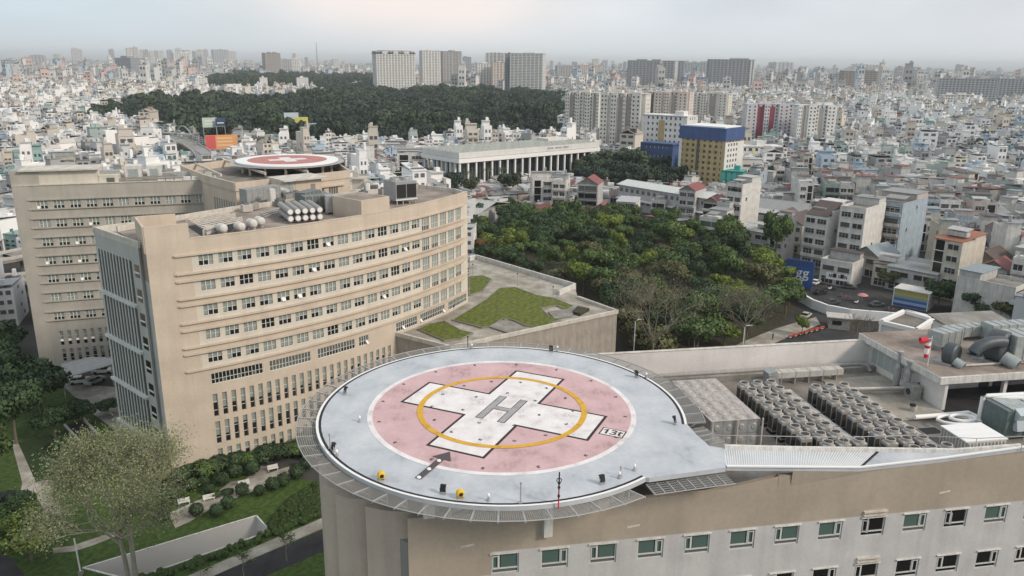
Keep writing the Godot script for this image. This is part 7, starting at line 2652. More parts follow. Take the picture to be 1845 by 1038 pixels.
	for i in sky_.size():
		var s = sky_[i]
		var side = "left" if s[1] < 600 else "middle" if s[1] < 1150 else "right"
		seen_[side] += 1
		block("far_tower", "hazy pale far tower, %s from the left in the %s skyline" % [order[mini(seen_[side] - 1, 22)], side], "far tower", s[0], s[1], s[2], 117 + s[1] * 0.0118 + r.randf_range(1, 7), r.randf_range(-0.3, 0.3), 0.8, 14, 4, [white, grey, cream, lilac][i % 4], {"group": "hazy towers of the %s skyline" % side})
	# radio mast
	var mp = gp(573, 140, GY)
	var mh = height_at(76, mp) - GY
	var mast = thing("radio_mast", "thin lattice radio mast rising over the left skyline", "mast", mp)
	var b = MB.new()
	for a in 3:
		var d = Vector3(cos(TAU * a / 3.0), 0, sin(TAU * a / 3.0))
		b.tube(PackedVector3Array([d * 3.4, d * 0.6 + Vector3.UP * mh]), 0.35, 5, 0.2)
	obj("legs", b, M["duct_dark"], mast)
	for i in 14:
		var y = mh * i / 14.0
		var rr = lerpf(3.4, 0.6, i / 14.0)
		var bb = MB.new()
		for a in 3:
			bb.tube(PackedVector3Array([Vector3(cos(TAU * a / 3.0) * rr, y, sin(TAU * a / 3.0) * rr), Vector3(cos(TAU * (a + 1) / 3.0) * rr * 0.95, y + mh / 14.0, sin(TAU * (a + 1) / 3.0) * rr * 0.95)]), 0.15, 4)
		obj("bracing", bb, M["duct_dark"], mast)
	# estate of cream blocks with dark balcony strips
	var strip = func(cs: Array) -> Array:
		var o = []
		for q in cs:
			o.append([q[0], q[1], 0.94, q[2]])
		return o
	block("estate_block", "cream apartment block with brown balcony strips, left end of the estate behind the white hall", "apartment block", 1018, 1084, 169, 262, -0.35, 0.35, 15, 10, cream, {"pier": 0.6, "band": 0.5, "bays": [[0.06, 0.12, 0.0], [0.36, 0.13, 1.5], [0.66, 0.16, 1.0], [0.96, 0.08, 0.0]], "glass": recess, "stripe": strip.call([[0.16, 0.16, brown], [0.88, 0.12, brown]])})
	block("estate_block", "cream apartment block with brown balcony strips, second in the estate", "apartment block", 1080, 1166, 171, 284, -0.3, 0.4, 15, 11, cream, {"pier": 0.62, "band": 0.5, "bays": [[0.08, 0.16, 1.0], [0.3, 0.13, 0.0], [0.54, 0.06, 0.0], [0.8, 0.2, 1.5]], "glass": recess, "stripe": strip.call([[0.45, 0.1, brown], [0.62, 0.1, brown]])})
	block("estate_block", "pinkish apartment block with dark stair strips, third in the estate", "apartment block", 1164, 1243, 168, 250, -0.25, 0.4, 15, 11, pinkish, {"pier": 0.62, "band": 0.5, "bays": [[0.27, 0.16, 1.0], [0.47, 0.12, 0.0], [0.85, 0.2, 1.0]], "glass": recess, "stripe": strip.call([[0.1, 0.1, recess], [0.62, 0.09, brown]])})
	block("estate_block", "cream apartment block with a dark stair bay, right end of the estate", "apartment block", 1240, 1312, 170, 240, -0.25, 0.4, 14, 10, cream, {"pier": 0.62, "band": 0.5, "bays": [[0.12, 0.2, 1.0], [0.38, 0.14, 0.0], [0.86, 0.22, 1.0]], "glass": recess, "stripe": strip.call([[0.6, 0.16, brown]])})
	block("apartment_block", "lilac-grey apartment block with maroon panels, right of the blue-topped tower", "apartment block", 1335, 1425, 190, 272, 0.3, 0.3, 13, 11, lilac, {"pier": 0.62, "band": 0.55, "bays": [[0.1, 0.2, 0.0], [0.39, 0.1, 0.0], [0.72, 0.2, 1.0]], "glass": recess, "stripe": strip.call([[0.28, 0.12, maroon], [0.5, 0.1, maroon]])})
	block("apartment_block", "white apartment block with dark balcony slots, right of the maroon-panelled one", "apartment block", 1424, 1494, 192, 278, 0.4, 0.35, 13, 9, white, {"pier": 0.6, "band": 0.5, "bays": [[0.05, 0.1, 0.0], [0.36, 0.2, 1.0], [0.84, 0.2, 0.0]], "glass": recess, "stripe": strip.call([[0.15, 0.1, brown], [0.6, 0.1, brown]])})
	block("apartment_block", "white block with a yellow strip on a blue base, before the cream estate", "apartment block", 1153, 1250, 212, 296, -0.45, 0.5, 8, 10, white, {"pier": 0.6, "band": 0.55, "glass": recess, "stripe": [[0.45, 0.13, 0.85, yellow]]})
	var bb2 = block("shop_block", "dark blue low block below the white block with the yellow strip", "shop", 1152, 1222, 264, 312, -0.45, 0.5, 3, 8, blue, {"pier": 0.75, "band": 0.7, "glass": M["white_clean"], "tops": 0})
	var yt = block("yellow_tower", "yellow and white tower with a dark blue crown, before the cream estate", "tower block", 1220, 1330, 252, 343, -0.5, 0.75, 9, 8, yellow, {"pier": 0.55, "band": 0.5, "glass": recess, "tops": 0, "stripe": [[0.42, 0.06, 0.98, recess], [0.03, 0.06, 0.98, white]]})
	var yh = height_at(252, yt.position) - GY
	var yw = 0.0
	for ch in yt.get_children():
		if ch.name == "glazing":
			yw = ch.transform.basis.x.length() + 0.9
	part_box("crown", Vector3(0, yh + 4.0, 0), Vector3(yw * 1.02, 6.6, yw * 0.77), blue, yt)
	part_box("crown_roof", Vector3(0, yh + 7.6, 0), Vector3(yw * 0.9, 0.6, yw * 0.65), M["white_clean"], yt)
	part_box("white_side", Vector3(yw * 0.5 + 0.14, yh * 0.5, 0), Vector3(0.25, yh, yw * 0.75), white, yt)
	for i in 9:
		for k in 4:
			part_box("window", Vector3(yw * 0.5 + 0.3, yh * (i + 0.55) / 9.0, yw * (0.25 - 0.11 * k)), Vector3(0.1, yh / 9.0 * 0.5, yw * 0.045), recess, yt)
	block("school_block", "white block with pale yellow bands behind the turquoise house", "school", 1322, 1402, 268, 318, 0.35, 0.5, 4, 7, white, {"pier": 0.4, "band": 0.55, "stripe": [[0.3, 0.06, 1.0, mat("pale_yellow", Color(0.72, 0.68, 0.42), 0.8)]]})
	var tq = block("turquoise_house", "turquoise three-storey house at the foot of the blue-crowned tower", "house", 1298, 1340, 312, 347, -0.2, 0.8, 3, 3, mat("turquoise", Color(0.10, 0.50, 0.46), 0.8, "grime", Vector3(0.06, 0.06, 0.06)), {"pier": 0.85, "band": 0.7, "tops": 1})
	block("grey_block", "grey-white six-storey building with rooftop railings, beside the yellow billboard", "building", 551, 590, 226, 270, 0.25, 0.7, 6, 4, mat("block_bluewhite", Color(0.52, 0.55, 0.56), 0.8), {"pier": 0.8, "band": 0.75})
	block("green_block", "tall narrow green-grey building in the left housing", "building", 168, 197, 232, 292, 0.2, 0.8, 7, 3, mat("block_greengrey", Color(0.36, 0.42, 0.40), 0.8), {"pier": 0.7, "band": 0.8})
	block("long_school", "long white school with a row of dark openings, far left", "school", 5, 85, 226, 250, 0.15, 0.25, 2, 9, white, {"pier": 0.3, "band": 0.5, "glass": black})
	block("long_school", "long white low building with a dark window row, before the left wood", "building", 104, 165, 204, 224, 0.1, 0.3, 2, 8, white, {"pier": 0.3, "band": 0.5, "glass": black})
	block("civic_block", "long white building in front of the far dark trees", "building", 398, 486, 158, 176, -0.1, 0.25, 3, 12, white, {"pier": 0.4})
	block("civic_block", "white narrow tower standing in the far dark trees", "building", 470, 483, 141, 172, 0.1, 0.9, 8, 3, white, {"pier": 0.8, "band": 0.8})
	block("civic_block", "white stepped block left of the long white building", "building", 352, 374, 141, 168, 0.2, 0.8, 8, 4, white, {"pier": 0.6, "band": 0.7})
	block("civic_block", "white stepped block left of the other stepped block by the far trees", "building", 315, 336, 147, 172, 0.2, 0.8, 7, 4, cream, {"pier": 0.6, "band": 0.7})
	block("civic_block", "white tower right of the long white building, by the far trees", "building", 536, 556, 141, 170, 0.1, 0.9, 8, 3, white, {"pier": 0.8, "band": 0.8})
	block("civic_block", "small white block before the wood, left of the mansard tower", "building", 634, 655, 150, 166, 0.1, 0.8, 4, 4, white, {"pier": 0.7, "band": 0.7})
	block("podium_block", "low grey podium between the two tower groups beyond the wood", "building", 800, 880, 160, 172, 0.1, 0.4, 3, 12, grey)
	build_hall(white)
	build_long_shed()
	build_signs()
	build_roads(blue)


func build_hall(white: Material) -> void:
	var y1 = 15.6
	var a = gp(827, 276, y1)
	var l = gp(752, 266.6, y1)
	var r = gp(1080, 256, y1)
	var ex = (r - a)
	var W = ex.length()
	var bx = ex / W
	var bz = bx.cross(Vector3.UP)
	var D = (l - a).length()
	var t = thing("columned_hall", "long white hall with a deep frieze and tall slim columns beyond the curved wing", "hall", Vector3(a.x, GY, a.z), atan2(-bx.z, bx.x))
	for k in 6:
		var c = a + bx * W * (k + 0.5) / 6.0 - bz * D * 0.5
		footprints.append([Vector2(c.x, c.z), D * 0.7])
	var H = y1 - GY
	part_box("frieze", Vector3(W * 0.5, H - 1.5, -D * 0.5), Vector3(W, 3.0, D), white, t)
	part_box("frieze", Vector3(W * 0.5, H - 4.3, -D * 0.5), Vector3(W + 0.9, 2.2, D + 0.9), M["white_clean"], t)
	part_box("roof", Vector3(W * 0.5, H + 0.03, -D * 0.5), Vector3(W - 1.0, 0.2, D - 1.0), mat("roof_green", Color(0.46, 0.48, 0.44), 0.9, "grime", Vector3(0.05, 0.05, 0.05)), t)
	part_box("roof_house", Vector3(W * 0.86, H + 0.8, -D * 0.75), Vector3(W * 0.16, 1.6, D * 0.3), M["white_paint"], t)
	part_box("wall", Vector3(W * 0.5, (H - 5.4) * 0.5, -D * 0.5), Vector3(W - 8.0, H - 5.4, D - 8.0), M["duct_dark"], t)
	part_box("wall", Vector3(6.0, (H - 5.4) * 0.5, -4.6), Vector3(5.5, H - 5.4, 1.2), white, t)
	part_box("base", Vector3(W * 0.5, 0.4, -D * 0.5), Vector3(W + 2, 0.8, D + 2), M["slab_grey"], t)
	for i in 20:
		part_box("column", Vector3(1.0 + (W - 2.0) * i / 19.0, (H - 5.4) * 0.5, -0.8), Vector3(0.95, H - 5.4, 0.95), M["white_clean"], t)
	for i in range(1, 9):
		part_box("column", Vector3(1.0, (H - 5.4) * 0.5, -0.8 - (D - 2.0) * i / 8.0), Vector3(0.95, H - 5.4, 0.95), M["white_clean"], t)
	for i in 18:
		part_box("window", Vector3(9.0 + (W - 16.0) * i / 17.0, (H - 5.4) * 0.5, -3.92), Vector3(3.4, H - 7.5, 0.12), M["glass_dark"], t)
	for i in 6:
		part_box("panel", Vector3(3.93, (H - 5.4) * 0.5, -6.0 - (D - 12.0) * i / 5.0), Vector3(0.1, H - 7.0, 2.0), white if i % 2 else M["glass_grey"], t)
	# the lettering on the frieze is a row of small raised marks, too far away to read
	for i in 15:
		if i == 4 or i == 10:
			continue
		part_box("letter", Vector3(W * 0.6 + i * 1.15, H - 1.35, 0.06), Vector3(0.75, 0.9 if i % 3 else 1.1, 0.1), M["unit_grey"], t)


func build_long_shed() -> void:
	var a = gp(1112, 374, GY)
	var c = gp(1268, 404, GY)
	var ex = c - a
	var W = ex.length()
	var bx = ex / W
	var t = thing("long_shed", "long two-storey building with a pale tin roof and two rows of windows behind the park", "building", a, atan2(-bx.z, bx.x))
	var back = -bx.cross(Vector3.UP)
	for k in 5:
		var q = a + bx * W * (k + 0.5) / 5.0 + back * 6.0
		footprints.append([Vector2(q.x, q.z), 9.0])
	var wallm = mat("shed_wall", Color(0.60, 0.61, 0.65), 0.85, "grime", Vector3(0.1, 0.1, 0.1))
	part_box("wall", Vector3(W * 0.5, 5.4, -6.5), Vector3(W, 10.8, 12.0), wallm, t)
	part_box("roof", Vector3(W * 0.5, 11.6, -3.2), Vector3(W + 1.4, 0.25, 7.6), mat("tin_green", Color(0.74, 0.76, 0.73), 0.5, "metal", Vector3(0.2, 0.2, 0.2)), t, Basis(Vector3.RIGHT, 0.22))
	part_box("roof", Vector3(W * 0.5, 11.6, -10.2), Vector3(W + 1.4, 0.25, 7.6), mat("tin_green", Color(0.74, 0.76, 0.73), 0.5), t, Basis(Vector3.RIGHT, -0.22))
	part_box("canopy", Vector3(W * 0.5, 5.0, 0.5), Vector3(W, 0.15, 2.4), mat("tin_green", Color(0.74, 0.76, 0.73), 0.5), t, Basis(Vector3.RIGHT, 0.2))
	for f in 2:
		for i in 15:
			var w = part_box("window", Vector3(W * (i + 0.5) / 15.0, 4.0 + f * 4.6, -0.47), Vector3(1.7, 1.5, 0.1), M["glass_grey"], t)


func sign_text(parent: Node, txt: String, size: float, m: Material, xf: Transform3D) -> void:
	var f = SystemFont.new()
	f.font_names = PackedStringArray(["Droid Sans"])
	f.font_weight = 700
	var tm = TextMesh.new()
	tm.text = txt
	tm.font = f
	tm.font_size = 48
	tm.pixel_size = size / 48.0
	tm.depth = 0.05
	obj("lettering", tm, m, parent, xf)


func build_signs() -> void:
	# billboards, each a framed board on its legs
	var bd = [[370, 393, 212, 229, 262, "pale green billboard on tall legs above the orange one", Color(0.50, 0.60, 0.53)], [393, 408, 213, 227, 262, "dark blue billboard joined to the right of the pale green one", Color(0.03, 0.06, 0.14)], [377, 427, 243, 268, 286, "large orange and red billboard before the wood", Color(0.72, 0.34, 0.12)], [516, 540, 203, 216, 262, "pale grey-blue billboard beside the yellow one", Color(0.52, 0.58, 0.64)], [535, 557, 211, 228, 268, "yellow-green billboard by the grey six-storey building", Color(0.55, 0.52, 0.13)]]
	for i in bd.size():
		var q = bd[i]
		var p = gp((q[0] + q[1]) * 0.5, q[4], GY)
		var dist = p.distance_to(Vector3(0, CAMY, 0))
		var w = (q[1] - q[0]) * dist / FL
		var y0 = height_at(q[3], p) - GY
		var y1 = height_at(q[2], p) - GY
		footprints.append([Vector2(p.x, p.z), 16.0])
		footprints.append([Vector2(p.x, p.z) * 0.95, 12.0])
		var t = thing("billboard", q[5], "billboard", p, atan2(-p.x, -p.z) + 0.15, "billboards along the highway")
		var m = mat("board_%d" % i, q[6], 0.6)
		part_box("board", Vector3(0, (y0 + y1) * 0.5, 0), Vector3(w, y1 - y0, 0.5), m, t)
		part_box("frame", Vector3(0, y0 - 0.15, 0), Vector3(w, 0.3, 0.7), M["steel"], t)
		for s in [-0.45, 0.45]:
			part_box("leg", Vector3(w * s, y0 * 0.5, -0.4), Vector3(0.45, y0, 0.45), M["steel"], t)
		if i == 2:
			part_box("print", Vector3(-w * 0.34, (y0 + y1) * 0.5, 0.27), Vector3(w * 0.3, (y1 - y0) * 0.96, 0.04), mat("board_red", Color(0.62, 0.10, 0.10), 0.6), t)
			for k in 3:
				part_box("print", Vector3(w * 0.1, y0 + (y1 - y0) * (0.26 + 0.25 * k), 0.27), Vector3(w * 0.5, (y1 - y0) * 0.1, 0.04), mat("board_cream", Color(0.76, 0.55, 0.36), 0.6), t)
		elif i == 0:
			for k in 2:
				part_box("print", Vector3(0, y0 + (y1 - y0) * (0.35 + 0.3 * k), 0.27), Vector3(w * 0.7, (y1 - y0) * 0.12, 0.04), M["frame_white"], t)
		elif i == 1:
			part_box("print", Vector3(0, y0 + (y1 - y0) * 0.4, 0.27), Vector3(w * 0.7, (y1 - y0) * 0.14, 0.04), M["frame_white"], t)
	# street signs near the junction
	var p1 = gp(1437, 520, GY)
	var d1 = p1.distance_to(Vector3(0, CAMY, 0))
	var yaw1 = atan2(-p1.x, -p1.z) - 0.25
	var bs = thing("blue_shop_board", "big blue shopfront board with pale letters at the street junction", "sign", p1, yaw1)
	var w1 = 46.0 * d1 / FL
	part_box("board", Vector3(0, 4.6, 0), Vector3(w1, 8.4, 0.3), mat("sign_blue", Color(0.02, 0.085, 0.30), 0.5), bs)
	sign_text(bs, "gg", 3.6, M["frame_white"], Transform3D(Basis(), Vector3(w1 * 0.12, 4.9, 0.2)))
	sign_text(bs, "T", 2.4, M["frame_white"], Transform3D(Basis(), Vector3(w1 * 0.12, 2.0, 0.2)))
	for k in 3:
		part_box("slat", Vector3(0, 7.4 + k * 0.5, 0.2), Vector3(w1 * 0.9, 0.16, 0.1), M["duct_dark"], bs)
	for s in [-0.46, 0.46]:
		part_box("post", Vector3(w1 * s, 2.2, -0.3), Vector3(0.3, 4.4, 0.3), M["steel"], bs)
	var p2 = gp(1507, 522, GY)
	var ws = thing("white_shop_sign", "white shop sign with black lettering on the small shop at the junction", "sign", p2 + Vector3(0, 3.1, 0), atan2(-p2.x, -p2.z) - 0.2)
	var w2 = 38.0 * p2.distance_to(Vector3(0, CAMY, 0)) / FL
	part_box("board", Vector3(0, 0.9, 0), Vector3(w2, 2.1, 0.25), M["white_clean"], ws)
	part_box("frame", Vector3(0, 2.0, 0), Vector3(w2 + 0.2, 0.14, 0.35), M["steel"], ws)
	sign_text(ws, "MỸ SƠN", 1.35, M["black"], Transform3D(Basis(), Vector3(0, 0.95, 0.16)))
	var p3 = gp(1638, 556, GY)
	var aw = thing("striped_awning_shop", "shop with an olive and blue banded board below the terracotta-roofed house", "shop", p3, atan2(-p3.x, -p3.z) - 0.25)
	var w3 = 52.0 * p3.distance_to(Vector3(0, CAMY, 0)) / FL
	footprints.append([Vector2(p3.x, p3.z), w3 * 0.6])
	part_box("wall", Vector3(0, 2.4, -3.0), Vector3(w3, 4.8, 5.6), M["unit_cream"], aw)
	part_box("roof", Vector3(0, 5.0, -3.0), Vector3(w3 + 0.4, 0.25, 6.4), M["tank_white"], aw)
	var bands = [Color(0.32, 0.31, 0.07), Color(0.38, 0.36, 0.12), Color(0.22, 0.30, 0.30), Color(0.05, 0.13, 0.36), Color(0.30, 0.40, 0.55), Color(0.03, 0.09, 0.30)]
	for k in 6:
		part_box("banner_band", Vector3(0, 4.3 - k * 0.72, 0.05), Vector3(w3 * 0.96, 0.72, 0.12), mat("awning_%d" % k, bands[k], 0.6), aw)
	for s in [-0.5, 0.5]:
		part_box("post", Vector3(w3 * s, 2.5, 0.1), Vector3(0.18, 5.0, 0.18), M["white_clean"], aw)


func build_roads(blue: Material) -> void:
	# elevated highway curving past the wood, and an overpass at the left edge
	var decks = [[[245, 237, 285, 243, 318, 251, 345, 262, 362, 273, 370, 284], 6.0, 10.0, "elevated highway curving round behind the rear wing"], [[-60, 478, 10, 466, 75, 452], 5.5, 9.0, "upper overpass deck at the left edge beyond the rear wing"], [[-60, 512, 20, 506, 85, 500], 3.0, 8.0, "lower overpass deck at the left edge beyond the rear wing"]]
	for q in decks:
		var t = thing("overpass", q[3], "overpass", Vector3.ZERO)
		var pts = path_px(q[0], q[1])
		var b = MB.new()
		var e = MB.new()
		for i in pts.size() - 1:
			var d = (pts[i + 1] - pts[i]).normalized()
			var s = d.cross(Vector3.UP) * q[2] * 0.5
			b.bar(pts[i], pts[i + 1] + d * 1.5, q[2], 0.9)
			for k in [-1.0, 1.0]:
				e.bar(pts[i] + s * k + Vector3.UP * 0.8, pts[i + 1] + s * k + d * 1.5 + Vector3.UP * 0.8, 0.35, 0.9)
			for k in int(pts[i].distance_to(pts[i + 1]) / 28.0) + 1:
				var c = pts[i].lerp(pts[i + 1], (k + 0.5) / (int(pts[i].distance_to(pts[i + 1]) / 28.0) + 1.0))
				part_box("pier", Vector3(c.x, (c.y + GY) * 0.5 - 0.4, c.z), Vector3(2.0, c.y - GY - 0.9, 2.0), M["slab_grey"], t)
				footprints.append([Vector2(c.x, c.z), q[2] * 1.6])
		obj("deck", b, M["slab_grey"], t)
		obj("barrier", e, M["unit_cream"], t)
	sheet("left_street", [-80, 560, 95, 520, 100, 545, -80, 600], 0.015, M["asphalt"])
	var rf = thing("walkway_canopy", "light slatted footbridge roof at the left edge beside the overpass", "canopy", Vector3.ZERO)
	var a = gp(-8, 436, 5.0)
	var c = gp(34, 414, 5.0)
	for i in 3:
		var b = MB.new()
		b.bar(a + Vector3(0, 0, i * 2.2), c + Vector3(0, 0, i * 2.2), 1.6, 0.2)
		obj("slat", b, M["tank_white"], rf)
	for k in [0.1, 0.9]:
		var p = a.lerp(c, k)
		part_box("post", Vector3(p.x, 1.4, p.z + 2.0), Vector3(0.4, 6.8, 0.4), M["steel"], rf)
	var lp = thing("lamp_post", "lamp post with its light cone end by the overpass at the left edge", "lamp post", gp(24, 567, GY))
	var m = MB.new()
	m.tube(PackedVector3Array([Vector3.ZERO, Vector3(0, 9, 0)]), 0.16, 6)
	obj("pole", m, M["steel"], lp)
	part_box("lamp_head", Vector3(0.4, 9.0, 0), Vector3(1.2, 0.2, 0.4), M["steel_white"], lp)
	var fb = thing("arched_footbridge", "pale tied-arch footbridge over the highway before the wood", "bridge", Vector3.ZERO)
	var s = gp(262, 236, 8.0)
	var e2 = gp(345, 243, 8.0)
	for g in 3:
		var pp = PackedVector3Array()
		var o0 = s.lerp(e2, g / 3.0)
		var o1 = s.lerp(e2, (g + 1) / 3.0)
		for k in 9:
			pp.append(o0.lerp(o1, k / 8.0) + Vector3.UP * sin(PI * k / 8.0) * 6.0)
		var bb = MB.new()
		bb.tube(pp, 0.45, 5)
		obj("arch", bb, M["duct_pale"], fb)
	var bb3 = MB.new()
	bb3.bar(s, e2, 4.0, 0.6)
	obj("deck", bb3, M["duct_pale"], fb)
	for k in [0.0, 0.33, 0.66, 1.0]:
		var p = s.lerp(e2, k)
		part_box("pier", Vector3(p.x, 2.8, p.z), Vector3(1.4, 9.6, 1.4), M["slab_grey"], fb)


# ---------------------------------------------------------------- housing
const WALLS := [["white", 0.82, 0.81, 0.80], ["off-white", 0.76, 0.75, 0.73], ["pale grey", 0.58, 0.59, 0.60], ["grey", 0.38, 0.38, 0.38], ["cream", 0.72, 0.68, 0.60], ["pale blue", 0.44, 0.54, 0.64], ["pale pink", 0.62, 0.55, 0.53], ["teal", 0.30, 0.43, 0.42], ["beige", 0.58, 0.53, 0.47], ["grey-green", 0.44, 0.49, 0.46]]
const ROOFS := [["grey tin", 0.36, 0.37, 0.38], ["pale tin", 0.58, 0.59, 0.60], ["rusty tin", 0.30, 0.235, 0.20], ["red", 0.30, 0.085, 0.08], ["blue-grey tin", 0.33, 0.40, 0.45], ["dark brown", 0.13, 0.09, 0.085], ["terracotta", 0.42, 0.17, 0.10]]


func wallm(i: int) -> Material:
	var c = WALLS[i]
	return mat("wall_%d" % i, Color(c[1], c[2], c[3]), 0.9, "grime", Vector3(0.12, 0.1, 0.12))


func roofm(i: int) -> Material:
	var c = ROOFS[i]
	return mat("roof_%d" % i, Color(c[1], c[2], c[3]), 0.6, "grime", Vector3(0.25, 0.25, 0.25))


func window_kind(i: int) -> Mesh:
	var key = "house_window%d" % i
	if not meshes.has(key):
		var b = MB.new()
		b.use_c = true
		b.col = Color(0.04, 0.043, 0.045) if i != 1 else Color(0.12, 0.12, 0.11)
		b.box(Vector3.ZERO, Vector3(1.0, 1.0, 0.08))
		b.col = Color(0.62, 0.61, 0.58)
		b.box(Vector3(0, -0.53, 0.05), Vector3(1.12, 0.07, 0.2))
		b.box(Vector3(0, 0.53, 0.08), Vector3(1.12, 0.07, 0.3))
		if i == 0:
			b.box(Vector3(0, 0, 0.03), Vector3(0.06, 1.0, 0.06))
		if i == 2:
			b.box(Vector3(-0.17, 0, 0.03), Vector3(0.05, 1.0, 0.06))
			b.box(Vector3(0.17, 0, 0.03), Vector3(0.05, 1.0, 0.06))
			b.box(Vector3(0, 0.1, 0.03), Vector3(1.0, 0.05, 0.06))
		meshes[key] = b.mesh()
	return meshes[key]


func house(label: String, p: Vector3, yaw: float, w: float, d: float, fl: int, wi: int, kind: int, ri: int, group := "") -> Node3D:
	var t = thing("town_house", label, "house", p, yaw, group)
	var fh = 3.4
	var h = fl * fh
	var wm = wallm(wi)
	part_box("wall", Vector3(0, h * 0.5, 0), Vector3(w, h, d), wm, t)
	var n_ = 1 if w < 4.6 else 2
	var style = rng.randi() % 4
	var sd_ = 1.0 if rng.randf() < 0.5 else -1.0
	if style == 1 and fl > 1:          # loggias behind slab edges, their shade put on as flat dark panels
		for f in range(1, fl):
			part_box("loggia_shade", Vector3(0, f * fh + 1.5, d * 0.5 + 0.01), Vector3(w * 0.88, 2.5, 0.1), M["glass_dark"] if rng.randf() < 0.6 else M["glass_grey"], t)
			part_box("floor_edge", Vector3(0, f * fh + 0.1, d * 0.5 + 0.45), Vector3(w, 0.26, 0.9), wm, t)
			part_box("rail", Vector3(0, f * fh + 0.6, d * 0.5 + 0.84), Vector3(w * 0.96, 0.75, 0.07), [M["steel_white"], wm, M["duct_mid"]][rng.randi() % 3], t)
			part_box("mullion", Vector3(w * 0.15 * sd_, f * fh + 1.5, d * 0.5 + 0.08), Vector3(0.12, 2.5, 0.1), wm, t)
	elif style == 2 and fl > 2:        # one dark glass strip
		part_box("glass_strip", Vector3(sd_ * w * 0.26, (h + fh) * 0.5, d * 0.5 + 0.02), Vector3(w * 0.3, h - fh - 0.5, 0.12), M["glass_black"], t)
		for f in range(1, fl):
			part_box("fin", Vector3(sd_ * w * 0.26, f * fh + 0.15, d * 0.5 + 0.2), Vector3(w * 0.36, 0.14, 0.4), M["white_clean"], t)
	for f in fl:
		if style == 1 and f > 0 and fl > 1:
			break
		var y = f * fh + 1.75
		var bal = rng.randf() < 0.5 and f > 0 and style != 2
		for i in n_:
			var x = 0.0 if n_ == 1 else (i - 0.5) * w * 0.48
			if style == 2 and fl > 2 and f > 0:
				if i > 0:
					continue
				x = -sd_ * w * 0.2
			var ww = (w * 0.62 if n_ == 1 else w * 0.36)
			obj("window", window_kind(rng.randi() % 3), M["vc"], t, Transform3D(Basis().scaled(Vector3(ww, 2.1 if bal or f == 0 else 1.5, 1)), Vector3(x, y - (0.25 if bal or f == 0 else 0.0), d * 0.5 + 0.03)))
		if bal:
			part_box("balcony", Vector3(0, f * fh + 0.42, d * 0.5 + 0.5), Vector3(w * 0.96, 0.95, 0.95), wallm((wi + rng.randi() % 2) % 10), t)
	for f in range(1, fl):
		if rng.randf() < 0.4:
			obj("window", window_kind(1), M["vc"], t, Transform3D(Basis(Vector3(0, 0, 1), Vector3.UP, Vector3(-1, 0, 0)).scaled_local(Vector3(1.0, 1.2, 1)), Vector3(-w * 0.5 - 0.03, f * fh + 1.8, rng.randf_range(-0.3, 0.3) * d)))
		if rng.randf() < 0.4:
			obj("window", window_kind(1), M["vc"], t, Transform3D(Basis(Vector3(0, 0, -1), Vector3.UP, Vector3(1, 0, 0)).scaled_local(Vector3(1.0, 1.2, 1)), Vector3(w * 0.5 + 0.03, f * fh + 1.8, rng.randf_range(-0.3, 0.3) * d)))
	if kind == 0:          # terrace with parapet, stair room and tank
		part_box("roof", Vector3(0, h + 0.02, 0), Vector3(w - 0.3, 0.06, d - 0.3), M["slab_grey"], t)
		for e in [[0, d * 0.5 - 0.1, w, 0.2], [0, -d * 0.5 + 0.1, w, 0.2]]:
			part_box("parapet", Vector3(e[0], h + 0.45, e[1]), Vector3(e[2], 0.9, e[3]), wm, t)
		for s in [-1, 1]:
			part_box("parapet", Vector3(s * (w * 0.5 - 0.1), h + 0.45, 0), Vector3(0.2, 0.9, d - 0.4), wm, t)
		var sd = d * rng.randf_range(0.25, 0.5)
		part_box("stair_room", Vector3(0, h + 1.35, -d * 0.5 + sd * 0.5 + 0.25), Vector3(w - 0.5, 2.6, sd), wallm((wi + 1) % 10), t)
		part_box("stair_roof", Vector3(0, h + 2.72, -d * 0.5 + sd * 0.5 + 0.4), Vector3(w + 0.1, 0.14, sd + 0.9), roofm(ri), t)
	elif kind == 1:        # lean-to tin roof
		part_box("roof", Vector3(0, h + 0.75, 0), Vector3(w + 0.4, 0.14, d + 0.8), roofm(ri), t, Basis(Vector3.RIGHT, 0.09))
		part_box("gable_wall", Vector3(0, h + 0.4, -d * 0.25), Vector3(w - 0.1, 0.8, d * 0.45), wm, t)
	elif kind == 3:        # steep single slope over a stepped top floor
		part_box("roof", Vector3(0, h + d * 0.13, d * 0.22), Vector3(w - 0.3, 0.16, d * 0.62), roofm(ri), t, Basis(Vector3.RIGHT, 0.42))
		part_box("top_wall", Vector3(0, h + d * 0.13, -d * 0.28), Vector3(w, d * 0.28, d * 0.42), wm, t)
		for s in [-1.0, 1.0]:
			part_box("gable_wall", Vector3(s * (w * 0.5 - 0.12), h + d * 0.05, d * 0.08), Vector3(0.24, d * 0.14, d * 0.5), wm, t)
	else:                  # pitched
		for s in [-1.0, 1.0]:
			part_box("roof", Vector3(s * w * 0.26, h + w * 0.17, 0), Vector3(w * 0.62, 0.14, d + 0.6), roofm(ri), t, Basis(Vector3.BACK, -s * 0.55))
		var g = MB.new()
		for z in [d * 0.5 - 0.01, -d * 0.5 + 0.01]:
			g.tri(Vector3(-w * 0.5, h, z), Vector3(w * 0.5, h, z), Vector3(0, h + w * 0.3, z))
			g.tri(Vector3(w * 0.5, h, z), Vector3(-w * 0.5, h, z), Vector3(0, h + w * 0.3, z))
		obj("gable_wall", g, wm, t)
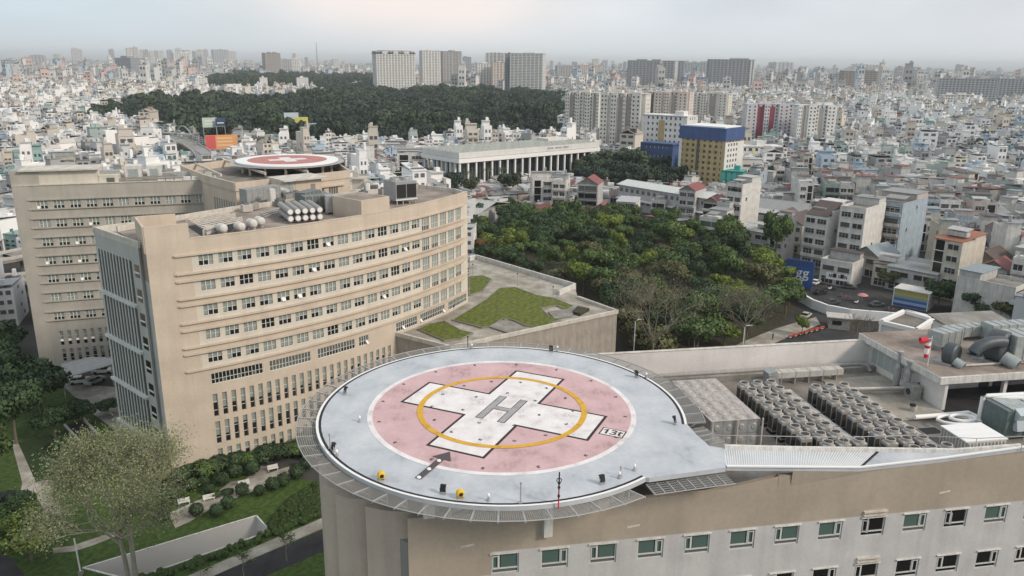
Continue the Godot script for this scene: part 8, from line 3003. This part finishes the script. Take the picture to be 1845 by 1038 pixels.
	for k in 2:
		if kind != 2 and rng.randf() < 0.7:
			var top = h + (0.1 if kind == 0 else 1.0)
			part_box("awning" if k == 0 else "roof_shed", Vector3(rng.randf_range(-0.2, 0.2) * w, top + (1.9 if k == 0 else 0.6), d * rng.randf_range(0.05, 0.35)), Vector3(w * rng.randf_range(0.4, 0.8), 0.1 if k == 0 else 1.2, d * rng.randf_range(0.12, 0.3)), roofm(rng.randi() % 2) if k == 0 else wallm(rng.randi() % 4), t, Basis(Vector3.RIGHT, rng.randf_range(0.05, 0.2) if k == 0 else 0.0))
	if fl > 2 and style != 1 and style != 2 and rng.randf() < 0.4:
		part_box("loggia_shade", Vector3(0, h - 1.7, d * 0.5 + 0.012), Vector3(w * 0.86, 2.5, 0.1), M["glass_dark"], t)  # flat dark panel, shade of an open top floor put into colour
		part_box("loggia_rail", Vector3(0, h - 2.6, d * 0.5 + 0.1), Vector3(w * 0.9, 0.9, 0.12), wallm(rng.randi() % 3), t)
	if rng.randf() < 0.5 and kind != 2:
		if not meshes.has("tank"):
			var m = MB.new()
			m.lathe(Vector3(0, 0.5, 0), PackedVector2Array([Vector2(0, 0), Vector2(0.5, 0.05), Vector2(0.5, 1.3), Vector2(0.3, 1.5), Vector2(0, 1.55)]), 10)
			for s in [-0.3, 0.3]:
				m.box(Vector3(s, 0.25, 0), Vector3(0.08, 0.5, 0.7))
			meshes["tank"] = m.mesh()
		obj("water_tank", meshes["tank"], M["galvanised"], t, Transform3D(Basis(), Vector3(w * 0.2, h + (2.75 if kind == 0 else 1.0), -d * 0.3)))
	return t


# the far housing: one small model per kind, many copies
func far_house(kind: int) -> Mesh:
	var b = MB.new()
	b.use_c = true
	var wall = Color(1, 1, 1)
	var dark = Color(0.16, 0.16, 0.17)
	var r = RandomNumberGenerator.new()
	r.seed = 40 + kind
	b.col = wall
	b.box(Vector3(0, 0.5, 0), Vector3(1, 1, 1))
	var fl = 4 + kind % 2
	for f in fl:
		var y = (f + 0.55) / fl
		b.col = dark
		for s in [1.0, -1.0]:
			var ww = r.randf_range(0.2, 0.34)
			for xx in [-0.22, 0.22]:
				b.box(Vector3(xx, y, s * 0.503), Vector3(ww, 0.42 / fl, 0.012))
		if r.randf() < 0.6:
			b.box(Vector3(0.503, y, r.randf_range(-0.3, 0.3)), Vector3(0.012, 0.35 / fl, 0.1))
		if r.randf() < 0.6:
			b.box(Vector3(-0.503, y, r.randf_range(-0.3, 0.3)), Vector3(0.012, 0.35 / fl, 0.1))
		if f > 0 and r.randf() < 0.6:
			b.col = Color(0.85, 0.85, 0.85)
			b.box(Vector3(0, float(f) / fl + 0.04, 0.54), Vector3(0.9, 0.08, 0.08))
	var rc = [Color(0.62, 0.61, 0.59), Color(0.82, 0.83, 0.84), Color(0.52, 0.48, 0.46), Color(0.85, 0.85, 0.86), Color(0.50, 0.52, 0.55), Color(0.62, 0.60, 0.58)][kind]
	b.col = rc
	if kind % 3 == 0:
		b.box(Vector3(0, 1.003, 0), Vector3(0.94, 0.012, 0.96))
		b.col = Color(0.95, 0.95, 0.95)
		b.box(Vector3(0, 1.1, -0.28), Vector3(0.9, 0.2, 0.4))
		b.col = rc
		b.box(Vector3(0, 1.21, -0.25), Vector3(1.0, 0.02, 0.5))
	elif kind % 3 == 1:
		b.box(Vector3(0, 1.05, 0), Vector3(1.08, 0.02, 1.05), Basis(Vector3.RIGHT, 0.08))
		b.col = dark
		b.box(Vector3(0, 1.02, 0.2), Vector3(0.9, 0.05, 0.4))
	else:
		for s in [-1.0, 1.0]:
			b.box(Vector3(s * 0.26, 1.06, 0), Vector3(0.58, 0.02, 1.04), Basis(Vector3.BACK, -s * 0.22))
	for k in 4:
		b.col = [Color(1.0, 1.0, 1.0), Color(0.8, 0.82, 0.85), dark, Color(0.6, 0.58, 0.56)][k]
		var hh = r.randf_range(0.05, 0.2)
		b.box(Vector3(r.randf_range(-0.3, 0.3), 1.02 + hh * 0.5 + (0.2 if kind % 3 == 0 and k < 2 else 0.0), r.randf_range(-0.4, 0.4) if kind % 3 else r.randf_range(-0.4, -0.15)), Vector3(r.randf_range(0.15, 0.4), hh, r.randf_range(0.06, 0.2)))
	if kind % 3 == 0:
		b.col = Color(1, 1, 1)
		for q in [[0.47, 0.0, 0.05, 1.0], [-0.47, 0.0, 0.05, 1.0], [0.0, 0.48, 0.9, 0.03]]:
			b.box(Vector3(q[0], 1.035, q[1]), Vector3(q[2], 0.07, q[3]))
	return b.mesh()


func build_city() -> void:
	# named houses that stand out in the photograph: [u, v of the foot, width, depth, storeys, turn, wall, roof kind, roof colour, label]
	var named = [
		[1332, 432, 6.5, 14, 6, 0.5, 0, 0, 1, "tall blank white narrow house, brightest beside the long tin-roofed building"],
		[1244, 402, 7.0, 13, 4, 0.35, 2, 2, 3, "four-storey house with a small red roof and dark green openings"],
		[1190, 392, 6.0, 9, 2, 0.3, 0, 0, 1, "white house before the long tin-roofed building, beside the red-roofed market"],
		[1062, 388, 9.0, 12, 4, 0.2, 2, 2, 3, "pinkish house with a red tile top floor behind the park's left end"],
		[975, 378, 9.5, 9, 4, -0.15, 0, 0, 0, "blank white corner house behind the curved wing, left of the red tile house"],
		[1010, 384, 6.0, 10, 4, 0.2, 0, 0, 4, "narrow white house right of the blank white corner house"],
		[1085, 405, 5.5, 8, 2, 0.2, 8, 2, 3, "small gabled house with an orange-red roof at the edge of the park"],
		[1130, 410, 8.0, 9, 3, 0.2, 0, 1, 1, "white cube-like house at the middle of the park's far edge"],
		[1480, 482, 8.0, 15, 5, 0.45, 0, 3, 5, "white house with a steep dark brown roof slope, above the blue shop board"],
		[1540, 492, 8.0, 17, 6, 0.35, 0, 0, 0, "tall cream-white house with a dark vertical glass strip, by the white shop sign"],
		[1512, 515, 9.5, 9, 2, 0.35, 1, 0, 5, "small two-storey shop with a planted terrace behind the white shop sign"],
		[1600, 478, 12.0, 22, 6, 0.35, 5, 0, 0, "big pale blue-grey house block right of the tall cream-white house"],
		[1572, 500, 9.0, 12, 2, 0.5, 8, 2, 4, "low house with a pale blue tin gable right of the white shop"],
		[1608, 520, 10.0, 9, 2, 0.3, 4, 1, 2, "low cream house with rusty roof strips beside the street"],
		[1712, 540, 8.0, 13, 5, 0.45, 4, 1, 6, "cream house with a terracotta roof and brown top-floor shutters"],
		[1772, 530, 8.0, 12, 3, 0.3, 8, 2, 5, "low house with a brown gable right of the terracotta-roofed house"],
		[1786, 548, 7.0, 9, 3, 0.25, 9, 2, 3, "house with a small bright red roof near the right edge"],
		[1838, 560, 6.0, 10, 4, 0.2, 1, 0, 1, "grey-white house with white window frames cut by the right edge"],
		[1648, 530, 14.0, 10, 2, 0.35, 2, 1, 1, "broad low house with a pale flat tin roof left of the terracotta-roofed house"],
		[1370, 452, 13.0, 12, 2, 0.5, 2, 1, 1, "grey steel shed with a sloping pale roof above the park trees"],
		[1405, 470, 5.0, 8, 4, 0.5, 1, 0, 2, "narrow off-white house behind the tallest park tree"],
		[1430, 455, 10.0, 14, 3, 0.4, 4, 2, 5, "cream house with a dark maroon roof left of the white steep-roofed house"],
		[1285, 428, 6.0, 10, 4, 0.4, 8, 2, 3, "house with white gable frames and maroon roofs at the park's edge"],
		[1307, 434, 5.0, 10, 4, 0.4, 2, 0, 0, "pale grey terrace house left of the tall blank white house"],
		[1440, 330, 10, 12, 4, 0.3, 0, 0, 5, "white house with a dark canopy right of the round dark tree"],
		[715, 305, 13, 14, 4, 0.1, 2, 0, 0, "grey house block left of the white columned hall"],
		[742, 322, 16, 10, 4, 0.0, 0, 0, 0, "white office with small windows beside the white hall's short side"]]
	var ns = 0
	for q in named:
		var p = gp(q[0], q[1], GY)
		var c = p + Vector3(p.x, 0, p.z).normalized() * float(q[3]) * 0.45
		house(q[9], c, atan2(-p.x, -p.z) - float(q[5]), q[2], q[3], q[4], q[6], q[7], q[8])
		footprints.append([Vector2(c.x, c.z), maxf(q[2], q[3]) * 0.62])
	# big tin warehouses
	var whs = [[1400, 405, 55.0, 26.0, 0.35, 0, "broad grey tin warehouse roof behind the white houses"], [1450, 425, 46.0, 10.0, 0.35, 1, "long pale tin roof before the grey warehouse"], [862, 410, 16.0, 30.0, 0.5, 1, "pale sloping tin roof right behind the curved wing's corner"], [1690, 300, 34.0, 22.0, 0.2, 4, "blue-grey tin warehouse in the right housing"], [330, 300, 40.0, 20.0, 0.1, 1, "grey-white workshop roofs before the elevated highway"], [1780, 250, 40.0, 24.0, 0.1, 4, "pale blue tin hall in the right distance"]]
	for q in whs:
		var p = gp(q[0], q[1], GY)
		var c = p + Vector3(p.x, 0, p.z).normalized() * q[3] * 0.5
		var yaw = atan2(-p.x, -p.z) - q[4]
		var t = thing("warehouse", q[6], "warehouse", c, yaw, "tin warehouses among the housing")
		keep_box(c, q[2], q[3], yaw)
		part_box("wall", Vector3(0, 3.0, 0), Vector3(q[2], 6.0, q[3]), wallm(2), t)
		for s in [-1.0, 1.0]:
			part_box("roof", Vector3(0, 7.2, s * q[3] * 0.255), Vector3(q[2] + 1, 0.2, q[3] * 0.54), roofm(q[5]), t, Basis(Vector3.RIGHT, s * 0.17))
			for k in int(q[2] / 4.0):
				part_box("ridge_rib", Vector3(-q[2] * 0.5 + 2 + k * 4.0, 7.33, s * q[3] * 0.255), Vector3(0.18, 0.12, q[3] * 0.53), roofm(q[5]), t, Basis(Vector3.RIGHT, s * 0.17))
	# streets: the housing falls into quarters, each with its own street direction
	var keep_out = [
		PackedVector2Array([Vector2(-400, 200), Vector2(-170, -60), Vector2(-128, -165), Vector2(-100, -240), Vector2(-35, -240), Vector2(-8, -228), Vector2(24, -180), Vector2(72, -110), Vector2(100, -60), Vector2(120, 200)]),
		poly_px([842, 402, 1000, 392, 1130, 408, 1240, 428, 1330, 458, 1400, 492, 1480, 492, 1560, 512, 1640, 548, 1740, 570, 1900, 620, 1900, 1000, 1000, 1000, 842, 470], GY),
		poly_px([172, 226, 250, 238, 330, 252, 420, 262, 540, 272, 700, 276, 900, 274, 1016, 266, 1016, 174, 940, 168, 700, 168, 620, 170, 480, 184, 400, 182, 330, 190, 240, 198], GY),
		poly_px([370, 170, 430, 174, 520, 168, 600, 174, 674, 174, 674, 146, 560, 140, 430, 141, 373, 148], GY),
		poly_px([985, 300, 1090, 288, 1150, 306, 1222, 314, 1222, 345, 1120, 345, 1060, 340], GY),
		poly_px([690, 335, 752, 312, 840, 345, 820, 356, 720, 350], GY)]
	var cand = []
	var seeds = []
	var sr = RandomNumberGenerator.new()
	sr.seed = 4
	for i in 235:
		var z = -sqrt(lerpf(150.0 * 150.0, 1700.0 * 1700.0, sr.randf()))
		seeds.append([Vector2(sr.randf_range(-1.02, 1.02) * absf(z), z), sr.randf_range(-0.7, 0.7)])
	for si in seeds.size():
		var s = seeds[si]
		var near = 1e9
		for o in seeds:
			if o != s:
				near = minf(near, s[0].distance_to(o[0]))
		var ex = Vector2(cos(s[1]), sin(s[1]))
		var ey = Vector2(-ex.y, ex.x)
		var R = 150.0 if absf(s[0].y) < 800 else 190.0
		var row = -R
		while row < R:
			for half in 2:
				var depth = sr.randf_range(11.0, 15.0)
				var x = -R
				while x < R:
					var w = sr.randf_range(3.8, 6.2) if sr.randf() < 0.85 else sr.randf_range(7.0, 12.0)
					var q: Vector2 = s[0] + ex * (x + w * 0.5) + ey * (row + (7.0 if half == 0 else 21.0) + sr.randf_range(-1, 1))
					x += w + (0.05 if sr.randf() < 0.93 else 4.0)
					if sr.randf() < 0.03:
						x += 5.0
					if absf(q.x) > absf(q.y) * 0.96 + 30.0 or q.y > -120.0:
						continue
					# nearest seed decides
					var mine = q.distance_squared_to(s[0])
					var ok = true
					for o in seeds:
						if q.distance_squared_to(o[0]) < mine - 0.01:
							ok = false
							break
					if not ok:
						continue
					cand.append([q, w, depth, s[1] + (0.0 if half == 0 else PI), sr.randf(), sr.randf()])
			row += 31.5
	var kept = []
	var low_zone = poly_px([690, 345, 830, 342, 1090, 296, 1160, 320, 1225, 345, 1420, 346, 1440, 385, 1345, 400, 1330, 440, 1250, 432, 1120, 402, 850, 404], GY)
	for c in cand:
		var q: Vector2 = c[0]
		var ok = true
		for k in keep_out:
			if Geometry2D.is_point_in_polygon(q, k):
				ok = false
				break
		if ok and clear_of(q, maxf(c[1], c[2]) * 0.4):
			kept.append(c)
	kept.sort_custom(func(a, b) -> bool: return a[0].length_squared() < b[0].length_squared())
	var single = 0
	var far_sets = [[], [], [], [], [], []]
	var far_cols = [[], [], [], [], [], []]
	var used = {}
	for c in kept:
		var q: Vector2 = c[0]
		var dist = q.length()
		var p = Vector3(q.x, GY, q.y)
		var tall = int(clampf(round(1.4 + c[4] * 2.5 + (1.6 if c[5] > 0.93 else 0.0)), 1, 6))
		var low = Geometry2D.is_point_in_polygon(q, low_zone)
		if low:
			tall = 1
		var wi = [0, 0, 1, 1, 2, 0, 3, 4, 0, 0, 1, 5, 2, 6, 9, 7, 3, 1, 0, 0, 0, 1, 2, 2, 5, 0, 1, 3, 0, 8][int(c[5] * 29.99)]
		var ri = [0, 1, 0, 1, 2, 4, 0, 1, 3, 5][int(c[4] * 9.99)]
		var kind = [0, 0, 1, 0, 0, 1, 1, 0, 2, 0][int(fmod(c[4] * 37.0, 1.0) * 9.99)]
		if low:
			kind = 1
		if kind == 2 and ri < 2:
			ri = 3 if c[5] < 0.3 else 5
		var at = seen_at(p + Vector3.UP * tall * 3.0)
		var in_view = at.x > -5 and at.x < 1850 and at.y < 640
		# behind the hospital nothing of a house shows
		if in_view and ((at.x < 845 and at.y > 300 + maxf(0, at.x - 640) * 0.1) or (at.x > 20 and at.x < 380 and at.y > 318)):
			in_view = false
		if single < 270 and in_view:
			single += 1
			var side = "left of the rear wing" if at.x < 60 else "beyond the rear wing" if at.x < 620 else "around the white hall" if at.x < 1090 else "right of the cream estate" if at.x > 1500 and at.y < 330 else "behind the park" if at.x < 1420 else "right of the street junction"
			var lab = "%s %s-storey house, %s roof, %s" % [WALLS[wi][0], ["one", "two", "three", "four", "five", "six"][tall - 1], ("terrace" if kind == 0 else ROOFS[ri][0]), side]
			var cnt = used.get(lab, 0)
			used[lab] = cnt + 1
			if cnt > 0:
				lab = "%s, %s nearest" % [lab, ["", "second", "third", "fourth", "fifth", "sixth", "seventh", "eighth", "ninth", "tenth", "eleventh", "twelfth"][mini(cnt, 11)]]
			house(lab, p, -c[3], c[1], c[2], tall, wi, kind, ri, "narrow town houses of the quarter")
		else:
			var k = [0, 1, 3, 4][int(fmod(c[4] * 91.0, 1.0) * 3.99)] if kind != 2 else 2 + 3 * int(c[5] > 0.5)
			var h = tall * 3.4 * (0.9 + 0.3 * c[5])
			far_sets[k].append(Transform3D(yaw_basis(-c[3]).scaled_local(Vector3(c[1], h, c[2])), p))
			var wc = WALLS[wi]
			var col = Color(wc[1], wc[2], wc[3])
			if k % 3 == 2 and ri == 3 and c[5] < 0.5:
				col = Color(0.55, 0.40, 0.36)
			far_cols[k].append(col)
	var root = thing("distant_housing", "dense pale housing filling the city between the towers", "housing")
	root.set_meta("kind", "stuff")
	for k in 6:
		copies("houses", far_house(k), M["vc_far"], far_sets[k], far_cols[k], root)
	# the plain beyond: lumps of building that thin out into the haze
	var sets = [[], [], []]
	var cols = [[], [], []]
	var big = noise(12, 0.0016, 3)
	var z = -1600.0
	while z > -11000.0:
		var st = 20.0 + (absf(z) - 1600.0) * 0.0075
		var x = -absf(z) * 0.95
		while x < absf(z) * 0.95:
			var q = Vector2(x + sr.randf_range(-0.4, 0.4) * st, z + sr.randf_range(-0.4, 0.4) * st)
			x += st
			if q.length() < 1550.0 or sr.randf() < 0.12:
				continue
			var bad = false
			for k in [2, 3]:
				if Geometry2D.is_point_in_polygon(q, keep_out[k]):
					bad = true
			if bad or not clear_of(q, st * 0.3):
				continue
			var n_ = big.get_noise_2dv(q)
			var h = sr.randf_range(6.0, 17.0) + (sr.randf_range(5, 22) if sr.randf() < 0.12 else 0.0)
			if sr.randf() < 0.012 + maxf(0.0, n_) * 0.03:
				h = sr.randf_range(28, 60)
			var k = sr.randi() % 3
			var w = st * sr.randf_range(0.45, 0.85)
			if h > 27:
				w = minf(w, 26.0)
			sets[k].append(Transform3D(yaw_basis(sr.randf_range(-0.6, 0.6) + n_ * 2.0).scaled_local(Vector3(w, h, st * sr.randf_range(0.45, 0.8))), Vector3(q.x, GY, q.y)))
			var g = sr.randf()
			var base = Color(0.70, 0.69, 0.67).lerp(Color(0.34, 0.34, 0.345), g * g)
			if sr.randf() < 0.12:
				base = Color(0.60, 0.46, 0.42)
			elif sr.randf() < 0.1:
				base = Color(0.42, 0.50, 0.56)
			cols[k].append(base)
		z -= st
	var root2 = thing("far_city", "hazy city stretching to the horizon", "city")
	root2.set_meta("kind", "stuff")
	for k in 3:
		copies("buildings", far_house([0, 1, 4][k]), M["vc_far"], sets[k], cols[k], root2)
	# trees scattered between the houses
	var tset = [[], []]
	var tcol = [[], []]
	for i in 1500:
		var zz = -sqrt(lerpf(260.0 * 260.0, 3200.0 * 3200.0, sr.randf()))
		var q = Vector2(sr.randf_range(-0.7, 0.7) * absf(zz), zz)
		var bad = false
		for k in keep_out:
			if Geometry2D.is_point_in_polygon(q, k):
				bad = true
				break
		if bad or not clear_of(q, 4.0):
			continue
		var s = sr.randf_range(0.45, 1.1)
		var k = sr.randi() % 2
		tset[k].append(Transform3D(yaw_basis(sr.randf() * TAU).scaled(Vector3(s, s, s)), Vector3(q.x, GY + 1.0, q.y)))
		tcol[k].append(Color(0.04, 0.07, 0.035).lerp(Color(0.085, 0.105, 0.04), sr.randf()))
	var root3 = thing("scattered_trees", "small dark trees scattered between the houses", "trees")
	root3.set_meta("kind", "stuff")
	for k in 2:
		copies("crowns", meshes["far_crown%d" % k], M["leaf"], tset[k], tcol[k], root3)
